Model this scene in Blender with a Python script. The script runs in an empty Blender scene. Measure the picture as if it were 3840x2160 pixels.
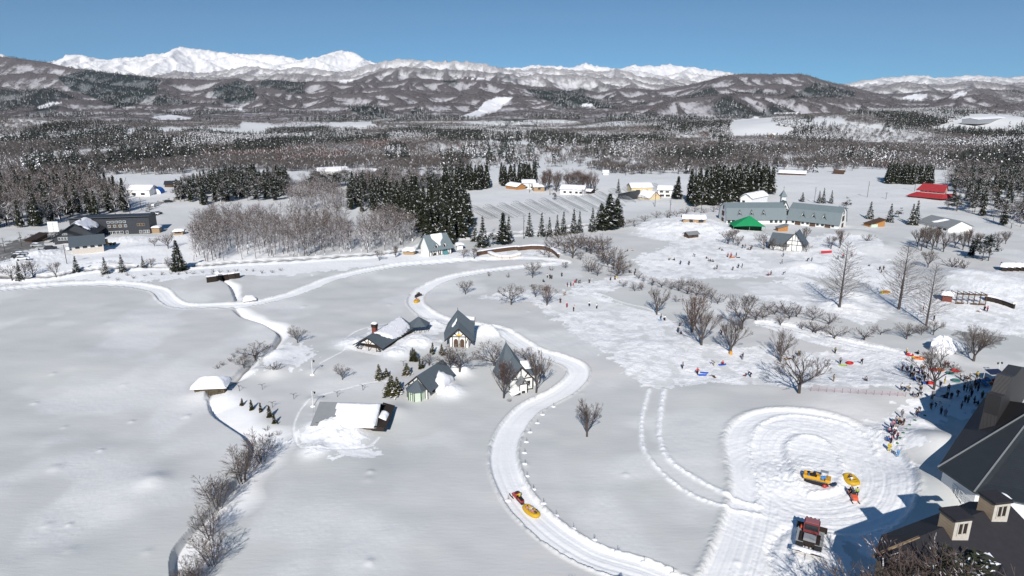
import bpy, bmesh, math, random
import numpy as np
from mathutils import Vector, Matrix
R = math.radians
PI = math.pi
SC = bpy.context.scene
COL = SC.collection
# ------------------------------------------------------------ camera
PITCH = R(16.1); CAMH = 60.0; FPX = 2560.0
cd = bpy.data.cameras.new('camera'); cam = bpy.data.objects.new('camera', cd); COL.objects.link(cam)
cd.sensor_width = 36.0; cd.lens = 36.0*FPX/3840.0; cd.clip_start = 0.5; cd.clip_end = 60000
cam.location = (0, 0, CAMH); cam.rotation_euler = (PI/2-PITCH, 0, 0)
SC.camera = cam
# ------------------------------------------------------------ light
SUN_EL = R(34); SUN_AZ = R(6)      # shadows fall away from the camera, 6 degrees to the right
ld = bpy.data.lights.new('sun', 'SUN'); sun = bpy.data.objects.new('sun', ld); COL.objects.link(sun)
ld.energy = 4.5; ld.angle = R(0.5); ld.color = (1.0, 0.96, 0.915)
dv = Vector((math.sin(SUN_AZ)*math.cos(SUN_EL), math.cos(SUN_AZ)*math.cos(SUN_EL), -math.sin(SUN_EL)))
sun.rotation_euler = dv.to_track_quat('-Z', 'Y').to_euler()
W = bpy.data.worlds.new("World"); SC.world = W; W.use_nodes = True
wn = W.node_tree; bg = wn.nodes['Background']
sky = wn.nodes.new('ShaderNodeTexSky'); sky.sky_type = 'NISHITA'; sky.sun_disc = False
sky.sun_elevation = SUN_EL; sky.sun_rotation = PI + SUN_AZ
sky.altitude = 0; sky.air_density = 1.0; sky.dust_density = 0.3; sky.ozone_density = 1.2
# clear cold air: the band at the horizon stays blue, so the sky is read a little above the true elevation
tcw = wn.nodes.new('ShaderNodeTexCoord'); sep = wn.nodes.new('ShaderNodeSeparateXYZ'); cmb = wn.nodes.new('ShaderNodeCombineXYZ')
mz = wn.nodes.new('ShaderNodeMath'); mz.operation = 'MULTIPLY_ADD'; mz.inputs[1].default_value = 1.6; mz.inputs[2].default_value = 0.12
wn.links.new(tcw.outputs['Generated'], sep.inputs[0]); wn.links.new(sep.outputs[0], cmb.inputs[0]); wn.links.new(sep.outputs[1], cmb.inputs[1])
wn.links.new(sep.outputs[2], mz.inputs[0]); wn.links.new(mz.outputs[0], cmb.inputs[2]); wn.links.new(cmb.outputs[0], sky.inputs[0])
tint = wn.nodes.new('ShaderNodeMix'); tint.data_type = 'RGBA'; tint.blend_type = 'MULTIPLY'; tint.inputs[0].default_value = 1.0; tint.inputs[7].default_value = (0.46, 0.86, 1.08, 1)
wn.links.new(sky.outputs[0], tint.inputs[6]); wn.links.new(tint.outputs[2], bg.inputs[0]); bg.inputs[1].default_value = 0.085
SC.view_settings.view_transform = 'Standard'; SC.view_settings.look = 'None'
SC.view_settings.exposure = 0.12; SC.view_settings.gamma = 1.0
SC.cycles.max_bounces = 5; SC.cycles.diffuse_bounces = 2; SC.cycles.glossy_bounces = 2
SC.cycles.transparent_max_bounces = 6; SC.cycles.caustics_reflective = False; SC.cycles.caustics_refractive = False

# ------------------------------------------------------------ photo <-> world
cP, sP = math.cos(PITCH), math.sin(PITCH)
def proj(X, Y, Z):
    dz = Z-CAMH
    zc = Y*cP - dz*sP
    return 1920+FPX*X/zc, 1080-FPX*(Y*sP+dz*cP)/zc
def P(px, py, z=0.0):
    """world point where the sight line through photo pixel px,py meets height z"""
    u = (px-1920)/FPX; v = (py-1080)/FPX
    k = (CAMH-z)/(v*cP+sP)
    return Vector((u*k, (cP-v*sP)*k, z))

# ------------------------------------------------------------ noise
def _h(ix, iy, seed):
    n = (ix.astype(np.int64)*374761393 + iy.astype(np.int64)*668265263 + seed*1442695041) & 0xffffffff
    n = ((n ^ (n >> 13))*1274126177) & 0xffffffff
    n = (n ^ (n >> 16)) & 0xffff
    return n.astype(np.float32)/65535.0
def vn(x, y, seed=0):
    xi = np.floor(x); yi = np.floor(y); fx = (x-xi).astype(np.float32); fy = (y-yi).astype(np.float32)
    fx = fx*fx*fx*(fx*(fx*6-15)+10); fy = fy*fy*fy*(fy*(fy*6-15)+10)
    a = _h(xi, yi, seed); b = _h(xi+1, yi, seed); c = _h(xi, yi+1, seed); d = _h(xi+1, yi+1, seed)
    return (a+(b-a)*fx)*(1-fy)+(c+(d-c)*fx)*fy
def fbm(x, y, o=4, seed=0, g=0.5):
    s = 0; a = 1; t = 0
    for i in range(o):
        s = s+a*vn(x, y, seed+i*7); t += a; a *= g; x = x*2.03+17.3; y = y*2.03+9.1
    return s/t
def ridged(x, y, o=4, seed=0, g=0.5):
    s = 0; a = 1; t = 0
    for i in range(o):
        n = 1-np.abs(2*vn(x, y, seed+i*7)-1); s = s+a*n*n; t += a; a *= g; x = x*2.03+17.3; y = y*2.03+9.1
    return s/t
def sstep(a, b, x):
    t = np.clip((x-a)/(b-a), 0, 1); return t*t*(3-2*t)
def inpoly(px, py, poly):
    xs = [p[0] for p in poly]; ys = [p[1] for p in poly]
    out = np.zeros(px.shape, bool)
    ii = np.nonzero((px > min(xs)) & (px < max(xs)) & (py > min(ys)) & (py < max(ys)))
    x = px[ii]; y = py[ii]; r = np.zeros(x.shape, bool); n = len(poly)
    for i in range(n):
        x0, y0 = poly[i]; x1, y1 = poly[(i+1) % n]
        if y0 == y1: continue
        c = ((y0 > y) != (y1 > y)) & (x < (x1-x0)*(y-y0)/(y1-y0)+x0)
        r ^= c
    out[ii] = r
    return out
def smooth_line(pts, n=6):
    """Catmull-Rom through photo points"""
    if len(pts) < 3: return list(pts)
    o = []; q = [pts[0]]+list(pts)+[pts[-1]]
    for i in range(1, len(q)-2):
        p0, p1, p2, p3 = [np.array(a, float) for a in q[i-1:i+3]]
        for k in range(n):
            t = k/n
            o.append(tuple(0.5*((2*p1)+(-p0+p2)*t+(2*p0-5*p1+4*p2-p3)*t*t+(-p0+3*p1-3*p2+p3)*t**3)))
    o.append(tuple(pts[-1])); return o
def world_line(pts, n=6, z=0):
    return [tuple(P(a, b, z).xy) for a, b in smooth_line(pts, n)]
def linedist(X, Y, pts, rad):
    """signed distance (left of travel positive) and arc length for points within rad, else inf"""
    D = np.full(X.shape, np.inf, np.float32); S = np.zeros(X.shape, np.float32); T = np.zeros(X.shape, np.float32)
    acc = 0
    for (x0, y0), (x1, y1) in zip(pts[:-1], pts[1:]):
        L = math.hypot(x1-x0, y1-y0)
        if L < 1e-6: continue
        m = np.nonzero((X > min(x0, x1)-rad) & (X < max(x0, x1)+rad) & (Y > min(y0, y1)-rad) & (Y < max(y0, y1)+rad))
        if len(m[0]):
            ax = X[m]-x0; ay = Y[m]-y0; ux = (x1-x0)/L; uy = (y1-y0)/L
            t = np.clip(ax*ux+ay*uy, 0, L); dx = ax-t*ux; dy = ay-t*uy
            d = np.hypot(dx, dy); s = np.sign(ux*ay-uy*ax)
            b = d < D[m]
            mm = tuple(k[b] for k in m)
            D[mm] = d[b]; S[mm] = s[b]; T[mm] = acc+t[b]
        acc += L
    D[D > rad] = np.inf
    return D, S, T
# ------------------------------------------------------------ relief of the land
def px_of(X, Y): return 1920+FPX*X/(Y*cP+sP*60)
LAY = [  # distance, half width, base, skyline in photo pixels (x, y)
 (15500, 3000, [(-600,180),(0,190),(65,215),(140,262),(215,236),(270,206),(330,205),(410,224),(520,212),(600,202),(640,195),(700,174),(770,183),(850,195),(950,200),(1050,206),(1130,222),(1200,212),(1245,194),(1280,186),(1305,189),(1330,193),(1370,218),(1410,232),(1480,236),(1560,240),(1700,236),(1780,242),(1860,254),(1960,250),(2040,241),(2080,247),(2150,250),(2195,236),(2230,244),(2290,260),(2330,256),(2370,243),(2450,246),(2510,239),(2560,252),(2610,251),(2660,266),(2720,282),(2900,300),(3120,325),(3180,312),(3250,296),(3400,283),(3450,280),(3500,291),(3540,290),(3600,282),(3700,285),(3760,292),(3840,284),(4400,290)]),
 (10500, 1300, [(-600,300),(0,300),(520,292),(600,285),(660,262),(760,275),(850,262),(950,245),(1050,262),(1130,250),(1230,262),(1320,268),(1420,233),(1500,219),(1560,221),(1620,226),(1700,228),(1790,233),(1860,250),(1960,262),(2028,250),(2100,258),(2190,262),(2250,268),(2310,256),(2370,272),(2430,310),(2600,325),(3000,330),(3200,335),(3290,318),(3400,306),(3520,318),(3640,300),(3760,318),(3840,306),(4400,310)]),
 (6600, 560, [(-600,190),(-100,205),(0,206),(40,213),(86,214),(141,222),(202,233),(227,242),(323,258),(429,273),(505,278),(601,291),(707,294),(808,301),(899,291),(944,306),(1020,299),(1111,306),(1237,304),(1350,307),(1450,306),(1553,291),(1629,297),(1690,302),(1750,286),(1790,288),(1856,309),(1958,320),(2058,326),(2134,342),(2175,331),(2250,347),(2311,331),(2387,330),(2462,336),(2540,326),(2604,312),(2708,283),(2781,273),(2880,279),(2994,274),(3052,292),(3114,311),(3176,322),(3260,345),(3332,356),(3400,352),(3473,344),(3560,352),(3645,337),(3749,336),(3840,345),(4400,340)]),
 (4600, 330, [(-600,330),(0,330),(80,345),(200,326),(330,390),(430,380),(560,330),(650,352),(700,380),(830,390),(950,345),(1000,352),(1090,400),(1250,352),(1310,348),(1420,345),(1460,334),(1560,362),(1650,395),(1760,350),(1860,362),(1970,362),(2040,366),(2150,362),(2300,400),(2450,412),(2560,400),(2700,400),(3060,385),(3200,372),(3290,374),(3420,398),(3480,395),(3560,362),(3660,352),(3720,357),(3790,400),(3900,395),(4400,380)]),
 (3300, 300, [(-600,400),(0,420),(120,400),(230,395),(330,430),(450,440),(700,440),(1250,430),(1360,398),(1440,402),(1530,432),(1700,450),(1860,440),(2200,425),(2400,402),(2552,368),(2708,352),(2833,350),(2968,356),(3062,367),(3176,368),(3280,396),(3410,404),(3488,400),(3590,410),(3700,400),(3840,385),(4400,380)]),
]
def base_z(Y):
    return np.interp(Y, [0, 480, 800, 1400, 2400, 3600, 9000], [0, 0, -8, -26, -48, -62, -40]).astype(np.float32)
def between(ka, fr, y1, seed, amp):
    """skyline of a lower range standing in front of range ka"""
    xs = np.arange(-600, 4401, 24.0); a = np.interp(xs, [p[0] for p in LAY[ka][2]], [p[1] for p in LAY[ka][2]])
    n = 0.7*(1-np.abs(2*vn(xs/230.0, xs*0, seed)-1))+0.3*(1-np.abs(2*vn(xs/90.0, xs*0, seed+1)-1))
    return [(float(x), float(q)) for x, q in zip(xs, a+(y1-a)*fr+amp*(0.62-n)*2)]
LAY += [(9100, 700, between(1, .32, 330, 401, 13)), (7800, 500, between(2, .03, 330, 407, 7)), (5900, 360, between(2, .26, 430, 411, 19)), (5250, 320, between(2, .46, 430, 421, 21)),
        (4050, 270, between(2, .70, 432, 431, 17)), (3650, 240, between(2, .86, 436, 441, 11))]
def relief(X, Y):
    """height of the land without tracks and drifts"""
    z = base_z(Y)
    u = px_of(X, Y)
    # rolling forest ground beyond the fields
    roll = sstep(620, 1100, Y)*(1-sstep(6000, 9000, Y))
    z = z + roll*40*(fbm(X/420+3, Y/330, 4, 11)-0.45)
    # wooded rise right of centre
    z = z + 34*np.exp(-((X-900)/520)**2-((Y-1500)/520)**2)*roll
    z = z + 20*np.exp(-((X+800)/600)**2-((Y-1250)/420)**2)*roll
    far = Y > 2000
    if np.any(far):
        Xf = X[far]; Yf = Y[far]; uf = u[far]; zf = z[far]
        for k, (D0, Wd, sk) in enumerate(LAY):
            xs = [a for a, b in sk]; ys = [b for a, b in sk]
            py = np.interp(uf, xs, ys)
            sc = D0/6600.0
            Dk = D0+ (fbm(Xf/(900*sc), Xf*0, 3, 31+k)-0.5)*(250+.3*Wd)*2
            v = (py-1080)/FPX
            Hk = CAMH-Dk*(sP+v*cP)/(cP-v*sP)
            bs = base_z(Yf)
            t = (Yf-Dk)/Wd
            at = np.abs(t)
            pr = np.clip(1-at, 0, 1)
            hh = (Hk-bs)*(0.62*pr**1.5+0.38*np.clip(1-at*3.2, 0, 1))      # body of the range; its spurs are added on the grid
            hk = np.where(pr > 0, bs+hh, -1e3)
            zf = np.maximum(zf, hk)
        z[far] = zf
    return z

# ---- traced courses (photo pixels)
TRACK = [(2640,2240),(2445,2147),(2236,2080),(2087,2000),(1968,1893),(1906,1789),(1888,1699),(1915,1610),(1988,1528),(2105,1466),(2165,1416),(2158,1378),(2094,1350),(2010,1325),(1950,1290),(1905,1262),(1860,1242),(1774,1226),(1690,1212),(1650,1198),(1585,1165),(1556,1125),(1590,1081),(1684,1043),(1834,1017),(1983,1002),(2095,990),(2120,983),(2072,977),(1950,973),(1789,976),(1565,991),(1386,1014),(1237,1051),(1103,1103),(984,1135),(880,1148),(775,1151),(680,1147),(630,1125),(605,1098),(566,1083),(447,1066),(224,1063),(0,1081),(-200,1105)]
PATH = [(2462,1440),(2445,1520),(2440,1620),(2450,1680),(2500,1765),(2590,1830),(2730,1880),(2870,1905)]
LOOP = [(2760,2230),(2800,2130),(2835,2020),(2860,1920),(2868,1840),(2850,1760),(2828,1680),(2850,1620),(2920,1588),(3010,1585),(3110,1605),(3200,1650),(3270,1720),(3300,1800),(3270,1880),(3180,1915),(3060,1920),(2960,1890),(2900,1840)]
TRAIL_R = [(2860,1215),(2960,1230),(3080,1262),(3200,1290),(3330,1315),(3430,1345),(3480,1360)]
CREEK_A = [(800,1020),(835,1052),(868,1072),(880,1098),(888,1130)]
CREEK_B = [(882,1160),(920,1188),(975,1210),(1030,1232),(1052,1255),(1035,1285),(1005,1320),(950,1350),(905,1400),(860,1430),(800,1465),(785,1500)]
CREEK_C = [(785,1500),(805,1550),(860,1592),(915,1632),(945,1670),(930,1730),(880,1800),(820,1880),(745,1960),(690,2020),(655,2090),(650,2230)]
ROAD_N = [(-60,1040),(150,1040),(330,1018),(520,1004),(700,1000),(900,986),(1100,975),(1300,965),(1420,957),(1560,936),(1640,905),(1750,892),(1860,884),(1960,878),(2060,868),(2160,852),(2250,846)]
WHITE = [  # trampled, groomed or wind-fresh snow, brighter than the crust: (softness m, polygon)
 [(2430,1462),(2270,1335),(2120,1235),(2010,1140),(1780,1118),(1960,1088),(2120,1105),(2160,1060),(2350,1032),(2450,1004),(2420,1060),(2230,1100),(2330,1140),(2480,1175),(2600,1290),(2700,1300),(2850,1300),(2960,1330),(3130,1310),(3330,1330),(3470,1350),(3560,1400),(3560,1500),(3330,1478),(2980,1458),(2750,1442),(2560,1452)],
 [(2350,1035),(2400,1000),(2380,960),(2500,930),(2560,880),(2440,870),(2400,840),(2560,800),(2800,860),(2950,905),(3100,880),(3300,900),(3330,960),(3380,1040),(3330,1080),(3250,1060),(3200,1045),(2900,1035),(2650,1040),(2500,1050),(2380,1062)],
 [(2780,2230),(2850,1919),(2841,1819),(2809,1682),(2837,1605),(2905,1568),(2996,1559),(3087,1573),(3178,1596),(3246,1637),(3300,1580),(3380,1530),(3490,1470),(3560,1440),(3720,1440),(3700,1530),(3480,1620),(3415,1705),(3401,1796),(3383,1887),(3337,1955),(3201,2092),(3160,2230)],
 [(2860,1195),(2960,1215),(3080,1245),(3200,1270),(3330,1295),(3440,1330),(3480,1375),(3330,1345),(3200,1318),(3080,1290),(2960,1260),(2840,1225)],
 [(3130,1130),(3300,1060),(3560,1120),(3840,1130),(3900,1200),(3900,1260),(3560,1235),(3480,1200),(3330,1180),(3250,1220),(3130,1190)],
 [(-100,985),(600,1000),(1000,985),(1500,955),(1900,935),(2100,925),(2160,955),(1600,985),(1300,1012),(1060,1040),(800,1030),(560,1060),(300,1050),(-100,1072)],
 [(380,890),(900,880),(1150,870),(1200,940),(900,980),(-100,1000),(-100,960),(250,950)],
 [(1500,1265),(1590,1205),(1680,1200),(1640,1300),(1500,1320)],[(1330,1260),(1420,1230),(1500,1260),(1480,1320),(1440,1340),(1330,1320),(1290,1310)],
 [(1120,1670),(1180,1580),(1290,1620),(1430,1650),(1390,1700),(1200,1710)],
 [(860,1440),(950,1400),(1000,1300),(1160,1290),(1170,1330),(1080,1390),(940,1400)],
 [(2380,855),(2480,830),(2600,815),(2720,840),(2700,900),(2500,905),(2400,890)],
 [(3560,1020),(3900,1010),(3900,1150),(3700,1120),(3560,1110)],
 [(2790,1100),(2990,1020),(3100,1080),(3130,1190),(3000,1180)],
]
LINES = [ # small bright broken berms and tracks: half width m, height m, photo line
 (0.5,.32,[(2434,1462),(2408,1560),(2405,1620),(2415,1690),(2470,1762),(2560,1832),(2700,1890),(2850,1918)]),
 (0.6,.35,[(2490,1465),(2476,1560),(2474,1640),(2490,1700),(2530,1745),(2620,1800),(2750,1860),(2845,1888)]),
 (0.25,-.15,[(1500,1440),(1400,1440),(1250,1470),(1180,1490),(1130,1530),(1103,1590),(1105,1640),(1130,1680),(1180,1690),(1300,1680),(1380,1665),(1420,1630)]),
 (0.25,-.15,[(1200,1370),(1290,1320),(1290,1280),(1340,1240),(1460,1210)]),
 (0.6,.3,[(2842,1885),(2845,1819),(2812,1682),(2840,1607),(2905,1568),(2996,1559),(3087,1573),(3178,1596),(3246,1637),(3290,1700)]),
 (0.9,-.5,[(2960,2180),(2890,2080),(2900,2020),(2950,1972)]),
 (0.35,.2,[(2150,1110),(2230,1100),(2330,1130),(2480,1175),(2600,1290)]),
]
MOUNDS = [ # drifts, buried shrubs and piles: photo x, y, radius m, height m, roughness
 (780,1480,5,1.2,0),(1180,1395,2,.4,0),(1025,1330,3,1.0,0),(1060,1385,4,1.0,0),(1490,1650,8,-.8,0),
 (500,1850,7,.5,0),(580,1810,2.5,.6,0),(1720,1400,3.0,1.8,1),(1690,1470,3.0,1.2,1),(1640,1440,3,2.2,1),(1560,1290,5,1.5,1),(1490,1330,4,1.0,1),
 (1330,1290,5,1.2,1),(1460,1240,4,1.2,1),(1620,1215,4,1.0,1),(1830,1260,4,1.2,1),(1230,1600,4.5,1.6,1),(1300,1620,4,1.1,1),(1800,1255,5,1.3,1),
 (3165,1150,7,1.6,1),(3190,1105,6,1.2,1),(3010,1000,7,2,0),(2510,858,16,2.2,1),(2620,850,12,1.4,1),(2700,870,12,1.4,1),(3545,1290,4,1.5,1),
 (2930,1790,4,.5,1),(3000,1765,5,.35,1),
 (3700,1080,20,3,0),(3620,1050,12,1.5,0),(3330,1640,4,.6,1),(3480,1700,6,1.6,0),(3560,1700,8,2.6,0),(3520,1850,8,2.5,0),(3440,1600,3,1,0),
 (3210,880,9,1.8,0),(3300,930,12,1.6,0),(1180,1500,2,.5,0),(1490,1540,3,.6,0),(2640,1480,6,.5,0),(3380,1470,8,1.2,0),(3200,1500,12,1.3,0),
 (1030,1405,2.5,.9,0),(940,1395,2.5,.9,0),(1180,1690,2.5,.8,1),(300,905,8,1.2,1),(160,960,10,1.8,1),(60,1000,9,1.5,1),(420,980,8,1.2,0),(480,900,8,1.6,1),(360,930,6,1,1),(540,935,10,1.4,0),
]
_r = random.Random(12)
MOUNDS += [(_r.uniform(100, 2800), _r.uniform(1120, 2150), _r.uniform(.5, 1.3), _r.uniform(.08, .22), 0) for _ in range(28)]
def build_masks(X, Y, Z0):
    px, py = proj(X, Y, Z0)
    n1 = fbm(X/2.2, Y/2.2, 4, 5); n2 = fbm(X/16, Y/16, 3, 6); n3 = fbm(X/0.55, Y/0.8, 3, 8)
    near = np.clip(1-(Y-450)/250, 0, 1)
    # masks wobble by a few metres so that their edges read as trodden snow
    sc = FPX/np.maximum(Y, 40)
    wx = px+(n1-0.5)*9*sc; wy = py+(n2-0.5)*3*sc*np.clip(60/np.maximum(Y,40), 0.05, 1)+(n1-0.5)*5*sc*60/np.maximum(Y, 40)
    white = np.zeros(X.shape, np.float32)
    for pl in WHITE: white[inpoly(wx, wy, pl)] = 1.0
    # scuffed transition: holes of untouched crust in the trampled field
    holes = (n2 > 0.6) & (py < 1200) & (py > 900) & (px > 1900)
    white[holes] *= 0.25
    tram = (py < 1500) & (px > 1750) & (py > 850)
    n4 = fbm(X/2.4, Y/3.0, 4, 9)
    white = np.where(tram, white*(0.40+0.60*sstep(0.33, 0.47, n4)), white)
    rough = white*np.where(tram, 0.8, 0.14)
    white = white + 0.32*sstep(0.5, 0.7, n2)*near*(white < .5)
    white = np.maximum(white, 0.5*sstep(250, 420, Y+60*(n2-.5)))
    z = Z0.copy()
    z += near*((fbm(X/38, Y/30, 4, 21)-0.5)*1.7 + (fbm(X/9, Y/14, 2, 22)-0.5)*0.22)
    z += white*near*((n1-0.5)*np.where(tram, .25, .10)+(n3-0.5)*0.14+np.where(tram, (n4-.5)*0.45, 0))
    dirt = np.zeros(X.shape, np.float32)
    # mounds
    for mx, my, r, h, rg in MOUNDS:
        c = P(mx, my); d2 = ((X-c.x)**2+(Y-c.y)**2)/(r*r)
        m = np.nonzero(d2 < 5)
        g = np.exp(-d2[m]*1.3)
        z[m] += h*g*(1+(0.7*(n1[m]-0.5) if rg else 0))
        if rg: white[m] = np.maximum(white[m], np.clip(g*1.6, 0, 1)); rough[m] = np.maximum(rough[m], g); z[m] += g*(n3[m]-0.5)*0.25
    # groomed sled tracks
    for line, hw in ((TRACK, 2.0), (LOOP, 4.2), (TRAIL_R, 1.8)):
        D, S, T = linedist(X, Y, world_line(line), hw*3)
        i = np.nonzero(np.isfinite(D)); d = D[i]; s = S[i]*d
        flat = 1-sstep(hw, hw*1.35, d)
        white[i] = np.maximum(white[i]*1.0, flat)
        z[i] -= 0.35*flat
        z[i] += (0.38 if line is TRACK else 0.25)*np.exp(-((d-hw*1.25)/(hw*0.16))**2)*(0.45+0.9*n3[i])*sstep(.25, .5, n1[i]+.05)      # thrown up edge
        rut = np.sin(s*5.2+0.6*np.sin(T[i]*0.07))*0.5+np.sin(s*11.3+T[i]*0.03)*0.35
        z[i] += flat*(rut*0.03-0.05*np.exp(-((np.abs(s)-0.75)/0.22)**2))
        rough[i] = rough[i]*(1-flat)+0.15*flat+0.6*np.exp(-((d-hw*1.25)/(hw*0.2))**2)
    # ring ruts in the turning place
    c = P(3000, 1790); rr = np.hypot((X-c.x)/1.15, Y-c.y); m = np.nonzero((rr < 20) & (white > 0.5))
    z[m] += 0.014*np.sin(rr[m]*2.6+4*n2[m])+0.012*np.sin(rr[m]*6.3+n2[m]*9)
    for hw, h, line in LINES:
        D, S, T = linedist(X, Y, world_line(line), hw*3)
        i = np.nonzero(np.isfinite(D)); d = D[i]
        g = np.exp(-(d/hw)**2*1.4)*np.clip(0.75+0.5*(n1[i]-.5)+1.1*(n3[i]-0.5), 0, 1.6)
        z[i] += h*g; white[i] = np.maximum(white[i], np.clip(g*1.7, 0, 1)); rough[i] = np.maximum(rough[i], np.clip(g, 0, 1))
    # creek bed cut into the snow: steep near bank, soft far bank with its sunlight painted in white
    for line, dep, wl, wr in ((CREEK_A, 1.5, .8, 2.2), (CREEK_B, 1.5, .9, 3.0), (CREEK_C, 1.3, 0.5, 7.0)):
        D, S, T = linedist(X, Y, world_line(line), max(wl, wr)*1.6)
        i = np.nonzero(np.isfinite(D)); d = D[i]; s = S[i]
        wob = 1+0.6*(vn(T[i]/6, T[i]*0, 44)-0.5)
        prl = np.clip(1-d/(wl*wob), 0, 1); prr = np.clip(1-d/(wr*wob), 0, 1)
        pr = np.where(s < 0, prl**0.6, prr**1.3)
        ends = np.clip(np.minimum(T[i], T[i].max()-T[i])/6+0.25, 0, 1)
        z[i] -= dep*pr*ends
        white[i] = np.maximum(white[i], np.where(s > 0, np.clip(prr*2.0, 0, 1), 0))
        dirt[i] = np.maximum(dirt[i], np.clip(1.0-d/0.45, 0, 1)*ends*0.9*(1 if line is not CREEK_C else 0.0)*(n2[i] > 0.42))
    # near road, ploughed, with banks
    D, S, T = linedist(X, Y, world_line(ROAD_N), 9)
    i = np.nonzero(np.isfinite(D)); d = D[i]
    z[i] += 0.7*np.exp(-((d-3.2)/0.8)**2)*(0.6+0.8*n1[i])-0.3*(d < 2.2)
    dirt[i] = np.maximum(dirt[i], (1-sstep(1.6, 2.3, d))*np.clip(0.55+n2[i]*0.6, 0, 1))
    white[i] = np.maximum(white[i], np.exp(-((d-3.2)/1.5)**2))
    # asphalt with melting snow at the left, other cleared lanes, a still pond
    for pl, a in (([(-120,960),(-120,918),(0,922),(60,900),(130,885),(185,873),(190,893),(160,915),(110,935),(60,950),(40,975),(-20,1000)], 0.9),
                  ([(548,790),(552,772),(575,762),(620,752),(665,742),(668,749),(625,760),(585,770),(566,782),(572,800),(560,806)], 0.8),
                  ([(190,872),(260,860),(300,850),(300,890),(240,900),(190,905)], 0.75),
                  ([(3585,1235),(3660,1248),(3770,1262),(3735,1290),(3690,1320),(3640,1335),(3600,1300)], 0.65),
                  ([(3200,1320),(3330,1330),(3330,1338),(3200,1330)], 0.0)):
        m = inpoly(wx, wy, pl); dirt[m] = np.maximum(dirt[m], a*np.clip(0.6+0.8*n1[m], 0, 1)); rough[m] *= .2
    # vegetation far off: bare wood and conifer cover on the hills
    return z, np.clip(white, 0, 1), np.clip(rough, 0, 1), dirt

# ------------------------------------------------------------ ground grid
ys = []
v = 2900.0
while v > 520:
    y = P(1920, v).y
    if ys and y-ys[-1] > 0.012*y: break
    if not ys or y > ys[-1]+0.02: ys.append(y)
    v -= 2.6
while ys[-1] < 2600: ys.append(ys[-1]*1.012)
ys[-1] = 2600.0
GY = np.array(ys, np.float64)
NC = 1400
GU = np.linspace(-1.05, 1.05, NC)
gY = np.repeat(GY[:, None], NC, 1); gX = GU[None, :]*(gY+12)
gZ0 = relief(gX.astype(np.float32), gY.astype(np.float32))
gZ, gWhite, gRough, gDirt = build_masks(gX.astype(np.float32), gY.astype(np.float32), gZ0)
def hz(x, y):
    """height of the finished ground under a point"""
    y = min(max(y, GY[0]), GY[-1]-1e-3)
    i = int(np.searchsorted(GY, y)-1); i = max(0, min(i, len(GY)-2)); fy = (y-GY[i])/(GY[i+1]-GY[i])
    u = x/(y+12); f = (u-GU[0])/(GU[1]-GU[0]); j = int(max(0, min(math.floor(f), NC-2))); fx = min(max(f-j, 0), 1)
    a = gZ[i, j]*(1-fx)+gZ[i, j+1]*fx; b = gZ[i+1, j]*(1-fx)+gZ[i+1, j+1]*fx
    return float(a*(1-fy)+b*fy)
def G(px, py):
    """ground point seen at a photo pixel"""
    p = P(px, py, 0)
    for _ in range(12):
        p = P(px, py, 0.5*p.z+0.5*hz(p.x, p.y))
    p.z = hz(p.x, p.y); return p

def grid_mesh(name, X, Y, Z, attrs, mat):
    nr, nc = X.shape
    me = bpy.data.meshes.new(name)
    co = np.stack([X, Y, Z], -1).astype(np.float32).reshape(-1)
    me.vertices.add(nr*nc); me.vertices.foreach_set('co', co)
    idx = np.arange(nr*nc, dtype=np.int32).reshape(nr, nc)
    q = np.stack([idx[:-1, :-1], idx[:-1, 1:], idx[1:, 1:], idx[1:, :-1]], -1).reshape(-1)
    nf = (nr-1)*(nc-1)
    me.loops.add(nf*4); me.loops.foreach_set('vertex_index', q)
    me.polygons.add(nf); me.polygons.foreach_set('loop_start', np.arange(0, nf*4, 4, dtype=np.int32))
    me.polygons.foreach_set('loop_total', np.full(nf, 4, np.int32))
    me.polygons.foreach_set('use_smooth', np.ones(nf, bool))
    for k, a in attrs.items():
        at = me.attributes.new(k, 'FLOAT', 'POINT'); at.data.foreach_set('value', a.astype(np.float32).reshape(-1))
    me.update(); me.validate()
    me.materials.append(mat)
    o = bpy.data.objects.new(name, me); COL.objects.link(o)
    o['kind'] = 'structure'
    return o

# ------------------------------------------------------------ node helpers
def newmat(name):
    m = bpy.data.materials.new(name); m.use_nodes = True
    return m, m.node_tree.nodes, m.node_tree.links, m.node_tree.nodes['Principled BSDF']
def N(nodes, t, **kw):
    n = nodes.new(t)
    for k, v_ in kw.items():
        if k.startswith('i_'):
            key = k[2:]; key = int(key) if key.isdigit() else key.replace('_', ' ')
            n.inputs[key].default_value = v_
        else: setattr(n, k, v_)
    return n
def ramp(nodes, stops, interp='LINEAR'):
    r = nodes.new('ShaderNodeValToRGB'); e = r.color_ramp.elements; r.color_ramp.interpolation = interp
    while len(e) < len(stops): e.new(0.5)
    for k, (p, c) in enumerate(stops):
        e[k].position = p; e[k].color = (c if hasattr(c, '__len__') else (c, c, c))[:3]+(1,) if hasattr(c, '__len__') else (c, c, c, 1)
    return r
def mixc(nodes, links, fac, a, b):
    m = nodes.new('ShaderNodeMix'); m.data_type = 'RGBA'
    for s, v_ in ((m.inputs[0], fac), (m.inputs[6], a), (m.inputs[7], b)):
        if isinstance(v_, bpy.types.NodeSocket): links.new(v_, s)
        elif hasattr(v_, '__len__'): s.default_value = tuple(v_)[:3]+(1,)
        else: s.default_value = v_
    return m.outputs[2]
def mth(nodes, links, op, a, b=None, clamp=False):
    m = nodes.new('ShaderNodeMath'); m.operation = op; m.use_clamp = clamp
    for s, v_ in ((m.inputs[0], a), (m.inputs[1], b)):
        if v_ is None: continue
        if isinstance(v_, bpy.types.NodeSocket): links.new(v_, s)
        else: s.default_value = v_
    return m.outputs[0]

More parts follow.
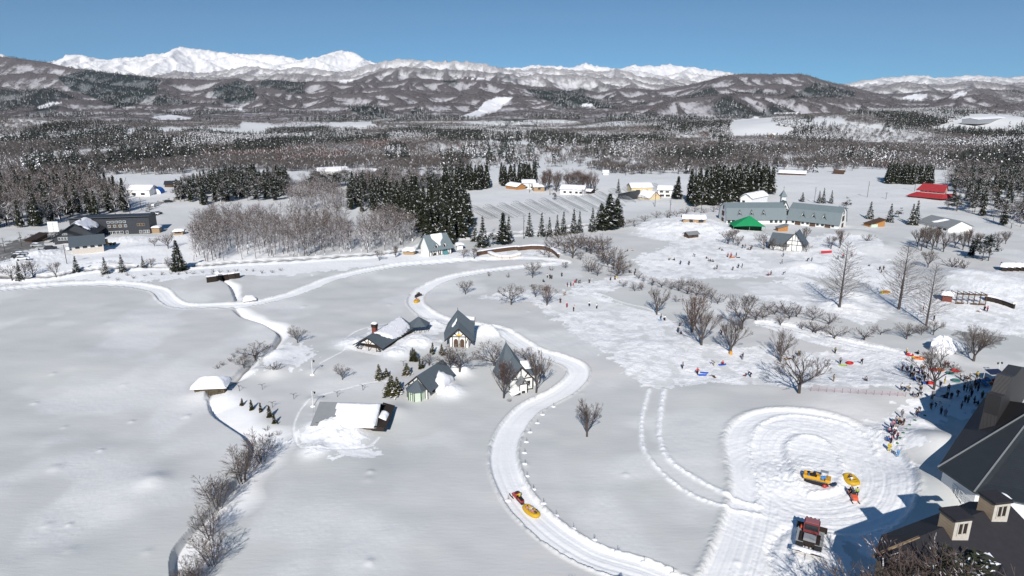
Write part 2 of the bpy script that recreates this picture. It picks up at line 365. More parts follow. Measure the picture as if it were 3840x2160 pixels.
# ------------------------------------------------------------ snow ground
m, nd, lk, bs = newmat('snow_ground'); M_SNOWG = m
aw = N(nd, 'ShaderNodeAttribute', attribute_name='white'); ar = N(nd, 'ShaderNodeAttribute', attribute_name='rough'); ad = N(nd, 'ShaderNodeAttribute', attribute_name='dirt')
geo = N(nd, 'ShaderNodeNewGeometry')
nb = N(nd, 'ShaderNodeTexNoise', i_Scale=0.02, i_Detail=4.0, i_Roughness=0.6); lk.new(geo.outputs['Position'], nb.inputs['Vector'])
nf_ = N(nd, 'ShaderNodeTexNoise', i_Scale=1.4, i_Detail=6.0, i_Roughness=0.65); lk.new(geo.outputs['Position'], nf_.inputs['Vector'])
stm = N(nd, 'ShaderNodeMapping'); stm.inputs['Scale'].default_value = (0.35, 1.6, 1); stm.inputs['Rotation'].default_value = (0, 0, R(-20)); lk.new(geo.outputs['Position'], stm.inputs[0])
ns = N(nd, 'ShaderNodeTexNoise', i_Scale=1.1, i_Detail=5.0, i_Roughness=0.6); lk.new(stm.outputs[0], ns.inputs['Vector'])
crust = mixc(nd, lk, ramp(nd, [(0.35, 0.0), (0.68, 1.0)]).outputs[0], (0.555, 0.565, 0.545), (0.615, 0.60, 0.585))
rm = [n for n in nd if n.bl_idname == 'ShaderNodeValToRGB'][-1]; lk.new(nb.outputs[0], rm.inputs[0])
whitec = mixc(nd, lk, nf_.outputs[0], (0.80, 0.80, 0.795), (0.92, 0.91, 0.90))
c1 = mixc(nd, lk, aw.outputs['Fac'], crust, whitec)
rdc = mixc(nd, lk, nf_.outputs[0], (0.055, 0.052, 0.05), (0.15, 0.135, 0.12))
c2 = mixc(nd, lk, ad.outputs['Fac'], c1, rdc)
lk.new(c2, bs.inputs['Base Color']); bs.inputs['Roughness'].default_value = 0.75; bs.inputs['Specular IOR Level'].default_value = 0.25
b1 = N(nd, 'ShaderNodeBump', i_Distance=0.35); lk.new(mth(nd, lk, 'MULTIPLY', ar.outputs['Fac'], 0.9), b1.inputs['Strength']); lk.new(nf_.outputs[0], b1.inputs['Height'])
b2 = N(nd, 'ShaderNodeBump', i_Distance=0.12, i_Strength=0.3); lk.new(ns.outputs[0], b2.inputs['Height']); lk.new(b1.outputs[0], b2.inputs['Normal'])
lk.new(b2.outputs[0], bs.inputs['Normal'])
ground = grid_mesh('ground', gX, gY, gZ, {'white': gWhite, 'rough': gRough, 'dirt': gDirt}, M_SNOWG)

# ------------------------------------------------------------ far hills and mountains
hy = [2600.0]
while hy[-1] < 20500: hy.append(hy[-1]*1.0033)
HY = np.array(hy); hY = np.repeat(HY[:, None], NC, 1); hX = GU[None, :]*(hY+12)
hZ = relief(hX.astype(np.float32), hY.astype(np.float32))
def ridge_at(k, x):
    D0, Wd, sk = LAY[k]; sc = D0/6600.0; xa = np.array([x], np.float32)
    D = float(D0+(fbm(xa/(900*sc), xa*0, 3, 31+k)[0]-0.5)*(250+.3*Wd)*2)
    u = float(px_of(x, D)); py = float(np.interp(u, [a for a, b in sk], [b for a, b in sk])); v = (py-1080)/FPX
    return D, CAMH-D*(sP+v*cP)/(cP-v*sP)
SEGS = []
def spur(x, y, z, ang, L, drop, depth, sl, rng, zb):
    n = 3
    for i in range(n):
        ang += rng.uniform(-.35, .35); l = L/n; x2 = x+math.sin(ang)*l; y2 = y-math.cos(ang)*l
        z2 = z-drop/n*(.7+.3*i)*rng.uniform(.8, 1.15)
        SEGS.append((x, y, z, x2, y2, z2, sl))
        if depth > 0:
            for sg in (-1, 1):
                if rng.random() < .85: spur(x2, y2, z2-2, ang+sg*rng.uniform(.7, 1.25), L*rng.uniform(.28, .45), drop*rng.uniform(.3, .5), depth-1, sl*1.05, rng, zb)
        x, y, z = x2, y2, z2
for k in range(len(LAY)):
    D0, Wd, sk = LAY[k]; sc = D0/6600.0; rng = random.Random(60+k); x = -1.0*D0
    while x < 1.0*D0:
        D, H = ridge_at(k, x); D2, H2 = ridge_at(k, x+90*sc)
        rel = H-float(base_z(np.array([D]))[0])
        SEGS.append((x, D, H-1, x+90*sc, D2, H2-1, .62))
        if rel > 40 and rng.random() < (.55 if D0 > 3500 else .3):
            L = Wd*rng.uniform(.6, 1.5); spur(x, D, H-4, rng.gauss(0, .6), L, rel*min(1, L/Wd*rng.uniform(.85, 1.15)), 2 if D0 > 6000 else 1, rng.uniform(.5, .68), rng, 0)
        x += 90*sc
wxx = (fbm(hX/170, hY/170, 3, 301)-.5)*70; wyy = (fbm(hX/170+50, hY/170, 3, 302)-.5)*70
rel_n = (ridged(hX/95, hY/230, 3, 303)-.5)
for x0, y0, z0, x1, y1, z1, sl in SEGS:
    reach = max(60.0, min(max(z0, z1)+60, 900)/sl)
    i0, i1 = np.searchsorted(HY, [min(y0, y1)-reach, max(y0, y1)+reach])
    if i1 <= i0: continue
    yy = HY[i0]+12
    j0, j1 = [int(np.clip(((xx/dd)-GU[0])/(GU[1]-GU[0]), 0, NC)) for xx, dd in ((min(x0, x1)-reach, yy if min(x0, x1)-reach < 0 else HY[i1-1]+12), (max(x0, x1)+reach, HY[i1-1]+12 if max(x0, x1)+reach < 0 else yy))]
    if j1 <= j0: continue
    sx = (slice(i0, i1), slice(j0, j1)); L = math.hypot(x1-x0, y1-y0)
    if L < 1: continue
    ux, uy = (x1-x0)/L, (y1-y0)/L; ax = hX[sx]+wxx[sx]*min(1, L/200)-x0; ay = hY[sx]+wyy[sx]*min(1, L/200)-y0
    t_ = np.clip(ax*ux+ay*uy, 0, L); d_ = np.hypot(ax-t_*ux, ay-t_*uy)
    zz = z0+(z1-z0)*t_/L-sl*d_*(1-.25*np.clip(d_/reach, 0, 1))
    hZ[sx] = np.maximum(hZ[sx], np.where(hY[sx] > 2700, zz, -1e3))
hZ = hZ+rel_n*np.clip((hY-2700)/600, 0, 1)*np.where(hY < 8300, np.clip(hY/6600, .5, 1)*11, np.clip(hY/6600, .5, 2.4)*24)
hpx, hpy = proj(hX, hY, hZ)
# conifer plantations and open snow fields, by place
con = sstep(0.60, 0.66, fbm(hX/520, hY/900, 4, 120)).astype(np.float32)*(hY < 9000)*0.85
opn = np.zeros_like(con)
for pl in ([(215,290),(330,262),(470,280),(600,300),(590,345),(520,390),(440,405),(350,365),(260,335)],
           [(800,330),(900,300),(950,330),(960,380),(880,395),(800,360)],[(1500,500),(1505,440),(1570,435),(1575,460),(1700,455)],
           [(1960,330),(2150,345),(2300,400),(2330,410),(2150,405),(2000,365)],[(2950,370),(3060,310),(3200,345),(3200,365)],
           [(1290,400),(1400,395),(1500,450),(1350,430)],[(1540,430),(1560,400),(1600,420),(1610,445)]):
    con[inpoly(hpx+30*(fbm(hX/150, hY/150, 3, 130)-.5), hpy+8*(fbm(hX/150, hY/150, 3, 131)-.5), pl)] = 1
for pl in ([(1815,382),(1865,363),(1925,365),(1900,385),(1860,420),(1770,448),(1700,445),(1760,425),(1795,410)],
           [(2170,400),(2190,387),(2215,388),(2235,407),(2200,408)],[(3380,368),(3430,352),(3475,352),(3480,365),(3440,377),(3390,373)],
           [(3560,365),(3600,342),(3630,345),(3615,362),(3570,368)],[(430,480),(540,470),(650,480),(670,492),(560,495)],
           [(560,440),(640,430),(720,442),(700,452),(600,450)],[(860,462),(950,455),(1020,470),(1000,485),(880,475)],
           [(140,400),(190,383),(235,385),(200,395),(150,408)],[(870,405),(910,405),(905,415)],[(1270,300),(1310,298),(1330,305),(1280,310)],
           [(560,515),(640,480),(840,490),(1000,470),(1040,480),(960,505),(700,505)],[(1240,470),(1320,455),(1400,460),(1330,475)],
           [(2730,465),(2830,440),(2880,440),(2900,470),(2970,490),(2960,520),(2740,510)],[(3060,442),(3180,448),(3160,470),(3080,450)],
           [(2900,425),(3000,420),(2990,430)],[(3480,490),(3600,450),(3660,425),(3680,440),(3840,440),(3840,470),(3700,490)],
           [(1700,285),(1740,295),(1800,290),(1830,300),(1780,297)]):
    m_ = inpoly(hpx, hpy+6*(fbm(hX/90, hY/90, 3, 133)-.5), pl); opn[m_] = 1; con[m_] = 0
def blur(a, n):
    for _ in range(n):
        a = (a+np.roll(a, 1, 0)+np.roll(a, -1, 0)+np.roll(a, 1, 1)+np.roll(a, -1, 1))/5
    return a
def box1(a, r, ax):
    c = np.cumsum(np.pad(a.astype(np.float64), [(r+1, r) if i == ax else (0, 0) for i in range(2)], mode='edge'), axis=ax)
    return (np.take(c, range(2*r+1, c.shape[ax]), ax)-np.take(c, range(0, c.shape[ax]-2*r-1), ax))/(2*r+1)
def wide(a, r0, r1): return box1(box1(box1(box1(a, r0, 0), r1, 1), r0, 0), r1, 1)
crest = np.clip((blur(hZ, 1)-wide(hZ, 5, 9))/(hY*0.0018), -1, 1)*0.55+np.clip((hZ-wide(hZ, 2, 3))/(hY*0.00050), -1, 1)*0.50
alt = np.maximum(sstep(8200, 9000, hY)*0.80+sstep(11800, 13000, hY)*0.20, 0.55*sstep(3150, 3500, hpx)*sstep(5200, 6200, hY))
alt = np.clip(alt+sstep(.3, .9, alt)*0.5*(hZ-500)/700, 0, 1)
m, nd, lk, bs = newmat('hill_cover'); M_HILL = m
ac = N(nd, 'ShaderNodeAttribute', attribute_name='conifer'); ao = N(nd, 'ShaderNodeAttribute', attribute_name='open'); aa = N(nd, 'ShaderNodeAttribute', attribute_name='alpine')
geo = N(nd, 'ShaderNodeNewGeometry')
sc_ = N(nd, 'ShaderNodeMapping'); sc_.inputs['Scale'].default_value = (1, 0.5, 0.5); lk.new(geo.outputs['Position'], sc_.inputs[0])
n1_ = N(nd, 'ShaderNodeTexNoise', i_Scale=0.055, i_Detail=5.0, i_Roughness=0.75); lk.new(sc_.outputs[0], n1_.inputs['Vector'])
n2_ = N(nd, 'ShaderNodeTexNoise', i_Scale=0.0032, i_Detail=5.0, i_Roughness=0.6); lk.new(geo.outputs['Position'], n2_.inputs['Vector'])
wood = mixc(nd, lk, n2_.outputs[0], (0.095, 0.083, 0.084), (0.155, 0.140, 0.142))
# share of snow seen between the stems
s_ = mth(nd, lk, 'ADD', n1_.outputs[0], mth(nd, lk, 'MULTIPLY', mth(nd, lk, 'SUBTRACT', n2_.outputs[0], 0.5), 0.9))
acr = N(nd, 'ShaderNodeAttribute', attribute_name='crest')   # trees stand thick on the ridges, thin on the faces
s_ = mth(nd, lk, 'SUBTRACT', s_, mth(nd, lk, 'MULTIPLY', acr.outputs['Fac'], 0.30))
rr_ = ramp(nd, [(0.40, 0.0), (0.72, 1.0)]); lk.new(s_, rr_.inputs[0])
base_ = mixc(nd, lk, mth(nd, lk, 'MULTIPLY', rr_.outputs[0], 0.68), wood, (0.66, 0.64, 0.66))
conc = mixc(nd, lk, mth(nd, lk, 'MULTIPLY', rr_.outputs[0], 0.30), (0.026, 0.036, 0.036), (0.55, 0.57, 0.58))
ra_ = ramp(nd, [(0.30, 0.0), (0.62, 1.0)]); lk.new(mth(nd, lk, 'ADD', mth(nd, lk, 'MULTIPLY', n1_.outputs[0], 0.55), mth(nd, lk, 'MULTIPLY', aa.outputs['Fac'], 0.45)), ra_.inputs[0])
lk.new(mth(nd, lk, 'SUBTRACT', mth(nd, lk, 'ADD', mth(nd, lk, 'MULTIPLY', n1_.outputs[0], 0.55), mth(nd, lk, 'MULTIPLY', aa.outputs['Fac'], 0.45)), mth(nd, lk, 'MULTIPLY', acr.outputs['Fac'], 0.15)), ra_.inputs[0])
alp = mixc(nd, lk, ra_.outputs[0], (0.20, 0.185, 0.19), (0.86, 0.84, 0.83))
c = mixc(nd, lk, ac.outputs['Fac'], base_, conc)
c = mixc(nd, lk, sstep_ if False else mth(nd, lk, 'MULTIPLY', aa.outputs['Fac'], 1.0), c, alp)
c = mixc(nd, lk, ao.outputs['Fac'], c, (0.80, 0.79, 0.80))
lk.new(c, bs.inputs['Base Color']); bs.inputs['Roughness'].default_value = 0.95; bs.inputs['Specular IOR Level'].default_value = 0.05
bb = N(nd, 'ShaderNodeBump', i_Distance=16.0, i_Strength=0.55); lk.new(n1_.outputs[0], bb.inputs['Height']); lk.new(bb.outputs[0], bs.inputs['Normal'])
hills = grid_mesh('hills', hX, hY, hZ, {'conifer': con, 'open': opn, 'alpine': alt, 'crest': crest}, M_HILL)
# ------------------------------------------------------------ mesh builder
class MB:
    def __init__(s): s.v = []; s.f = []; s.m = []
    def add(s, vs, fs, mi=0, M=None):
        k = len(s.v)
        s.v += [tuple(M @ Vector(a)) for a in vs] if M is not None else [tuple(a) for a in vs]
        s.f += [tuple(i+k for i in f) for f in fs]; s.m += [mi]*len(fs)
    def box(s, x0, x1, y0, y1, z0, z1, mi=0, M=None):
        s.add([(x0,y0,z0),(x1,y0,z0),(x1,y1,z0),(x0,y1,z0),(x0,y0,z1),(x1,y0,z1),(x1,y1,z1),(x0,y1,z1)],
              [(0,3,2,1),(4,5,6,7),(0,1,5,4),(1,2,6,5),(2,3,7,6),(3,0,4,7)], mi, M)
    def bar(s, a, b, r0, r1=None, n=4, mi=0, cap=True):
        r1 = r0 if r1 is None else r1
        a = Vector(a); b = Vector(b); d = b-a
        if d.length < 1e-5: return
        d.normalize(); u = d.cross(Vector((0,0,1)) if abs(d.z) < 0.9 else Vector((1,0,0))); u.normalize(); w = d.cross(u)
        vs = []
        for c, r in ((a, r0), (b, r1)):
            for i in range(n):
                t = 2*PI*(i+.5)/n; vs.append(c+u*math.cos(t)*r+w*math.sin(t)*r)
        fs = [(i, (i+1) % n, n+(i+1) % n, n+i) for i in range(n)]
        if cap: fs += [tuple(range(n))[::-1], tuple(range(n, 2*n))]
        s.add(vs, fs, mi)
    def beam(s, a, b, w, h, mi=0):
        """rectangular beam between two points: w across (level), h upright"""
        a = Vector(a); b = Vector(b); d = (b-a).normalized()
        u = d.cross(Vector((0,0,1))); u = u.normalized() if u.length > 1e-4 else Vector((1,0,0)); k = u.cross(d)
        vs = [c+u*(i*w/2)+k*(j*h/2) for c in (a, b) for i, j in ((-1,-1),(1,-1),(1,1),(-1,1))]
        s.add(vs, [(0,1,2,3),(7,6,5,4),(0,4,5,1),(1,5,6,2),(2,6,7,3),(3,7,4,0)], mi)
    def slab(s, poly, t, mi=0, up=None):
        """planar polygon of points given thickness t along its normal"""
        p = [Vector(a) for a in poly]; n = Vector((0,0,0))
        for i in range(len(p)): n += p[i].cross(p[(i+1) % len(p)])
        n.normalize(); n = -n if (n.z < 0 if up is None else n.dot(up) < 0) else n
        k = len(p); vs = p+[a-n*t for a in p]
        fs = [tuple(range(k)), tuple(range(k, 2*k))[::-1]]+[(i, k+i, k+(i+1) % k, (i+1) % k) for i in range(k)]
        s.add(vs, fs, mi)
    def prism(s, poly, z0, z1, mi=0, M=None):
        k = len(poly); vs = [(a, b, z0) for a, b in poly]+[(a, b, z1) for a, b in poly]
        s.add(vs, [tuple(range(k))[::-1], tuple(range(k, 2*k))]+[(i, (i+1) % k, k+(i+1) % k, k+i) for i in range(k)], mi, M)
    def cone(s, c, r, h, n=10, mi=0, r1=0.0):
        c = Vector(c); vs = [c+Vector((math.cos(2*PI*i/n)*r, math.sin(2*PI*i/n)*r, 0)) for i in range(n)]
        if r1 > 0:
            vs += [c+Vector((math.cos(2*PI*i/n)*r1, math.sin(2*PI*i/n)*r1, h)) for i in range(n)]
            s.add(vs, [tuple(range(n))[::-1], tuple(range(n, 2*n))]+[(i, (i+1) % n, n+(i+1) % n, n+i) for i in range(n)], mi)
        else:
            vs.append(c+Vector((0,0,h))); s.add(vs, [tuple(range(n))[::-1]]+[(i, (i+1) % n, n) for i in range(n)], mi)
    def ball(s, c, r, n=8, k=5, mi=0, M=None):
        rx, ry, rz = r if hasattr(r, '__len__') else (r, r, r)
        vs = [(c[0], c[1], c[2]-rz)]; fs = []
        for j in range(1, k):
            a = -PI/2+PI*j/k
            for i in range(n):
                t = 2*PI*i/n; vs.append((c[0]+rx*math.cos(a)*math.cos(t), c[1]+ry*math.cos(a)*math.sin(t), c[2]+rz*math.sin(a)))
        vs.append((c[0], c[1], c[2]+rz))
        for i in range(n): fs.append((0, 1+(i+1) % n, 1+i))
        for j in range(k-2):
            for i in range(n): fs.append((1+j*n+i, 1+j*n+(i+1) % n, 1+(j+1)*n+(i+1) % n, 1+(j+1)*n+i))
        t = len(vs)-1
        for i in range(n): fs.append((1+(k-2)*n+i, 1+(k-2)*n+(i+1) % n, t))
        s.add(vs, fs, mi, M)
    def mesh(s, name, mats, smooth=False):
        me = bpy.data.meshes.new(name); me.from_pydata(s.v, [], s.f)
        for m_ in (mats if isinstance(mats, (list, tuple)) else [mats]): me.materials.append(m_)
        me.polygons.foreach_set('material_index', s.m)
        if smooth: me.polygons.foreach_set('use_smooth', [True]*len(s.f))
        me.update(); return me
    def build(s, name, mats, parent=None, smooth=False):
        return link(name, s.mesh(name, mats, smooth), parent)
def link(name, me, parent=None):
    o = bpy.data.objects.new(name, me); COL.objects.link(o)
    if parent is not None: o.parent = parent
    return o
def tag(o, label, cat, group=None, kind=None):
    o['label'] = label; o['category'] = cat
    if group: o['group'] = group
    if kind: o['kind'] = kind
    return o
def thing(name, label, cat, loc=(0,0,0), rz=0.0, group=None):
    o = bpy.data.objects.new(name, None); COL.objects.link(o); o.empty_display_size = 0.3
    o.location = loc; o.rotation_euler = (0, 0, rz)
    return tag(o, label, cat, group)

# ------------------------------------------------------------ plain materials
def plain(name, col, rough=0.7, spec=0.2, var=0.25, scale=3.0, bump=0.0, metal=0.0, stretch=None):
    m, nd, lk, bs = newmat(name)
    tc = N(nd, 'ShaderNodeTexCoord'); no = N(nd, 'ShaderNodeTexNoise', i_Scale=scale, i_Detail=5.0, i_Roughness=0.6)
    if stretch:
        mp = N(nd, 'ShaderNodeMapping'); mp.inputs['Scale'].default_value = stretch; lk.new(tc.outputs['Object'], mp.inputs[0]); lk.new(mp.outputs[0], no.inputs['Vector'])
    else: lk.new(tc.outputs['Object'], no.inputs['Vector'])
    a = tuple(max(0, c*(1-var)) for c in col); b = tuple(min(0.95, c*(1+var)) for c in col)
    lk.new(mixc(nd, lk, no.outputs[0], a, b), bs.inputs['Base Color'])
    bs.inputs['Roughness'].default_value = rough; bs.inputs['Specular IOR Level'].default_value = spec; bs.inputs['Metallic'].default_value = metal
    if bump:
        bp = N(nd, 'ShaderNodeBump', i_Distance=bump, i_Strength=0.7); lk.new(no.outputs[0], bp.inputs['Height']); lk.new(bp.outputs[0], bs.inputs['Normal'])
    return m
def foliage(name, c0, c1, snow=0.0):
    """needle colour varies from clump to clump and from tree to tree"""
    m, nd, lk, bs = newmat(name)
    oi = N(nd, 'ShaderNodeObjectInfo'); geo = N(nd, 'ShaderNodeNewGeometry')
    no = N(nd, 'ShaderNodeTexNoise', i_Scale=0.6, i_Detail=3.0); lk.new(geo.outputs['Position'], no.inputs['Vector'])
    f = mth(nd, lk, 'ADD', mth(nd, lk, 'MULTIPLY', no.outputs[0], 0.7), mth(nd, lk, 'MULTIPLY', oi.outputs['Random'], 0.35), True)
    lk.new(mixc(nd, lk, f, c0, c1), bs.inputs['Base Color']); bs.inputs['Roughness'].default_value = 0.8; bs.inputs['Specular IOR Level'].default_value = 0.1
    return m
M_SNOW = plain('snow', (0.86, 0.85, 0.87), 0.75, 0.2, 0.05, 1.5, 0.15)
M_SNOWP = plain('snow_rough', (0.88, 0.87, 0.89), 0.75, 0.2, 0.06, 3.0, 0.5)
M_BARK = foliage('bark_grey', (0.05, 0.042, 0.038), (0.12, 0.10, 0.09))
M_TWIG = foliage('twigs_brown', (0.075, 0.056, 0.048), (0.15, 0.115, 0.10))
M_TWIGR = foliage('twigs_red', (0.08, 0.052, 0.044), (0.14, 0.095, 0.08))
M_NEED = foliage('needles_dark', (0.020, 0.027, 0.017), (0.056, 0.060, 0.036))
M_FARNEED = foliage('far_needles', (0.030, 0.035, 0.031), (0.058, 0.060, 0.052))
M_NEEDY = foliage('needles_olive', (0.045, 0.045, 0.012), (0.11, 0.095, 0.028))
M_NEEDG = foliage('needles_yew', (0.03, 0.033, 0.014), (0.07, 0.065, 0.03))
M_FARBARE = foliage('far_twigs', (0.085, 0.074, 0.070), (0.155, 0.137, 0.130))

# ------------------------------------------------------------ trees
RMIN = 0.019      # thinnest twig bundle drawn
def limb(mb, p, d, L, r, depth, rng, spread, up, taper=0.62, nseg=3, kids=(2, 3), mi=0, twigmb=None, twigdepth=2, snow=0.0, bend=0.15, ratio=0.72):
    q = Vector(p); d = Vector(d).normalized(); r = max(r, RMIN)
    out = []
    for i in range(nseg):
        nd_ = (d+Vector((rng.uniform(-bend, bend), rng.uniform(-bend, bend), rng.uniform(-bend, bend)*0.6+up*0.08))).normalized()
        e = q+nd_*(L/nseg); r2 = r*(1-(1-taper)/nseg)
        tgt = mb if depth > twigdepth else (twigmb or mb)
        m_ = mi
        if tgt is twigmb and rng.random() < snow: m_ = 1
        tgt.bar(q, e, r, r2, 5 if depth > twigdepth else 3, m_, False)
        q = e; d = nd_; r = r2; out.append((q.copy(), d.copy(), r))
    if depth <= 0: return
    for (bp, bd, br) in out[:-1]:
        if rng.random() < 0.75:
            ax = Vector((rng.gauss(0, 1), rng.gauss(0, 1), rng.gauss(0, .5))).normalized()
            nd_ = (bd+ax*spread*1.25+Vector((0, 0, up*0.35))).normalized()
            limb(mb, bp, nd_, L*ratio*rng.uniform(.6, 1), br*0.6, depth-1, rng, spread, up, taper, max(2, nseg-1), kids, mi, twigmb, twigdepth, snow, bend, ratio)
    for k in range(rng.randint(*kids)):
        ax = Vector((rng.gauss(0, 1), rng.gauss(0, 1), rng.gauss(0, .5))).normalized()
        nd_ = (d+ax*spread+Vector((0, 0, up*0.3))).normalized()
        limb(mb, q, nd_, L*ratio*rng.uniform(.75, 1.1), r*0.75, depth-1, rng, spread, up, taper, max(2, nseg-1), kids, mi, twigmb, twigdepth, snow, bend, ratio)
def scaled(mbs, h):
    zm = max(max(a[2] for a in m_.v) for m_ in mbs if m_.v)
    for m_ in mbs: m_.v = [(a[0]*h/zm, a[1]*h/zm, a[2]*h/zm) for a in m_.v]
PROTO = {}
def proto(kind, k, trunk, crown, mt, mc, smooth=False):
    """unit-height tree: one trunk mesh, one crown mesh"""
    scaled([trunk, crown], 1.0)
    PROTO.setdefault(kind, []).append((trunk.mesh('trunk_%s' % kind, mt), crown.mesh('crown_%s' % kind, mc)))
for k in range(4):
    rng = random.Random(100+k)     # vase shaped, zelkova like
    t, c = MB(), MB(); t.bar((0,0,-1), (0,0,2.2), .34, .26, 7, 0, False)
    for i in range(7):
        a = 2*PI*i/7+rng.uniform(-.3, .3); s_ = rng.uniform(.22, .62)
        limb(t, (0,0,2.0+rng.uniform(-.5, .3)), (math.cos(a)*s_, math.sin(a)*s_, 1), 3.4, .15, 4, rng, .36, .45, .6, 3, (2, 4), 0, c, 2, 0.02, .14, .72)
    proto('vase', k, t, c, M_BARK, [M_TWIG if k != 1 else M_TWIGR, M_SNOW])
for k in range(3):
    rng = random.Random(200+k)     # round, open crown
    t, c = MB(), MB(); t.bar((0,0,-1), (0,0,2.4), .30, .24, 7, 0, False)
    for i in range(6):
        a = 2*PI*i/6+rng.uniform(-.4, .4); s_ = rng.uniform(.5, 1.5)
        limb(t, (0,0,1.9+rng.uniform(-.3, .6)), (math.cos(a)*s_, math.sin(a)*s_, 1), 2.9, .14, 4, rng, .5, .25, .6, 3, (2, 4), 0, c, 2, 0.03, .2, .72)
    proto('round', k, t, c, M_BARK, [M_TWIG, M_SNOW])
for k in range(3):
    rng = random.Random(300+k)     # several slim stems from one stool
    t, c = MB(), MB()
    for i in range(6):
        a = 2*PI*i/6+rng.uniform(-.4, .4); s_ = rng.uniform(.08, .34); q = Vector((math.cos(a)*.35, math.sin(a)*.35, -.8)); d = Vector((math.cos(a)*s_, math.sin(a)*s_, 1)).normalized(); r = .11; L = rng.uniform(8, 10)
        for j in range(12):
            e = q+d*(L/12); t.bar(q, e, r, r*.9, 5, 0, False); r *= .88; q = e
            d = (d+Vector((rng.uniform(-.06, .06), rng.uniform(-.06, .06), .02))).normalized()
            if j > 1:
                for _ in range(3):
                    b = rng.uniform(0, 2*PI); bd = Vector((math.cos(b), math.sin(b), rng.uniform(.5, 1.1))).normalized()
                    limb(t, q, bd, (L-(j*L/12))*0.30+.5, r*.45, 1, rng, .5, .5, .5, 3, (3, 5), 0, c, 2, .0, .15, .7)
    proto('stems', k, t, c, M_BARK, [M_TWIG, M_SNOW])
for k in range(3):
    rng = random.Random(400+k)     # straight dawn redwood with rising side branches
    t, c = MB(), MB(); H = 18.0
    for j in range(12): t.bar((0,0,-1+19*j/12), (0,0,-1+19*(j+1)/12), .29*(1-j/12)+.03, .29*(1-(j+1)/12)+.03, 6, 0, False)
    for i in range(130):
        z = 2.2+ (i/130)*15.3; L = (4.9*(1-(z/18.6))**.75+.25)*rng.uniform(.75, 1.1); b = i*2.4+rng.uniform(-.3, .3)
        q = Vector((0,0,z)); d = Vector((math.cos(b), math.sin(b), .42))
        limb(t, q, d, L, .055*(1-z/22), 2, rng, .42, .25, .4, 5, (1, 2), 0, c, 2, .0, .10, .40)
    proto('redwood', k, t, c, M_BARK, [M_TWIG, M_SNOW])
for k in range(3):
    rng = random.Random(500+k)     # low spreading cherry
    t, c = MB(), MB(); t.bar((0,0,-.8), (0,0,.9), .2, .17, 6, 0, False)
    for i in range(5):
        a = 2*PI*i/5+rng.uniform(-.4, .4); s_ = rng.uniform(.5, 1.3)
        limb(t, (0,0,.7), (math.cos(a)*s_, math.sin(a)*s_, .9), 1.6, .095, 3, rng, .6, .2, .6, 3, (3, 3), 0, c, 2, 0.06, .3, .76)
    proto('cherry', k, t, c, M_BARK, [M_TWIG, M_SNOW])
for k in range(5):
    rng = random.Random(600+k)     # woodland tree: tall stem, bushy brown top, snow caught on its branches
    t, c = MB(), MB(); q = Vector((0,0,-1)); d = Vector((0,0,1)); r = .17
    for j in range(9):
        e = q+d*1.35; t.bar(q, e, r, r*.9, 5, 1 if rng.random() < .12 else 0, False); q = e; r *= .87
        d = (d+Vector((rng.uniform(-.12, .12), rng.uniform(-.12, .12), .05))).normalized()
        if j > 1:
            for _ in range(3 if j < 5 else 5):
                b = rng.uniform(0, 2*PI); bd = Vector((math.cos(b), math.sin(b), rng.uniform(.4, 1.3))).normalized()
                limb(t, q, bd, (2.3 if j < 7 else 1.9)*rng.uniform(.6, 1), .05, 2, rng, .55, .4, .6, 2, (2, 3), 0, c, 2, .38 if j < 6 else .10, .2, .7)
    proto('wood', k, t, c, [M_BARK, M_SNOW], [M_TWIGR if k == 1 else M_TWIG, M_SNOW])
def leafclump(c, p, s, rng, mi, droop=-.3, n=3):
    for _ in range(n):
        a = rng.uniform(0, 2*PI); o = Vector((math.cos(a), math.sin(a), droop+rng.uniform(-.3, .3))); w = Vector((-math.sin(a), math.cos(a), rng.uniform(-.4, .4)))
        b = Vector(p)+Vector((rng.gauss(0, s*.3), rng.gauss(0, s*.3), rng.gauss(0, s*.25)))
        c.add([b-w*s*.35, b+o*s, b+w*s*.35+Vector((0,0,s*.2))], [(0, 1, 2)], mi)
def conifer(kind, k, rng, H, Rb, p, n, size, snow, mats, zb, gap=0.0, mt=None, droop=-.3, lay=0):
    t, c = MB(), MB(); t.bar((0,0,-1), (0,0,H*.93), H*.016+.05, .04, 6, 0, False)
    for i in range(n):
        f = (i+rng.random())/n; f = f**1.25
        z = zb+(H-zb)*f
        if lay: z = zb+(H-zb)*((math.floor(f*lay)+rng.random()*0.45)/lay)
        rr = Rb*(1-(z-zb)/(H-zb))**p
        rr *= (0.82+0.3*math.sin(3*f*9+k)*math.sin(k*2+f*23))*rng.uniform(.45, 1.05)
        b = rng.uniform(0, 2*PI)
        if gap and rng.random() < gap*(0.5+0.5*math.sin(b*3+f*20+k)): continue
        q = Vector((math.cos(b)*rr, math.sin(b)*rr, z+rng.uniform(-.2, .2)-rr*(.12 if droop < 0 else -.1)))
        leafclump(c, q, size*(.7+.5*rng.random())*(1.1-.5*f), rng, 1 if rng.random() < snow*(0.3+1.4*(math.sin(b*2+f*31+k) > 0.2)) else 0, droop)
    for j in range(6): leafclump(c, (0, 0, H-j*.12*H/10), size*.5, rng, 0, -.5)
    if lay:
        for j in range(lay*4):
            z = zb+(H-zb)*j/(lay*4); rr = Rb*(1-(z-zb)/(H-zb))**p*.9; b = j*2.4
            t.bar((0,0,z), (math.cos(b)*rr, math.sin(b)*rr, z-rr*.15), .03, .012, 3, 0, False)
    proto(kind, k, t, c, M_BARK, mats)
for k in range(4): conifer('cedar', k, random.Random(700+k), 22, 3.0, .62, 620, 1.15, .10, [M_NEED, M_SNOW], 2.2)
for k in range(3): conifer('fir', k, random.Random(800+k), 12, 3.1, .9, 520, .75, .13, [M_NEED, M_SNOW], .6, .3, droop=-.25, lay=11)
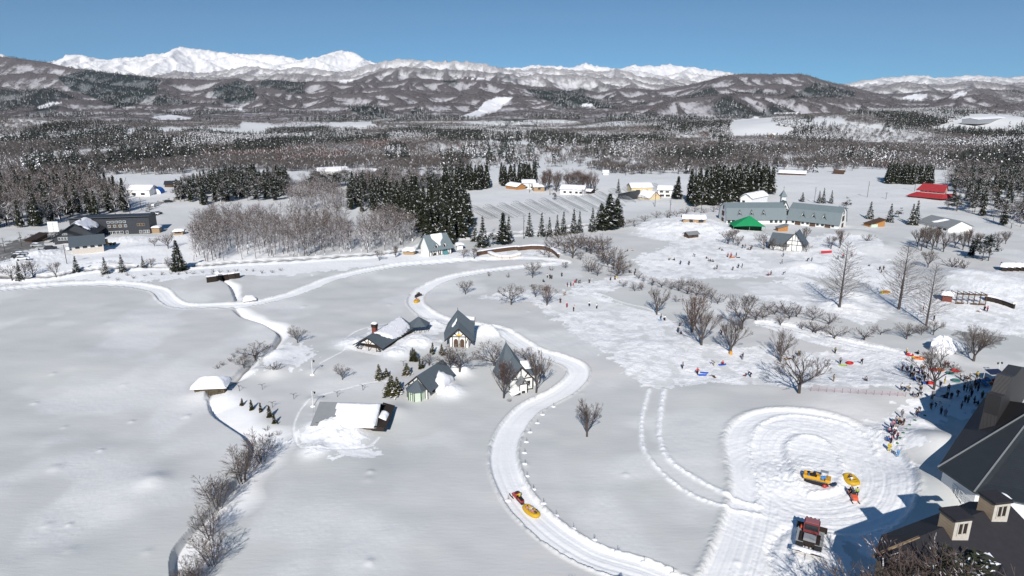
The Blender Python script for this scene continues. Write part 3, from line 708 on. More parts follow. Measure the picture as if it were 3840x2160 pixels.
for k in range(2): conifer('spruce', k, random.Random(850+k), 12, 2.9, .85, 900, .65, .015, [M_NEED, M_SNOW], .5, .1, droop=-.35, lay=13)
for k in range(2): conifer('cypress', k, random.Random(870+k), 6, 2.0, .8, 420, .5, .13, [M_NEEDY, M_SNOW], .5, .1, droop=.1)
for k in range(2): conifer('column', k, random.Random(880+k), 3, .42, .35, 260, .22, .03, [M_NEEDG, M_SNOW], .05, droop=.6)
for k in range(3): # broad pine, rounded
    rng = random.Random(900+k); t, c = MB(), MB(); t.bar((0,0,-1), (0,0,8), .2, .08, 5, 0, False)
    for i in range(16):
        b = rng.uniform(0, 2*PI); z = rng.uniform(3.5, 9.6); rr = 3.0*math.sqrt(max(0.03, 1-((z-5.6)/4.4)**2))*rng.uniform(.35, 1)
        o_ = Vector((math.cos(b)*rr, math.sin(b)*rr, z)); t.bar((0,0,z*.8), o_, .06, .03, 3, 0, False)
        for _ in range(30):
            q = o_+Vector((rng.gauss(0, .65), rng.gauss(0, .65), rng.gauss(0, .42)))
            leafclump(c, q, .6, rng, 1 if rng.random() < .16 else 0, .1, 2)
    proto('pine', k, t, c, M_BARK, [M_NEED, M_SNOW])
for k in range(3): # small shrub of bare twigs
    rng = random.Random(950+k); t, c = MB(), MB()
    for i in range(6):
        a = 2*PI*i/6+rng.uniform(-.4, .4); s_ = rng.uniform(.2, .9)
        limb(t, (0,0,-.2), (math.cos(a)*s_, math.sin(a)*s_, 1), .7, .028, 2, rng, .5, .3, .6, 3, (2, 2), 0, c, 1, 0.05, .25, .7)
    proto('shrub', k, t, c, M_BARK, [M_TWIG, M_SNOW])

TR = random.Random(7)
def plant(name, kind, loc, h, label, cat='tree', group=None, wide=1.0, k=None, lean=0.0):
    k = TR.randrange(len(PROTO[kind])) if k is None else k % len(PROTO[kind])
    o = thing(name, label, cat, loc, TR.uniform(0, 6.28), group)
    w = wide*TR.uniform(.93, 1.07); o.scale = (h*w, h*w, h)
    if lean: o.rotation_euler[0] = TR.uniform(-lean, lean); o.rotation_euler[1] = TR.uniform(-lean, lean)
    tm, cm = PROTO[kind][k]
    link('trunk', tm, o); link('crown', cm, o)
    return o
def hpix(pt, npx):
    """height in metres that spans npx photo pixels at a point"""
    zc = pt.y*cP-(pt.z-CAMH)*sP
    return npx*zc/FPX/0.94

# ------------------------------------------------------------ woods whose trees can be told apart
def scatter(poly, n, seed, mind=3.0):
    rng = random.Random(seed); W_ = [P(a, b, 0) for a, b in poly]
    x0, x1 = min(p.x for p in W_), max(p.x for p in W_); y0, y1 = min(p.y for p in W_), max(p.y for p in W_)
    out = []; tries = 0; xs = [(p.x, p.y) for p in W_]
    while len(out) < n and tries < n*60:
        tries += 1; x = rng.uniform(x0, x1); y = rng.uniform(y0, y1)
        if not inpoly(np.array([x]), np.array([y]), xs)[0]: continue
        if any((x-a)**2+(y-b)**2 < mind*mind for a, b in out): continue
        out.append((x, y))
    return out
WOODS = [ # kind mix, count, polygon of tree bases, height range, name, label
 ([('wood', 5), ('cedar', 2)], 40, [(-120,720),(200,700),(330,712),(440,760),(500,806),(270,812),(250,840),(180,850),(0,860),(-120,880)], (13, 19), 'tall tree in the dense left hand wood behind the long dark building', 'trees of the wood behind the dark building'),
 ([('pine', 3), ('cedar', 2), ('wood', 1)], 55, [(655,738),(730,700),(860,672),(1065,672),(1100,735),(1060,752),(900,754),(740,770),(680,764)], (9, 14), 'snow flecked evergreen in the pine wood beyond the dark building', 'trees of the pine wood beyond the dark building'),
 ([('wood', 1)], 22, [(1075,750),(1140,705),(1270,730),(1295,790),(1275,812),(1180,808),(1090,785)], (9, 12), 'reddish brown bare tree in the rounded grove on the field edge', 'bare trees of the rounded red brown grove'),
 ([('cedar', 3), ('pine', 1)], 32, [(1290,785),(1320,715),(1450,700),(1490,780),(1400,795)], (9, 14), 'snowy cedar in the dark clump behind the bare wood', 'cedars of the clump behind the bare wood'),
 ([('cedar', 1)], 62, [(1420,835),(1470,780),(1640,775),(1740,790),(1775,870),(1700,925),(1600,905),(1540,850)], (13.5, 19), 'tall dark cedar with snow flecks behind the two dormer house', 'cedars of the tall stand behind the two dormer house'),
 ([('wood', 1)], 60, [(725,985),(715,905),(770,855),(900,838),(1060,838),(1280,845),(1480,858),(1560,890),(1540,925),(1400,948),(1100,968),(900,980)], (7.5, 14.5), 'bare snow hung tree in the broad brown wood along the road', 'bare trees of the broad wood along the road'),
 ([('wood', 2), ('pine', 1)], 20, [(1110,725),(1180,690),(1450,685),(1660,695),(1660,715),(1490,765),(1300,700)], (9, 14), 'brown and green tree in the strip of wood below the long white roofs', 'trees of the strip below the long white roofs'),
 ([('cedar', 1)], 22, [(1665,720),(1680,692),(1830,690),(1835,712)], (12, 17), 'cedar in the small stand left of the far farmhouses', 'cedars of the small stand left of the farmhouses'),
 ([('cedar', 1)], 20, [(1862,698),(1880,680),(2010,672),(2015,692)], (11, 15), 'clipped looking cedar behind the far farmhouses', 'cedars behind the farmhouses'),
 ([('wood', 1), ('vase', 1)], 16, [(2030,720),(2060,700),(2240,700),(2250,722)], (11, 14), 'pale grey bare tree right behind the far farmhouses', 'bare trees behind the farmhouses'),
 ([('cedar', 1)], 66, [(2585,758),(2640,728),(2850,705),(2905,722),(2860,742),(2700,772),(2600,775)], (15, 19), 'cedar in the big block of cedars above the green tent', 'cedars of the big block above the green tent'),
 ([('cedar', 1)], 48, [(3320,690),(3328,672),(3480,675),(3500,692)], (11, 13), 'cedar in the rectangular grove left of the red roofed house', 'cedars of the rectangular grove near the red roof'),
 ([('pine', 3), ('wood', 2), ('cedar', 1)], 75, [(3540,700),(3600,650),(3950,650),(3950,890),(3760,850),(3660,800),(3540,785),(3530,765),(3620,750)], (9, 13), 'snow flecked tree in the dark wood at the right edge', 'trees of the dark wood at the right edge'),
 ([('wood', 1)], 8, [(3530,715),(3540,680),(3620,670),(3600,720)], (9, 12), 'thin bare tree at the near corner of the right hand wood', 'thin bare trees at the corner of the right wood'),
]
KN = {'wood': 'bare_tree', 'vase': 'bare_tree', 'round': 'bare_tree', 'stems': 'bare_tree', 'cedar': 'cedar_tree', 'pine': 'pine_tree', 'fir': 'fir_tree', 'spruce': 'spruce_tree', 'redwood': 'redwood_tree', 'cherry': 'cherry_tree', 'cypress': 'cypress_tree', 'column': 'columnar_shrub', 'shrub': 'bare_shrub'}
def wood(mixk, n, poly, hr, label, group, seed):
    bag = [k for k, c in mixk for _ in range(c)]
    for x, y in scatter(poly, n, seed, 2.4):
        k = TR.choice(bag)
        lab = label
        nm = KN[k]
        pre = {'wood': 'bare ', 'vase': 'bare ', 'cedar': 'dark cedar: ', 'pine': 'bushy pine: '}
        if len(mixk) > 1: lab = {'wood': 'bare deciduous ', 'vase': 'vase shaped bare ', 'cedar': 'tall narrow cedar ', 'pine': 'bushy dark pine '}[k]+'tree '+label[label.index(' in the ' if ' in the ' in label else ' right '):][1:]
        plant(nm, k, (x, y, hz(x, y)-.2), TR.uniform(*hr)*(0.85 if k == 'pine' else 1), lab, 'tree', group+(' (%s)' % nm.replace('_', ' ') if len(mixk) > 1 else ''), wide={'wood': 1.25, 'cedar': 1.12}.get(k, 1.0))
for i_, (mk, n, poly, hr, lab, grp) in enumerate(WOODS): wood(mk, n, poly, hr, lab, grp, 40+i_)
FILL = [440, 200, 130, 26, 34, 430, 330, 16, 14, 18, 50, 30, 330, 10]

# ------------------------------------------------------------ far forest, one mass nobody could count
def lowconifer(rng, snow):
    c = MB()
    for i in range(34):
        f = rng.random()**.8; z = .08+.9*f; rr = .15*(1-f)**.7*rng.uniform(.5, 1.1); b = rng.uniform(0, 2*PI); s_ = .14*(1.1-.6*f)
        a = rng.uniform(0, 2*PI); w = Vector((-math.sin(a), math.cos(a), 0)); q = Vector((math.cos(b)*rr, math.sin(b)*rr, z)); o = Vector((math.cos(b), math.sin(b), -.8))
        c.add([q-w*s_*.6+Vector((0,0,s_*.3)), q+o*s_, q+w*s_*.6+Vector((0,0,s_*.3))], [(0, 1, 2)], 1 if rng.random() < snow else 0)
    return c
def lowbare(rng, snow):
    c = MB()
    for i in range(2): c.bar((rng.uniform(-.12, .12), rng.uniform(-.12, .12), 0), (rng.uniform(-.2, .2), rng.uniform(-.2, .2), .8), .016, .008, 3, 0, False)
    for i in range(60):
        b = rng.uniform(0, 2*PI); rr = rng.uniform(.02, .40); z = rng.uniform(.28, .75); s_ = rng.uniform(.10, .24)
        q = Vector((math.cos(b)*rr, math.sin(b)*rr, z)); h_ = rng.uniform(.3, 1.1); b2 = b+rng.uniform(-1.2, 1.2); e = q+Vector((math.cos(b2)*s_*h_, math.sin(b2)*s_*h_, s_*(1.25-h_))); w = Vector((rng.gauss(0, 1), rng.gauss(0, 1), 0)).normalized()*.026
        mi = 1 if rng.random() < snow*(1.6-z*1.6) else 0
        c.add([q-w, q+w, e+w*.5, e-w*.5], [(0, 1, 2, 3)], mi)
    return c
def gn_scatter(name, pts, idx, rot, scl, protos, label, cat):
    """one object that sets a copy of a small tree on every point"""
    me = bpy.data.meshes.new(name); n = len(pts); me.vertices.add(n); me.vertices.foreach_set('co', np.asarray(pts, np.float32).reshape(-1))
    for k, a, t in (('pick', idx, 'INT'), ('turn', rot, 'FLOAT'), ('size', scl, 'FLOAT')):
        at = me.attributes.new(k, t, 'POINT'); at.data.foreach_set('value', np.asarray(a, np.int32 if t == 'INT' else np.float32))
    o = link(name, me); tag(o, label, cat, kind='stuff')
    pc = bpy.data.collections.new(name+'_kinds')
    for i, pm in enumerate(protos):
        po = bpy.data.objects.new('%s_kind_%02d' % (name, i), pm); pc.objects.link(po)
    ng = bpy.data.node_groups.new(name+'_scatter', 'GeometryNodeTree')
    ng.interface.new_socket('Geometry', in_out='INPUT', socket_type='NodeSocketGeometry'); ng.interface.new_socket('Geometry', in_out='OUTPUT', socket_type='NodeSocketGeometry')
    gi = ng.nodes.new('NodeGroupInput'); go = ng.nodes.new('NodeGroupOutput')
    ip = ng.nodes.new('GeometryNodeInstanceOnPoints'); ci = ng.nodes.new('GeometryNodeCollectionInfo')
    ci.inputs['Collection'].default_value = pc; ci.inputs['Separate Children'].default_value = True; ci.inputs['Reset Children'].default_value = True
    def na(nm, t):
        a = ng.nodes.new('GeometryNodeInputNamedAttribute'); a.data_type = t; a.inputs['Name'].default_value = nm; return a.outputs['Attribute']
    ip.inputs['Pick Instance'].default_value = True
    cx = ng.nodes.new('ShaderNodeCombineXYZ'); ng.links.new(na('turn', 'FLOAT'), cx.inputs[2])
    e2r = ng.nodes.new('FunctionNodeEulerToRotation'); ng.links.new(cx.outputs[0], e2r.inputs[0])
    ng.links.new(gi.outputs[0], ip.inputs['Points']); ng.links.new(ci.outputs[0], ip.inputs['Instance'])
    ng.links.new(na('pick', 'INT'), ip.inputs['Instance Index']); ng.links.new(e2r.outputs[0], ip.inputs['Rotation']); ng.links.new(na('size', 'FLOAT'), ip.inputs['Scale'])
    ng.links.new(ip.outputs[0], go.inputs[0])
    md = o.modifiers.new('scatter', 'NODES'); md.node_group = ng
    return o
KINDS = []; KIDX = {}
for kk in ('wood', 'pine', 'cedar', 'vase'):
    for (tm, cm) in PROTO[kk]:
        b = MB(); n0 = len(tm.vertices)
        me = bpy.data.meshes.new('tree_'+kk)
        vs = [tuple(v.co) for v in tm.vertices]+[tuple(v.co) for v in cm.vertices]
        fs = [tuple(p.vertices) for p in tm.polygons]+[tuple(i+n0 for i in p.vertices) for p in cm.polygons]
        me.from_pydata(vs, [], fs); me.materials.append(M_BARK); me.materials.append(cm.materials[0]); me.materials.append(M_SNOW)
        me.polygons.foreach_set('material_index', [2 if p.material_index else 0 for p in tm.polygons]+[2 if p.material_index else 1 for p in cm.polygons]); me.update()
        KIDX.setdefault(kk, []).append(len(KINDS)); KINDS.append(me)
wp, wi, wsz = [], [], []
for i_, (mk, n, poly, hr, lab, grp) in enumerate(WOODS):
    bag = [k for k, c_ in mk for _ in range(c_)]; r_ = random.Random(900+i_)
    for x, y in scatter(poly, FILL[i_], 500+i_, 1.6):
        if i_ in (2, 5, 6, 12) and vn(np.array([x/17.0]), np.array([y/22.0]), 77)[0] < .30: continue
        k_ = r_.choice(bag); wp.append((x, y, hz(x, y)-.2)); wi.append(r_.choice(KIDX[k_])); wsz.append(r_.uniform(*hr)*(.82 if k_ == 'pine' else .93))
gn_scatter('woodland', np.array(wp), wi, [r_.uniform(0, 6.28) for _ in wp], wsz, KINDS, 'close standing bare trees, pines and cedars filling the woods between the single trees', 'woodland')
FRONT = [(-600,690),(230,686),(500,676),(560,662),(700,650),(900,636),(1180,650),(1450,660),(1660,648),(1870,638),(2140,628),(2260,648),(2400,658),(2740,663),(2940,650),(3080,653),(3250,640),(3530,640),(3660,642),(4400,640)]
CLEAR = [[(240,690),(600,668),(700,652),(900,636),(1010,642),(900,660),(600,700)],
 [(560,515),(640,480),(840,490),(1000,470),(1040,480),(960,505),(700,505)],[(430,530),(500,480),(650,475),(680,488),(560,492)],
 [(1180,660),(1200,640),(1330,632),(1420,640),(1420,668)],[(1460,662),(1480,655),(1670,640),(1680,655)],[(1810,650),(1860,638),(2140,628),(2260,648),(2260,670),(1850,668)],
 [(2730,480),(2740,455),(2830,440),(2900,445),(2900,470),(2980,490),(2960,515),(2740,520)],[(3050,455),(3070,442),(3180,448),(3160,472)],
 [(2080,580),(2180,555),(2200,565),(2120,590)],[(3470,492),(3640,432),(3700,428),(3840,440),(3900,470),(3700,492)],[(3240,475),(3300,470),(3300,490),(3240,490)],
 [(900,460),(1040,470),(1030,485),(900,478)],[(1240,460),(1400,455),(1400,475),(1250,480)],[(2640,520),(2660,540),(2640,560)]]
rs = np.random.RandomState(5)
def forest_points(n, y0, y1, umax=0.98):
    y = np.sqrt(rs.uniform(y0*y0, y1*y1, n)); u = rs.uniform(-umax, umax, n); x = u*(y+12)
    return x, y
nx, ny_ = forest_points(420000, 520, 2600)
nz = relief(nx.astype(np.float32), ny_.astype(np.float32))
px_, py_ = proj(nx, ny_, nz)
keep = py_ < np.interp(px_, [a for a, b in FRONT], [b for a, b in FRONT])
for pl in CLEAR: keep &= ~inpoly(px_+20*(vn(nx/30, ny_/60, 3)-.5), py_+10*(vn(nx/30, ny_/60, 4)-.5), pl)
dens = fbm(nx/90, ny_/160, 4, 200)
keep &= rs.uniform(0, 1, len(nx)) < np.clip(0.5+1.2*(dens-.3), 0.35, 1)*np.where(dens < .47, .32, 1)*np.clip(.35+ny_/1600, 0, 1)
nx, ny_, nz, px_, py_ = nx[keep], ny_[keep], nz[keep], px_[keep], py_[keep]
cmask = fbm(nx/150+9, ny_/260, 4, 210)+0.09*(rs.uniform(-1, 1, len(nx)))
thr = np.where(px_ > 2900, .565, .575)
isc = cmask > thr
for pl in ([(80,640),(130,590),(200,590),(215,650),(120,660)],[(230,650),(250,600),(300,590),(320,640)],[(450,620),(460,560),(520,560),(510,620)],[(1450,620),(1460,560),(1530,560),(1540,620)],
           [(700,520),(900,500),(1250,480),(1400,510),(1300,550),(760,560)],[(2500,430),(2650,400),(2660,500),(2520,520)],[(2660,540),(2660,470),(2740,480),(2740,540)],[(3300,500),(3330,440),(3460,440),(3450,500)]):
    isc |= inpoly(px_+20*(vn(nx/30, ny_/60, 5)-.5), py_, pl) & (rs.uniform(0, 1, len(nx)) < .8)
snowy = fbm(nx/70, ny_/120, 3, 220)
NP = [lowconifer(random.Random(i), .02+.03*i).mesh('far_conifer', [M_FARNEED, M_SNOW]) for i in range(3)]
NP += [lowconifer(random.Random(9), .28).mesh('far_conifer', [M_FARNEED, M_SNOW])]
NP += [lowbare(random.Random(20+i), .03+.05*i).mesh('far_bare_tree', [M_FARBARE, M_SNOW]) for i in range(3)]
NP += [lowbare(random.Random(29), .42).mesh('far_bare_tree', [M_FARBARE, M_SNOW]), lowbare(random.Random(30), .15).mesh('far_bare_tree', [M_TWIGR, M_SNOW])]
pick = np.where(isc, np.where(snowy > .58, 3, rs.randint(0, 3, len(nx))), np.where(snowy > .62, 7, np.where(fbm(nx/60, ny_/80, 2, 230) > .68, 8, 4+rs.randint(0, 3, len(nx)))))
size = np.where(isc, rs.uniform(9, 15, len(nx)), rs.uniform(7.5, 11, len(nx)))
size = size*np.where(isc & (cmask > thr+.08), 1.25, 1.0)*np.clip(1.12-ny_/2600, .42, .88)
gn_scatter('forest', np.stack([nx, ny_, nz-.3], -1), pick, rs.uniform(0, 6.28, len(nx)), size, NP, 'grey brown and dark green forest covering the plain below the hills', 'forest')
# tree cover of the lower hills
fx, fy = forest_points(150000, 2600, 7200, 0.92)
fi = np.clip(np.searchsorted(HY, fy)-1, 0, len(HY)-2); fu = np.clip(((fx/(fy+12))-GU[0])/(GU[1]-GU[0]), 0, NC-2); fj = fu.astype(int)
fz = hZ[fi, fj]
keep = (opn[fi, fj] < .5) & (alt[fi, fj] < .5) & ((rs.uniform(0, 1, len(fx)) < 0.22+0.7*crest[fi, fj]) | (con[fi, fj] > .5))
fx, fy, fz, fc = fx[keep], fy[keep], fz[keep], con[fi, fj][keep]
fcon = (rs.uniform(0, 1, len(fx)) < fc*0.9)
sz = np.where(fcon, rs.uniform(16, 24, len(fx)), rs.uniform(12, 17, len(fx)))
pk = np.where(fcon, rs.randint(0, 4, len(fx)), 4+rs.randint(0, 3, len(fx)))
gn_scatter('hill_forest', np.stack([fx, fy, fz-2], -1), pk, rs.uniform(0, 6.28, len(fx)), sz, NP, 'bare purple grey woods and dark plantations on the lower mountain slopes', 'forest')
# ------------------------------------------------------------ building materials
def ribbed(name, col, step=0.45, axis=0, rough=0.45, depth=0.05, spec=0.4, var=0.12):
    """sheet metal or siding: one colour with real seams raised by bump, dust varying the tone"""
    m, nd, lk, bs = newmat(name)
    tc = N(nd, 'ShaderNodeTexCoord'); sp = N(nd, 'ShaderNodeSeparateXYZ'); lk.new(tc.outputs['Object'], sp.inputs[0])
    fr = mth(nd, lk, 'FRACT', mth(nd, lk, 'MULTIPLY', sp.outputs[axis], 1.0/step))
    seam = mth(nd, lk, 'LESS_THAN', fr, 0.14)
    no = N(nd, 'ShaderNodeTexNoise', i_Scale=0.7, i_Detail=6.0, i_Roughness=0.65); lk.new(tc.outputs['Object'], no.inputs['Vector'])
    c = mixc(nd, lk, no.outputs[0], tuple(x*(1-var*2) for x in col), tuple(x*(1+var*2) for x in col))
    c = mixc(nd, lk, mth(nd, lk, 'MULTIPLY', seam, 0.35), c, tuple(x*0.45 for x in col))
    lk.new(c, bs.inputs['Base Color']); bs.inputs['Roughness'].default_value = rough; bs.inputs['Specular IOR Level'].default_value = spec
    bp = N(nd, 'ShaderNodeBump', i_Distance=depth, i_Strength=0.8); lk.new(seam, bp.inputs['Height']); lk.new(bp.outputs[0], bs.inputs['Normal'])
    return m
M_SLATE = plain('roof_slate_blue', (0.095, 0.115, 0.13), 0.6, 0.3, 0.16, 1.2, 0.02)
M_SLATEL = plain('roof_grey_green', (0.17, 0.205, 0.215), 0.6, 0.3, 0.12, 1.0, 0.02)
M_PLAST = plain('plaster_white', (0.78, 0.77, 0.73), 0.85, 0.1, 0.05, 2.0)
M_TIMB = plain('timber_dark', (0.035, 0.026, 0.022), 0.7, 0.2, 0.3, 4.0)
M_GLASS = plain('window_glass', (0.03, 0.035, 0.04), 0.12, 0.6, 0.3, 2.0)
M_BRICK = plain('brick_red', (0.20, 0.06, 0.045), 0.8, 0.2, 0.3, 6.0)
M_WOODO = plain('wood_orange', (0.42, 0.20, 0.07), 0.7, 0.2, 0.25, 3.0)
M_WOODT = plain('wood_tan', (0.36, 0.25, 0.15), 0.7, 0.2, 0.25, 3.0)
M_WOODD = plain('wood_brown', (0.10, 0.06, 0.04), 0.7, 0.2, 0.3, 3.0)
M_GREENP = plain('pale_green_panel', (0.55, 0.63, 0.50), 0.7, 0.2, 0.1, 2.0)
M_DKGREEN = plain('dark_green_frame', (0.02, 0.05, 0.035), 0.6, 0.3, 0.2, 2.0)
M_WATTLE = plain('dry_brushwood', (0.16, 0.13, 0.09), 0.9, 0.1, 0.6, 5.0, 0.15, stretch=(3, 3, 0.7))
M_DARKM = ribbed('dark_metal_siding', (0.042, 0.045, 0.052), 0.6, 0, 0.5)
M_DARKB = ribbed('dark_brown_siding', (0.042, 0.039, 0.040), 0.35, 1, 0.65)
M_ROOFB = ribbed('black_metal_roof', (0.030, 0.034, 0.038), 0.30, 1, 0.5, 0.04)
M_ROOFD = plain('charcoal_roof', (0.032, 0.030, 0.034), 0.75, 0.25, 0.25, 1.5, 0.03)
M_RED = ribbed('red_metal_roof', (0.34, 0.035, 0.04), 0.6, 0, 0.45)
M_TENT = plain('green_canvas', (0.012, 0.24, 0.085), 0.6, 0.3, 0.12, 0.8)
M_BARNR = plain('barn_grey', (0.22, 0.23, 0.235), 0.7, 0.2, 0.15, 1.0)
M_WHITEP = plain('white_paint', (0.78, 0.78, 0.77), 0.5, 0.3, 0.04, 2.0)
M_GREY = plain('galvanised_grey', (0.28, 0.29, 0.30), 0.5, 0.4, 0.15, 3.0)
M_CREAM = plain('cream_wall', (0.72, 0.60, 0.36), 0.8, 0.1, 0.08, 1.0)
M_YEL = plain('crown_yellow', (0.72, 0.42, 0.03), 0.5, 0.3, 0.15, 4.0)

def frame_at(pl, pr):
    a = G(*pl); b = G(*pr); d = b-a
    return (a+b)/2, math.atan2(d.y, d.x), math.hypot(d.x, d.y)
def gable_roof(w, d, hw, hr, ov, t, ends=0.35, mi=0, up=0.0):
    """two slabs, ridge along local y from -ends to d+ends; eaves overhang ov"""
    mb = MB(); s = hr/(w/2); xe = w/2+ov; ze = hw-ov*s; zr = hw+hr
    for k in (-1, 1):
        mb.slab([(0, -ends, zr+up), (k*xe, -ends, ze+up), (k*xe, d+ends, ze+up), (0, d+ends, zr+up)], t, mi)
    return mb
def gable_walls(w, d, hw, hr, z0=-1.5):
    mb = MB(); x = w/2-.02
    prof = [(-x, z0), (x, z0), (x, hw-.06), (0, hw+hr-.1), (-x, hw-.06)]
    vs = [(a, 0.0, b) for a, b in prof]+[(a, d, b) for a, b in prof]
    mb.add(vs, [(0,1,2,3,4), (9,8,7,6,5)]+[(i, 5+i, 5+(i+1) % 5, (i+1) % 5) for i in range(5)]); return mb
def window(par, u, z, w, h, y=0.0, side='F', half=0.0, d=0.0, fm=None, pm=None, name='window', bars=1, deep=0.10):
    """window (frame with bars) on a wall; its pane is a part of it"""
    fm = fm or M_TIMB; pm = pm or M_GLASS
    f, p = MB(), MB(); fw = min(.09, w*.16)
    def bx(mb, a0, a1, z0, z1, o0, o1):
        if side == 'F': mb.box(a0, a1, y-o1, y-o0, z0, z1)
        elif side == 'R': mb.box(half+o0, half+o1, a0, a1, z0, z1)
        elif side == 'L': mb.box(-half-o1, -half-o0, a0, a1, z0, z1)
    bx(p, u-w/2+fw*.5, u+w/2-fw*.5, z+fw*.5, z+h-fw*.5, -.03, deep*.45)
    bx(f, u-w/2, u-w/2+fw, z, z+h, -.02, deep); bx(f, u+w/2-fw, u+w/2, z, z+h, -.02, deep)
    bx(f, u-w/2+fw, u+w/2-fw, z, z+fw, -.02, deep); bx(f, u-w/2+fw, u+w/2-fw, z+h-fw, z+h, -.02, deep)
    for i in range(bars): bx(f, u-w/2+w*(i+1)/(bars+1)-fw*.25, u-w/2+w*(i+1)/(bars+1)+fw*.25, z+fw, z+h-fw, -.02, deep*.8)
    o = f.build(name, fm, par); p.build('pane', pm, o); return o
def timbers(par, lines, y=-.03, w=.16, t=.09, mat=None, name='timber_frame'):
    mb = MB()
    for i, (x0, z0, x1, z1) in enumerate(lines):
        yy = y-(i % 5)*.004
        a = Vector((x0, 0, z0)); b = Vector((x1, 0, z1)); dd = (b-a).normalized(); n = Vector((-dd.z, 0, dd.x))*w/2
        p = [a-n, b-n, b+n, a+n]
        mb.add([(q.x, yy-t, q.z) for q in p]+[(q.x, yy+.02, q.z) for q in p], [(0,1,2,3), (7,6,5,4), (0,4,5,1), (1,5,6,2), (2,6,7,3), (3,7,4,0)])
    return mb.build(name, mat or M_TIMB, par)
def snowpad(poly, t, seed=1, res=0.5, mat=None, name='roof_snow', parent=None, lump=0.15, edge=0.35):
    """thick rounded snow lying on a planar polygon (3-d corner points, convex or not)"""
    p = [Vector(a) for a in poly]; n = Vector((0, 0, 0))
    for i in range(len(p)): n += p[i].cross(p[(i+1) % len(p)])
    n.normalize(); n = -n if n.z < 0 else n
    u = (p[1]-p[0]).normalized(); w = n.cross(u)
    q = [((a-p[0]).dot(u), (a-p[0]).dot(w)) for a in p]
    x0, x1 = min(a[0] for a in q), max(a[0] for a in q); y0, y1 = min(a[1] for a in q), max(a[1] for a in q)
    nx_ = max(4, int((x1-x0)/res)); ny__ = max(4, int((y1-y0)/res))
    gx, gy = np.meshgrid(np.linspace(x0-.05, x1+.05, nx_+1), np.linspace(y0-.05, y1+.05, ny__+1), indexing='ij')
    dist = np.full(gx.shape, 1e9)
    for i in range(len(q)):
        a, b = np.array(q[i]), np.array(q[(i+1) % len(q)]); d = b-a; L = np.hypot(*d)
        if L < 1e-6: continue
        t_ = np.clip(((gx-a[0])*d[0]+(gy-a[1])*d[1])/L**2, 0, 1); dist = np.minimum(dist, np.hypot(gx-a[0]-t_*d[0], gy-a[1]-t_*d[1]))
    ins = inpoly(gx, gy, q); dist = np.where(ins, dist, -dist)+(vn(gx/.7+seed, gy/.7, seed)-.5)*edge
    th = t*np.sqrt(np.clip(dist/(t*1.1+.1), 0, 1))*(1-lump+2*lump*fbm(gx/1.3+seed, gy/1.3, 3, seed))
    inside = dist > 0.0
    mb = MB(); idx = {}
    for i in range(nx_+1):
        for j in range(ny__+1):
            idx[i, j] = len(mb.v); c = p[0]+u*gx[i, j]+w*gy[i, j]+n*(th[i, j]+.015 if inside[i, j] else -.05); mb.v.append(tuple(c))
    for i in range(nx_):
        for j in range(ny__):
            if inside[i, j] or inside[i+1, j] or inside[i, j+1] or inside[i+1, j+1]:
                mb.f.append((idx[i, j], idx[i+1, j], idx[i+1, j+1], idx[i, j+1])); mb.m.append(0)
    return mb.build(name, mat or M_SNOW, parent, True)

# ---- the small half timbered houses of the village
# tall steep house with porch
c, rz, w = frame_at((1908,1470), (1998,1458)); w = max(w, 4.8)
t = thing('timbered_house', 'tall steep roofed half timbered house with a small front porch between two bare trees', 'house', (c.x, c.y, c.z), rz)
H, E = 5.3, 2.7; b = MB(); x = w/2+.35; D = 6.0
PKx, PKy, PKz = -1.6, 4.6, 9.4
A = (0, -.5, H+.15); LF = (-x-.3, -.5, E-.7); LB = (-x-1.1, D, E-.2); RF = (x+.3, -.5, E-.9); RB = (x+.2, D+.4, E-.1); PK = (PKx, PKy, PKz); M1 = (-.75, 2.3, 6.9)
b.slab([A, LF, (-x-.75, 2.6, E-.5), M1], .14); b.slab([M1, (-x-.75, 2.6, E-.5), LB, PK], .14); b.slab([A, M1, (x+.25, 2.6, E-.5), RF], .14); b.slab([M1, PK, RB, (x+.25, 2.6, E-.5)], .14); b.slab([PK, LB, RB], .14)
b.slab([(1.2, 3.4, 5.1), (x+2.2, 3.2, 4.9), (x+2.8, .7, 2.5), (1.6, .7, 2.9)], .14); b.slab([(1.2, 3.4, 5.1), (x+2.2, 3.2, 4.9), (x+2.8, 5.7, 2.5), (1.6, 5.7, 2.9)], .14)
b.bar(PK, (PKx, PKy, PKz+.5), .1, .03, 6)
rf = b.build('roof', M_SLATE, t)
snowpad([(1.4, 3.0, 5.25), (x+1.6, 2.9, 5.15), (x+.7, 1.6, 3.9), (1.0, 2.0, 4.3)], .3, 3, parent=rf)
gable_walls(w, D-.6, E+.1, H-E-.15).build('wall', M_PLAST, t)
wg = MB(); wg.box(w/2+.01, w/2+2.1, 1.4, 5.0, -1.5, 3.2); wg.build('side_wing', M_PLAST, t)
timbers(t, [(-w/2+.08, -.3, -w/2+.08, 2.7), (w/2-.08, -.3, w/2-.08, 2.7), (-w/2, 2.65, w/2, 2.65), (0, 2.7, 0, 5.1), (-1.7, 3.9, -.9, 2.9), (1.7, 3.9, .9, 2.9), (-w/2, 0.05, w/2, .05)])
timbers(t, [(0, H+.05, -x-.3, E-.8), (0, H+.05, x+.3, E-.95)], y=-.52, w=.22, t=.06, name='bargeboard')
pb = MB(); pb.slab([(0, -1.7, 3.1), (-1.35, -1.7, 1.9), (-1.35, -.04, 1.9), (0, -.04, 3.6)], .1); pb.slab([(0, -1.7, 3.1), (1.35, -1.7, 1.75), (1.35, -.04, 1.75), (0, -.04, 3.6)], .1)
po = pb.build('porch', M_BARNR, t); g2 = gable_walls(1.75, 1.3, 2.0, .75); g2.v = [(a, b_-1.35, z_) for a, b_, z_ in g2.v]; g2.build('porch_wall', M_PLAST, po)
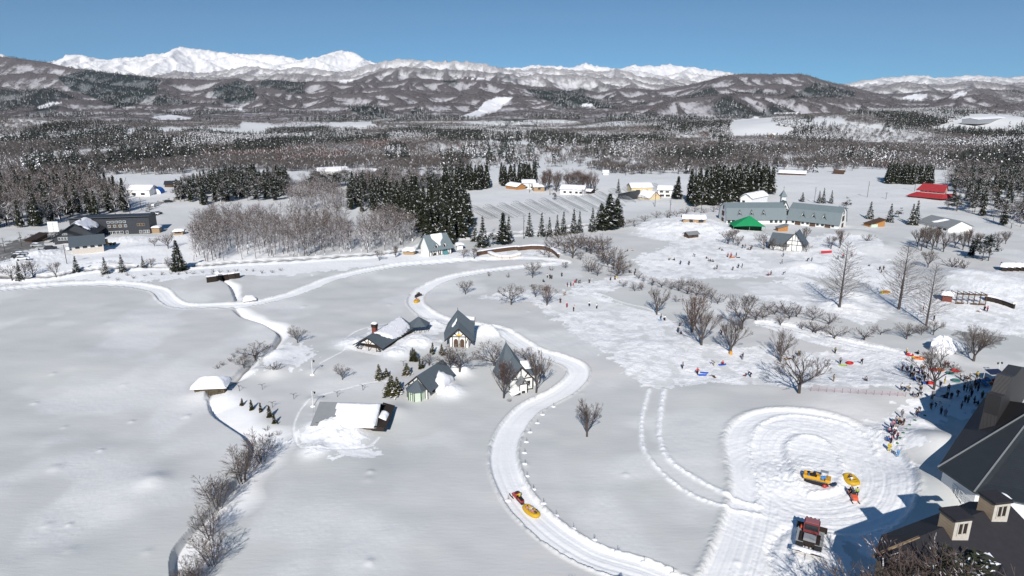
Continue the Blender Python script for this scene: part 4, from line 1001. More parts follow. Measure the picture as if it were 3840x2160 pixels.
timbers(po, [(-.85, -.3, -.85, 2.0), (.85, -.3, .85, 2.0), (-.85, 2.0, .85, 2.0), (0, 2.0, 0, 2.7), (-.4, 2.05, 0, 2.5), (.4, 2.05, 0, 2.5)], y=-1.38, w=.12)
window(t, 0, -.1, .7, .55, y=-1.38, name='hatch', bars=0); window(t, 1.65, 1.0, .8, .9, bars=1)
lt = MB(); lt.slab([(-1.0, -.5, 1.3), (-2.9, -.9, .9), (-2.9, -2.4, .25), (-1.0, -2.0, .55)], .12); l_ = lt.build('lean_to', M_WOODD, t); snowpad([(-1.0, -.5, 1.32), (-2.9, -.9, .92), (-2.9, -2.4, .27), (-1.0, -2.0, .57)], .22, 5, parent=l_, res=.3)
pk_ = MB()
for i in range(9): pk_.box(-2.3+i*.16, -2.22+i*.16, -2.1, -2.04, -.4, .45)
pk_.build('picket_fence', M_TIMB, t)
# house with the glazed octagonal bay
a, b_ = P(1566, 1408, 4.6), P(1662, 1347, 4.6); ax = math.atan2(b_.y-a.y, b_.x-a.x)-PI/2; gz = hz(a.x, a.y)
t = thing('timbered_house', 'small slate roofed house with a pale green eight sided bay and a snow bank against its side', 'house', (a.x, a.y, gz), ax)
w, D, E, Hh = 4.9, 9.6, 2.3, 2.4
rf = MB(); s = .45
rf.slab([(0, -.4, E+Hh), (-3.1, -.4, E-.35), (-3.1, D*.28, E-.35), (0, D*.28, E+Hh)], .14); rf.slab([(0, -.4, E+Hh), (3.1, -.4, E-.6), (3.1, 2.6, E-.6), (0, 2.6, E+Hh)], .14)
rf.slab([(0, 2.6, E+Hh), (3.1, 2.6, E-.6), (2.9, D, E-.4), (0, D, E+Hh)], .14); rf.slab([(0, D*.28, E+Hh), (-3.1, D*.28, E-.35), (-2.4, D, E+.2), (0, D, E+Hh)], .14)
rf = rf.build('roof', M_SLATE, t); gable_walls(w, D-.3, E, Hh-.1).build('wall', M_PLAST, t)
timbers(t, [(0, E+Hh-.1, -2.95, E-.4), (0, E+Hh-.1, 2.95, E-.6)], y=-.42, w=.2, t=.06, name='bargeboard')
timbers(t, [(-w/2+.1, -.3, -w/2+.1, E), (w/2-.1, -.3, w/2-.1, E), (-w/2, E, w/2, E), (0, E, 0, E+Hh-.2), (-1.2, E+1.1, -.6, E+.2)])
bay = MB(); pts = [(-1.7, 0), (-1.75, -1.3), (-.75, -2.3), (.6, -2.3), (1.6, -1.4), (1.7, 0)]
bay.prism(pts, -1.2, 2.1); bo = bay.build('bay', M_GREENP, t)
rb = MB(); ov_ = [(-2.05, .0), (-2.1, -1.45), (-.9, -2.7), (.75, -2.7), (1.95, -1.65), (2.05, 0)]
for i in range(5): rb.slab([(0, -.2, 3.9), (ov_[i][0], ov_[i][1], 2.0), (ov_[i+1][0], ov_[i+1][1], 2.0)], .08)
rb.build('bay_roof', M_SLATE, bo)
fr = MB()
for i, (x_, y_) in enumerate(pts): fr.bar((x_*1.02, y_*1.02-.02, -1.0), (x_*1.02, y_*1.02-.02, 2.05), .09, .09, 4)
for x_ in (-.35, .2): fr.box(x_-.06, x_+.06, -2.36, -2.28, -.5, 2.05)
fr.box(-.35, .2, -2.355, -2.285, 1.4, 1.5); fr.build('bay_frame', M_DKGREEN, bo)
wd = MB(); wd.box(2.48, 2.56, .6, 2.3, .5, 1.5); wo_ = wd.build('window', M_GLASS, t)
snowpad([(3.2, 2.2, .6), (3.6, 2.6, -.2), (3.4, 9.3, .4), (2.2, 9.2, 1.7), (1.2, 6, 3.4), (1.8, 3.4, 2.6)], 1.2, 8, parent=None, res=.35, lump=.12).parent = rf
# little chapel like house with the golden emblem
c, rz, w = frame_at((1683,1301), (1761,1303)); w = 4.9
t = thing('timbered_house', 'half timbered house with arched windows, golden emblem and pointed slate roof', 'house', (c.x, c.y, c.z), rz)
E, Hh, D = 2.7, 2.1, 6.5; x = w/2
b = MB(); PK = (-.8, 4.2, 8.2); A = (0, -.6, E+Hh+.2); M1 = (-.25, 1.8, 6.0)
b.slab([A, (-x-1.0, -.6, E-1.0), (-x-1.6, 2.2, E+.1), M1], .14); b.slab([A, M1, (x+1.0, 1.6, E-.1), (x+1.1, -.6, E-1.2)], .14)
b.slab([M1, (-x-1.6, 2.2, E+.1), (-x-1.0, 4.6, E+1.8), PK], .14); b.slab([M1, PK, (x+.9, 4.4, E+1.9), (x+1.0, 1.6, E-.1)], .14)
b.slab([PK, (-x-1.0, 4.6, E+1.8), (-x-.8, 6.8, E-.2), (x+.8, 6.8, E-.2), (x+.9, 4.4, E+1.9)][:3]+[(x+.8, 6.8, E-.2)], .12)
b.slab([(-.6, 5.2, 6.3), (x+.9, 5.6, 5.9), (x+.9, 4.2, 4.2), (-.3, 3.6, 5.3)], .12); b.bar(PK, (PK[0], PK[1], PK[2]+.6), .1, .03, 6)
rf = b.build('roof', M_SLATE, t)
snowpad([(-.9, 1.4, 5.75), (-.6, 2.6, 6.7), (-1.9, 2.5, 4.7), (-2.0, 1.9, 4.3), (-1.5, 1.7, 5.0)], .22, 4, parent=rf, res=.25)
snowpad([(-.4, 5.1, 6.4), (x+.7, 5.4, 6.0), (x+.6, 4.8, 5.2), (.2, 4.3, 6.0)], .25, 5, parent=rf, res=.3)
gable_walls(w, D, E, Hh).build('wall', M_PLAST, t)
timbers(t, [(-x+.08, -.4, -x+.08, E), (x-.08, -.4, x-.08, E), (-x, E, x, E), (0, -.4, 0, E+Hh-.2), (-1.35, E+1.0, -.55, E+.35), (1.35, E+1.0, .55, E+.35), (-x+.85, -.4, -x+.85, E), (x-.85, -.4, x-.85, E), (x-.8, 1.0, x-.2, 2.5)])
timbers(t, [(0, E+Hh+.1, -x-1.0, E-1.05), (0, E+Hh+.1, x+1.1, E-1.25)], y=-.62, w=.24, t=.07, name='bargeboard')
for u_ in (-.75, .75):
    m_ = MB(); arc = [(u_-.52, -.4), (u_+.52, -.4), (u_+.52, 1.5)]+[(u_+.52*math.cos(k*PI/6), 1.5+.62*math.sin(k*PI/6)) for k in range(1, 6)]+[(u_-.52, 1.5)]
    m_.add([(p_, -.1, q_) for p_, q_ in arc]+[(p_, .02, q_) for p_, q_ in arc], [tuple(range(len(arc)))]+[(i, len(arc)+i, len(arc)+(i+1) % len(arc), (i+1) % len(arc)) for i in range(len(arc))]); m_.build('arched_window', M_WOODD, t)
em = MB(); em.ball((0, -.18, E+.45), (.32, .06, .3), 8, 5)
for s_ in (-1, 1):
    for k in range(3): em.bar((s_*.2, -.18, E+.45), (s_*(.75-.1*k), -.18, E+.55-.17*k), .07, .03, 4)
em.build('emblem', M_YEL, t)
# long low house with porch, snow filled roof and chimney
a, b_ = P(1381, 1271, 3.4), P(1507, 1193, 3.4); ax = math.atan2(b_.y-a.y, b_.x-a.x)-PI/2; gz = hz(a.x, a.y)
t = thing('long_house', 'long low half timbered house with open porch, brick chimney and roof buried in snow', 'house', (a.x, a.y, gz), ax)
w, D, E, Hh = 7.0, 15.5, 1.5, 2.0
rfo = gable_roof(w, D, E, Hh, .5, .16, .6).build('roof', M_SLATE, t)
snowpad([(.1, 2.6, 3.62), (1.6, 3.6, 2.75), (3.4, 5.2, 1.75), (3.9, 9.0, 1.4), (3.2, 14.6, 1.75), (0, 15.8, 3.6)], .5, 11, parent=rfo, res=.3, mat=M_SNOWP, lump=.12)
wl = gable_walls(w-.4, D-2.2, E, Hh-.15); wl.v = [(p_, q_+2.2, r_) for p_, q_, r_ in wl.v]; wl.build('wall', M_WOODD, t)
gp = MB(); gp.slab([(-2.2, .05, 1.75), (2.2, .05, 1.75), (0, .05, 3.05)], .08, up=Vector((0, -1, 0))); gp.build('gable_panel', M_PLAST, t)
timbers(t, [(0, 1.7, 0, 3.3), (-1.1, 2.5, -.5, 1.9), (1.1, 2.5, .5, 1.9), (-3.2, 1.6, 3.2, 1.6), (-3.2, -.5, -3.2, 1.5), (-2.1, -.5, -2.1, 1.6), (0, -.5, 0, 1.7), (2.1, -.5, 2.1, 1.6), (3.2, -.5, 3.2, 1.5), (-3.2, .25, -2.1, .25), (2.1, .25, 3.2, .25), (-3.2, .2, -2.2, 1.4), (3.2, .2, 2.2, 1.4)], w=.13)
timbers(t, [(0, E+Hh, -w/2-.5, E-.35), (0, E+Hh, w/2+.5, E-.35)], y=-.62, w=.2, t=.06, name='bargeboard')
em = MB(); em.ball((0, -.1, 2.2), (.35, .05, .25), 8, 5); em.build('emblem', M_WOODT, t)
ch = MB(); ch.box(-2.3, -1.2, 5.4, 6.4, .8, 3.9); co = ch.build('chimney', M_BRICK, t)
ch = MB(); ch.box(-2.38, -1.12, 5.32, 6.48, 3.9, 4.8); ch.build('chimney_top', M_TIMB, co); snowpad([(-2.4, 5.3, 4.8), (-1.1, 5.3, 4.8), (-1.1, 6.5, 4.8), (-2.4, 6.5, 4.8)], .4, 2, parent=co, res=.15, lump=.05, edge=.05)
# hexagonal pavilion at its far end
c = P(1570, 1208, 2.4); gz = hz(c.x, c.y)
t = thing('pavilion', 'hexagonal slate roofed pavilion at the far end of the long low house', 'pavilion', (c.x, c.y, gz), R(12))
b = MB(); hx = [(3.1*math.cos(PI/3*k), 3.1*math.sin(PI/3*k)) for k in range(6)]
for k in range(6): b.slab([(0, 0, 3.9), (hx[k][0], hx[k][1], 1.9), (hx[(k+1) % 6][0], hx[(k+1) % 6][1], 1.9)], .1)
b.build('roof', M_SLATE, t); b = MB()
for k in range(12): b.bar((2.6*math.cos(PI/6*k), 2.6*math.sin(PI/6*k), -1), (2.6*math.cos(PI/6*k), 2.6*math.sin(PI/6*k), 2.0), .07, .07, 4)
b.build('posts', M_TIMB, t)
# shed with a snow slab
a = P(1314, 1510, 3.6); gz = hz(a.x, a.y-3)
tl, tr = P(1199, 1506, 3.5), P(1428, 1513, 3.5); rz = math.atan2(tr.y-tl.y, tr.x-tl.x); L = (tr-tl).length; mc = (tl+tr)/2
t = thing('low_shed', 'low grey roofed shed half covered by a flat slab of snow', 'shed', (mc.x, mc.y, gz), rz)
z1, z0 = 3.5-gz, 1.0-gz
b = MB(); b.slab([(-L/2, 0, z1), (L/2, 0, z1), (L/2+.3, -4.9, z0), (-L/2-.3, -4.9, z0)], .16); b.slab([(-L/2, 0, z1), (L/2, 0, z1), (L/2+.3, 4.6, z0), (-L/2-.3, 4.6, z0)], .16); ro = b.build('roof', M_BARNR, t)
snowpad([(-L/2+3.4, -.15, z1-.05), (L/2-.1, -.15, z1-.05), (L/2-.1, -4.95, z0), (-L/2+4.6, -4.8, z0+.05), (-L/2+3.9, -2.4, (z0+z1)/2+.05)], .7, 21, parent=ro, res=.28, lump=.04, edge=.15)
b = MB(); b.box(-L/2+.5, L/2-.9, -4.3, 4.0, -1, z0+.35); b.build('wall', M_WOODD, t)
b = MB(); b.box(L/2-.85, L/2+1.6, -4.6, 1.0, -1, z0-.1); b.slab([(L/2-.6, 3.8, z0+.9), (L/2+1.9, 3.0, z0+.7), (L/2+2.1, -4.8, z0+.1), (L/2-.5, -4.9, z0+.2)], .14); en = b.build('side_annexe', M_TIMB, t)
snowpad([(L/2+.3, -.2, z0+1.2), (L/2+1.6, -.2, z0+.6), (L/2+1.5, -2.6, z0+.4), (L/2+.3, -2.6, z0+.9)], .6, 23, parent=en, res=.25)
b = MB(); b.bar((-L/2-.3, -2.5, -.3), (-L/2-.6, -.5, 1.9), .04); b.bar((-L/2-.7, -2.5, -.3), (-L/2-1.0, -.5, 1.9), .04); b.build('ladder', M_GREY, t)
# brushwood hut with a fat snow cap over the creek
c = G(795, 1478)
t = thing('brushwood_hut', 'brushwood walled hut under a fat rounded snow cap above the creek', 'hut', (c.x, c.y, c.z+1.0), R(4))
b = MB(); b.box(-3.0, 3.0, -1.2, 1.6, -1.4, 1.15); b.add([(-2.6, -1.25, -.2), (2.6, -1.25, -.2), (.8, -1.3, -1.9), (-.6, -1.3, -1.9)], [(0, 1, 2, 3)]); b.build('wall', M_WATTLE, t)
rg_ = random.Random(3); b = MB()
for i in range(260):
    x_ = rg_.uniform(-3.1, 3.1); b.bar((x_, -1.25+rg_.uniform(-.15, .1), 1.2), (x_*.75+rg_.uniform(-.3, .3), -1.4+rg_.uniform(-.2, .1), rg_.uniform(-1.3, .4)), .03, .015, 3, 0, False)
b.build('brushwood', M_WATTLE, t)
snowpad([(-3.5, -1.9, 1.0), (3.4, -1.7, 1.0), (3.5, 2.4, 1.2), (-3.4, 2.2, 1.2)], 1.9, 31, parent=t, res=.25, name='snow_cap', lump=.03, edge=.1)

# ---- houses farther off
def simple_house(name, label, pl, pr, d, hw, hr, axis='x', roof=M_SLATE, wall=M_PLAST, snow=0.35, ov=.5, wins=(), z_off=0.0, group=None, gables=True, snow_part=1.0, cat='house', winm=None):
    c, rz, w = frame_at(pl, pr)
    t = thing(name, label, cat, (c.x, c.y, c.z+z_off), rz, group)
    if axis == 'x':   # ridge parallel to the visible long side
        o = MB(); s_ = hr/(d/2); ye = ov; xx = w/2+ov
        f = [(-xx, d/2, hw+hr), (xx, d/2, hw+hr), (xx, -ye, hw-ye*s_), (-xx, -ye, hw-ye*s_)]; bk = [(-xx, d/2, hw+hr), (xx, d/2, hw+hr), (xx, d+ye, hw-ye*s_), (-xx, d+ye, hw-ye*s_)]
        o.slab(f, .15); o.slab(bk, .15); ro = o.build('roof', roof, t)
        m_ = MB(); prof = [(0, -1.5), (d, -1.5), (d, hw-.05), (d/2, hw+hr-.12), (0, hw-.05)]
        m_.add([(-w/2, a, b) for a, b in prof]+[(w/2, a, b) for a, b in prof], [(4,3,2,1,0), (5,6,7,8,9)]+[(i, (i+1) % 5, 5+(i+1) % 5, 5+i) for i in range(5)]); m_.build('wall', wall, t)
        pads = [f, bk]
    else:
        ro = gable_roof(w, d, hw, hr, ov, .15, ov).build('roof', roof, t); gable_walls(w, d, hw, hr).build('wall', wall, t)
        s_ = hr/(w/2); xe = w/2+ov; pads = [[(0, -ov, hw+hr), (k*xe, -ov, hw-ov*s_), (k*xe, d+ov, hw-ov*s_), (0, d+ov, hw+hr)] for k in (-1, 1)]
    if snow:
        for i, pd in enumerate(pads): snowpad([Vector(p_) for p_ in pd], snow, int(c.x) % 17+i, .8, parent=ro, lump=.06, edge=.25)
    for (u, z, ww, hh) in wins: window(t, u*w, z, ww, hh, pm=winm)
    return t, w
# two dormer house
c, rz, w = frame_at((1608,962), (1695,950))
t = thing('dormer_house', 'half timbered house with two dormers and a heart of snow on its blue grey roof', 'house', (c.x, c.y, c.z), rz)
D, E, Hh = 6.5, 3.0, 4.6; b = MB(); s = Hh/(D/2)
f = [(-w/2-.3, D/2, E+Hh), (w/2-.4, D/2, E+Hh), (w/2+.8, -.9, E-.8), (-w/2-.2, -.9, E-.8)]; b.slab(f, .18); b.slab([(-w/2-.3, D/2, E+Hh), (w/2-.4, D/2, E+Hh), (w/2+.8, D+.9, E-.8), (-w/2-.8, D+.9, E-.8)], .18); ro = b.build('roof', M_SLATEL, t)
b = MB(); prof = [(0, -1.5), (D, -1.5), (D, E-.05), (D/2, E+Hh-.2), (0, E-.05)]; b.add([(-w/2+.2, p_, q_) for p_, q_ in prof]+[(w/2-.2, p_, q_) for p_, q_ in prof], [(4,3,2,1,0), (5,6,7,8,9)]+[(i, (i+1) % 5, 5+(i+1) % 5, 5+i) for i in range(5)]); b.build('wall', M_PLAST, t)
lines = [(-w/2+.2, E-.3, w/2-.2, E-.3), (-w/2+.2, 0, w/2-.2, 0)]
for i in range(11):
    x_ = -w/2+.3+i*(w-.6)/10; lines.append((x_, -.3, x_, E-.3))
for x_ in (-3.2, -.4, 2.0): lines += [(x_-.8, E-.4, x_, .1), (x_+.8, E-.4, x_, .1)]
timbers(t, lines, w=.16)
for u_ in (-1.9, 1.7):
    dm = MB(); g_ = gable_walls(1.7, 2.6, 1.4, 1.1, 0); dm.add([(p_+u_, q_-.15, r_+E-.6) for p_, q_, r_ in g_.v], g_.f); do = dm.build('dormer', M_PLAST, t)
    g_ = gable_roof(1.7, 2.6, 1.4, 1.1, .35, .1, .3); dm = MB(); dm.add([(p_+u_, q_-.15, r_+E-.6) for p_, q_, r_ in g_.v], g_.f); dm.build('dormer_roof', M_SLATEL, do)
    dm = MB(); dm.box(u_-.4, u_+.4, -.24, -.14, E-.2, E+.9); dm.box(u_-.85, u_-.75, -.2, -.12, E-.6, E+.8); dm.box(u_+.75, u_+.85, -.2, -.12, E-.6, E+.8); dm.build('dormer_window', M_TIMB, do)
snowpad([(-2.4, D/2, E+Hh+.02), (2.6, D/2, E+Hh+.02), (2.2, 1.9, E+1.7+1.0), (1.0, 1.2, E+1.7), (.5, .3, E+.4), (-.5, .2, E+.3), (-1.2, 1.2, E+1.7), (-2.2, 1.9, E+2.7)], .3, 3, parent=ro, res=.4)
b = MB(); b.box(1.0, 2.6, -1.2, -.15, -.3, 1.5); b.build('entrance', plain('teal_door', (0.10, 0.25, 0.27)), t); b = MB(); b.box(w/2-.2, w/2+1.3, 1.5, 4.5, -.5, 2.4); b.build('annexe', M_TIMB, t)
window(t, -2.4, .2, 1.2, .9, name='window')
# half timbered house with big gable near the tent
c, rz, w = frame_at((2950,939), (3004,944)); w = 6.0
t = thing('timbered_house', 'half timbered house with a high white gable and long grey wing below the green tent', 'house', (c.x, c.y, c.z), rz)
E, Hh, D = 3.2, 3.9, 8; b = MB()
b.slab([(0, -.6, E+Hh+.2), (-w/2-.9, -.6, E-.9), (-w/2-.9, D, E-.9), (0, D, E+Hh+.2)], .18); b.slab([(0, -.6, E+Hh+.2), (w/2+1.0, -.6, E-1.1), (w/2+1.0, D, E-1.1), (0, D, E+Hh+.2)], .18)
b.bar((0, -.3, E+Hh), (0, -.6, E+Hh+1.0), .2, .05, 5)
b.slab([(-9.3, 4.0, E+2.6), (-1.2, 4.0, E+2.6), (-2.0, -.2, 1.6), (-10, -.2, 1.5)], .16); b.slab([(-9.3, 4.0, E+2.6), (-1.2, 4.0, E+2.6), (-1.2, 8.0, 1.6), (-10, 8.0, 1.5)], .16)
ro = b.build('roof', M_SLATE, t); gable_walls(w, D-.5, E, Hh).build('wall', M_PLAST, t)
b = MB(); b.box(-9.0, -w/2-.02, .6, 7.2, -1.5, 2.3); b.build('wing_wall', M_PLAST, t); b = MB(); b.box(-9.9, -9.02, .6, 3, -1, 1.8); b.build('side_door', M_DARKM, t)
timbers(t, [(-w/2, 2.4, w/2, 2.4), (-w/2, 4.0, w/2, 4.0), (-1.0, 2.4, -1.0, 5.5), (1.0, 2.4, 1.0, 5.5), (0, 4, 0, 6.6), (-.9, -.2, -.9, 2.4), (.9, -.2, .9, 2.4), (w/2-.1, -.5, w/2-.1, 3.1), (-w/2+.1, -.5, -w/2+.1, 3.1), (-.9, .05, w/2, .05)], w=.14)
timbers(t, [(0, E+Hh+.1, -w/2-.9, E-1.0), (0, E+Hh+.1, w/2+1, E-1.2)], y=-.62, w=.22, t=.06, name='bargeboard')
# the school like building: two barn roofed wings bent at the steeple
sc_th = thing('hall', 'long white hall with grey green barn roof, dormers and a little steeple', 'building', tuple(G(2945, 838)))
o0 = sc_th.location.copy()
def wing(pa, pb, d, h1, h2, h3, dorm):
    """barn roofed wing between two front base points; h1 eave, h2 knee, h3 ridge"""
    a = G(*pa)-o0; b = G(*pb)-o0; a.z = b.z = -.3; u = (b-a); L = u.length; u.normalize(); n = Vector((-u.y, u.x, 0))
    def q(s_, y_, z_): return a+u*s_+n*y_+Vector((0, 0, z_))
    R_ = MB(); e = .8
    prof = [(-.8, h1-.6), (1.6, h2), (d/2, h3), (d-1.6, h2), (d+.8, h1-.6)]
    for i in range(4): R_.slab([q(-e*0, *prof[i]), q(L+e*.3, *prof[i]), q(L+e*.3, *prof[i+1]), q(-e*0, *prof[i+1])], .2)
    ro = R_.build('roof', M_SLATEL, sc_th)
    Wm = MB(); pw = [(0, -2), (0, h1), (1.7, h2-.3), (d/2, h3-.3), (d-1.7, h2-.3), (d, h1), (d, -2)]
    Wm.add([q(.25, *p_) for p_ in pw]+[q(L-.1, *p_) for p_ in pw], [tuple(range(7)), tuple(range(7, 14))[::-1]]+[(i, 7+i, 7+(i+1) % 7, (i+1) % 7) for i in range(7)]); Wm.build('wall', M_PLAST, sc_th)
    for s_ in dorm:
        dm = MB(); x0, y0, z0 = s_*L, .35, h1+.7
        dm.add([q(x0-.9, y0, z0), q(x0+.9, y0, z0), q(x0+.9, y0, z0+1.4), q(x0, y0, z0+2.9), q(x0-.9, y0, z0+1.4), q(x0-.9, y0+2, z0), q(x0+.9, y0+2, z0), q(x0+.9, y0+2, z0+1.4), q(x0, y0+2.4, z0+2.9), q(x0-.9, y0+2, z0+1.4)], [(0,1,2,3,4), (0,5,6,1), (1,6,7,2), (4,9,5,0)])
        do = dm.build('dormer', M_PLAST, sc_th); dm = MB()
        for k in (-1, 1): dm.slab([q(x0, y0-.5, z0+3.3), q(x0+k*1.35, y0-.5, z0+.4), q(x0+k*1.35, y0+1.2, z0+.4), q(x0, y0+3.0, z0+3.3)], .14)
        dm.build('dormer_roof', M_SLATEL, do); dm = MB(); dm.add([q(x0-.6, y0-.06, z0+.15), q(x0+.6, y0-.06, z0+.15), q(x0+.6, y0-.06, z0+1.3), q(x0, y0-.06, z0+2.3), q(x0-.6, y0-.06, z0+1.3)], [(0,1,2,3,4)]); dm.build('dormer_window', M_GLASS, do)
    return q, L
q, L = wing((2722,838), (2945,838), 12, 2.7, 7.4, 9.4, (.22, .42, .62))
for i, s_ in enumerate((.05, .12, .76, .84, .92)):
    m_ = MB(); m_.add([q(s_*L-.7, -.05, .6), q(s_*L+.7, -.05, .6), q(s_*L+.7, -.05, 2.1), q(s_*L-.7, -.05, 2.1)], [(0,1,2,3)]); m_.build('window', M_GLASS, sc_th)
for z_, y_, w_, h_ in ((6.3, 5.9, 1.4, 1.6), (3.2, 5.9, 3.4, 2.2), (-.5, 5.9, 3.0, 2.6)):
    m_ = MB(); m_.add([q(.15, y_-w_/2, z_), q(.15, y_+w_/2, z_), q(.15, y_+w_/2, z_+h_), q(.15, y_-w_/2, z_+h_)], [(3,2,1,0)]); m_.build('gable_window', M_WOODD, sc_th)
q, L = wing((2950,838), (3146,858), 12, 2.7, 7.4, 9.6, (.30, .50, .70))
for i in range(9):
    s_ = .12+i*.095; big = i % 3 == 1; m_ = MB(); w_ = 1.3 if big else .6; m_.add([q(s_*L-w_, -.05, .1 if big else .9), q(s_*L+w_, -.05, .1 if big else .9), q(s_*L+w_, -.05, 2.1), q(s_*L-w_, -.05, 2.1)], [(0,1,2,3)]); m_.build('window', M_WOODD if big else M_GLASS, sc_th)
for z_, y_, w_, h_ in ((6.3, 5.9, 1.6, 1.8), (3.2, 5.9, 3.8, 2.4), (-.6, 5.9, 3.4, 2.9)):
    m_ = MB(); m_.add([q(L-.02, y_-w_/2, z_), q(L-.02, y_+w_/2, z_), q(L-.02, y_+w_/2, z_+h_), q(L-.02, y_-w_/2, z_+h_)], [(0,1,2,3)]); m_.build('gable_window', M_WOODD, sc_th)
c = P(2941, 808, 3.2)-o0; m_ = MB(); cx_, cy_ = c.x, c.y
m_.add([(cx_-2.9, cy_-.2, 3.0), (cx_+2.9, cy_-.2, 3.0), (cx_+2.9, cy_-.2, 4.2), (cx_, cy_-.2, 9.2), (cx_-2.9, cy_-.2, 4.2), (cx_-2.9, cy_+4, 3), (cx_+2.9, cy_+4, 3), (cx_+2.9, cy_+4, 4.2), (cx_, cy_+5, 9.2), (cx_-2.9, cy_+4, 4.2)], [(0,1,2,3,4), (0,5,6,1), (1,6,7,2), (4,9,5,0), (2,7,8,3), (3,8,9,4)])
gb = m_.build('entrance_gable', M_PLAST, sc_th); m_ = MB()
for k in (-1, 1): m_.slab([(cx_, cy_-.8, 10.0), (cx_+k*3.6, cy_-.8, 3.2), (cx_+k*3.6, cy_+3.4, 3.2), (cx_, cy_+6, 10.0)], .2)
m_.build('gable_roof', M_SLATEL, gb); m_ = MB(); m_.add([(cx_-2.1, cy_-.27, 3.5), (cx_+2.1, cy_-.27, 3.5), (cx_+2.1, cy_-.27, 4.4), (cx_, cy_-.27, 8.2), (cx_-2.1, cy_-.27, 4.4)], [(0,1,2,3,4)]); gw = m_.build('gable_window', M_GLASS, gb)
m_ = MB()
for x_ in (-1.3, -.45, .45, 1.3): m_.box(cx_+x_-.06, cx_+x_+.06, cy_-.34, cy_-.28, 3.5, 8.0-abs(x_)*1.9)
for z_ in (4.4, 5.4, 6.4): m_.box(cx_-2.1+max(0, (z_-4.4)*.55), cx_+2.1-max(0, (z_-4.4)*.55), cy_-.335, cy_-.285, z_, z_+.1)
m_.build('glazing_bars', M_WHITEP, gw)
m_ = MB(); m_.box(cx_-.4, cx_+1.5, cy_+4.2, cy_+6.1, 8, 11.6); st = m_.build('steeple', M_PLAST, sc_th); m_ = MB(); m_.v = []; X0, Y0 = cx_+.55, cy_+5.15
m_.add([(X0-1.5, Y0-1.5, 11.4), (X0+1.5, Y0-1.5, 11.4), (X0+1.5, Y0+1.5, 11.4), (X0-1.5, Y0+1.5, 11.4), (X0, Y0, 14.6)], [(0,1,4), (1,2,4), (2,3,4), (3,0,4), (3,2,1,0)]); m_.build('steeple_roof', M_SLATEL, st); m_ = MB(); m_.bar((X0, Y0, 14.5), (X0, Y0, 16.4), .07, .04, 5); m_.bar((X0-.5, Y0, 15.6), (X0+.5, Y0, 15.6), .05, .05, 4); m_.build('weather_vane', M_TIMB, st)
# green tent
c = G(2810, 868); t = thing('marquee', 'big green canvas tent with a pointed roof in front of the long white hall', 'tent', (c.x, c.y+4, c.z), R(-3))
b = MB(); hw_, hd_ = 7.0, 4.5; top = (1.0, 0, 6.3); n_ = 14; ring = []
for i in range(n_):
    for side in range(4): pass
cor = [(-hw_, -hd_), (hw_, -hd_), (hw_, hd_), (-hw_, hd_)]
for k in range(4):
    (xa, ya), (xb, yb) = cor[k], cor[(k+1) % 4]
    rows = []
    for j in range(7):
        f_ = j/6; g_ = f_**1.25; row = []
        for i in range(9):
            e_ = i/8; x_ = xa+(xb-xa)*e_; y_ = ya+(yb-ya)*e_; sag = .35*math.sin(PI*e_)*f_
            row.append(len(b.v)); b.v.append((top[0]+(x_-top[0])*f_, top[1]+(y_-top[1])*f_, top[2]+(2.1-top[2])*(f_*.9+.1*g_)+sag*(1 if k in (0, 2) else .6)))
        rows.append(row)
    for j in range(6):
        for i in range(8): b.f.append((rows[j][i], rows[j+1][i], rows[j+1][i+1], rows[j][i+1])); b.m.append(0)
b.build('canopy', M_TENT, t, True); b = MB()
for x_, y_ in cor+[(0, -hd_), (0, hd_)]: b.bar((x_*.98, y_*.98, -1), (x_*.98, y_*.98, 2.15), .08, .08, 5)
b.build('posts', M_GREY, t); b = MB(); b.box(-6.6, 6.6, -.2, 4.2, -.5, 1.6); b.build('back_screen', plain('dark_green_canvas', (0.01, 0.06, 0.03)), t)
# huts round the play slope
simple_house('log_hut', 'small log hut with a snow roof on top of the snow pile left of the tent', (2562,836), (2645,836), 5, 2.0, 1.4, roof=M_WOODD, wall=M_WOODT, snow=.5, wins=((-.15, .3, 1.6, 1.2), (.3, .3, 2.2, 1.2)), cat='hut')
simple_house('lean_hut', 'little brown hut with a bare grey roof on the play slope', (2582,894), (2618,890), 3.2, 1.8, .8, roof=M_BARNR, wall=M_WOODD, snow=0, ov=.6, wins=((-.1, .2, 1.0, .9),), cat='hut')
def monopitch(name, label, pl, pr, d, h0, h1, roof, wall, cat='shed', snow=0.0, slope='x', z_off=0):
    c, rz, w = frame_at(pl, pr); t = thing(name, label, cat, (c.x, c.y, c.z+z_off), rz)
    if slope == 'x': cr = [(-w/2-.3, -.4, h0), (w/2+.3, -.4, h1), (w/2+.3, d+.4, h1), (-w/2-.3, d+.4, h0)]
    else: cr = [(-w/2-.3, -.4, h0), (w/2+.3, -.4, h0), (w/2+.3, d+.4, h1), (-w/2-.3, d+.4, h1)]
    b = MB(); b.slab(cr, .15); ro = b.build('roof', roof, t)
    zf = lambda x_, y_: h0+(h1-h0)*((x_+w/2)/w if slope == 'x' else y_/d)-.18
    b = MB(); q_ = [(-w/2, .2), (w/2, .2), (w/2, d), (-w/2, d)]; b.add([(x_, y_, -1) for x_, y_ in q_]+[(x_, y_, zf(x_, y_)) for x_, y_ in q_], [(0,1,5,4), (1,2,6,5), (2,3,7,6), (3,0,4,7)]); b.build('wall', wall, t)
    if snow: snowpad(cr, snow, 5, .6, parent=ro, lump=.05, edge=.2)
    return t, w
monopitch('wood_rack', 'open wooden rack with a tilted grey roof right of the green tent', (2918,868), (2954,868), 3, 1.6, 3.0, M_BARNR, M_WOODO)
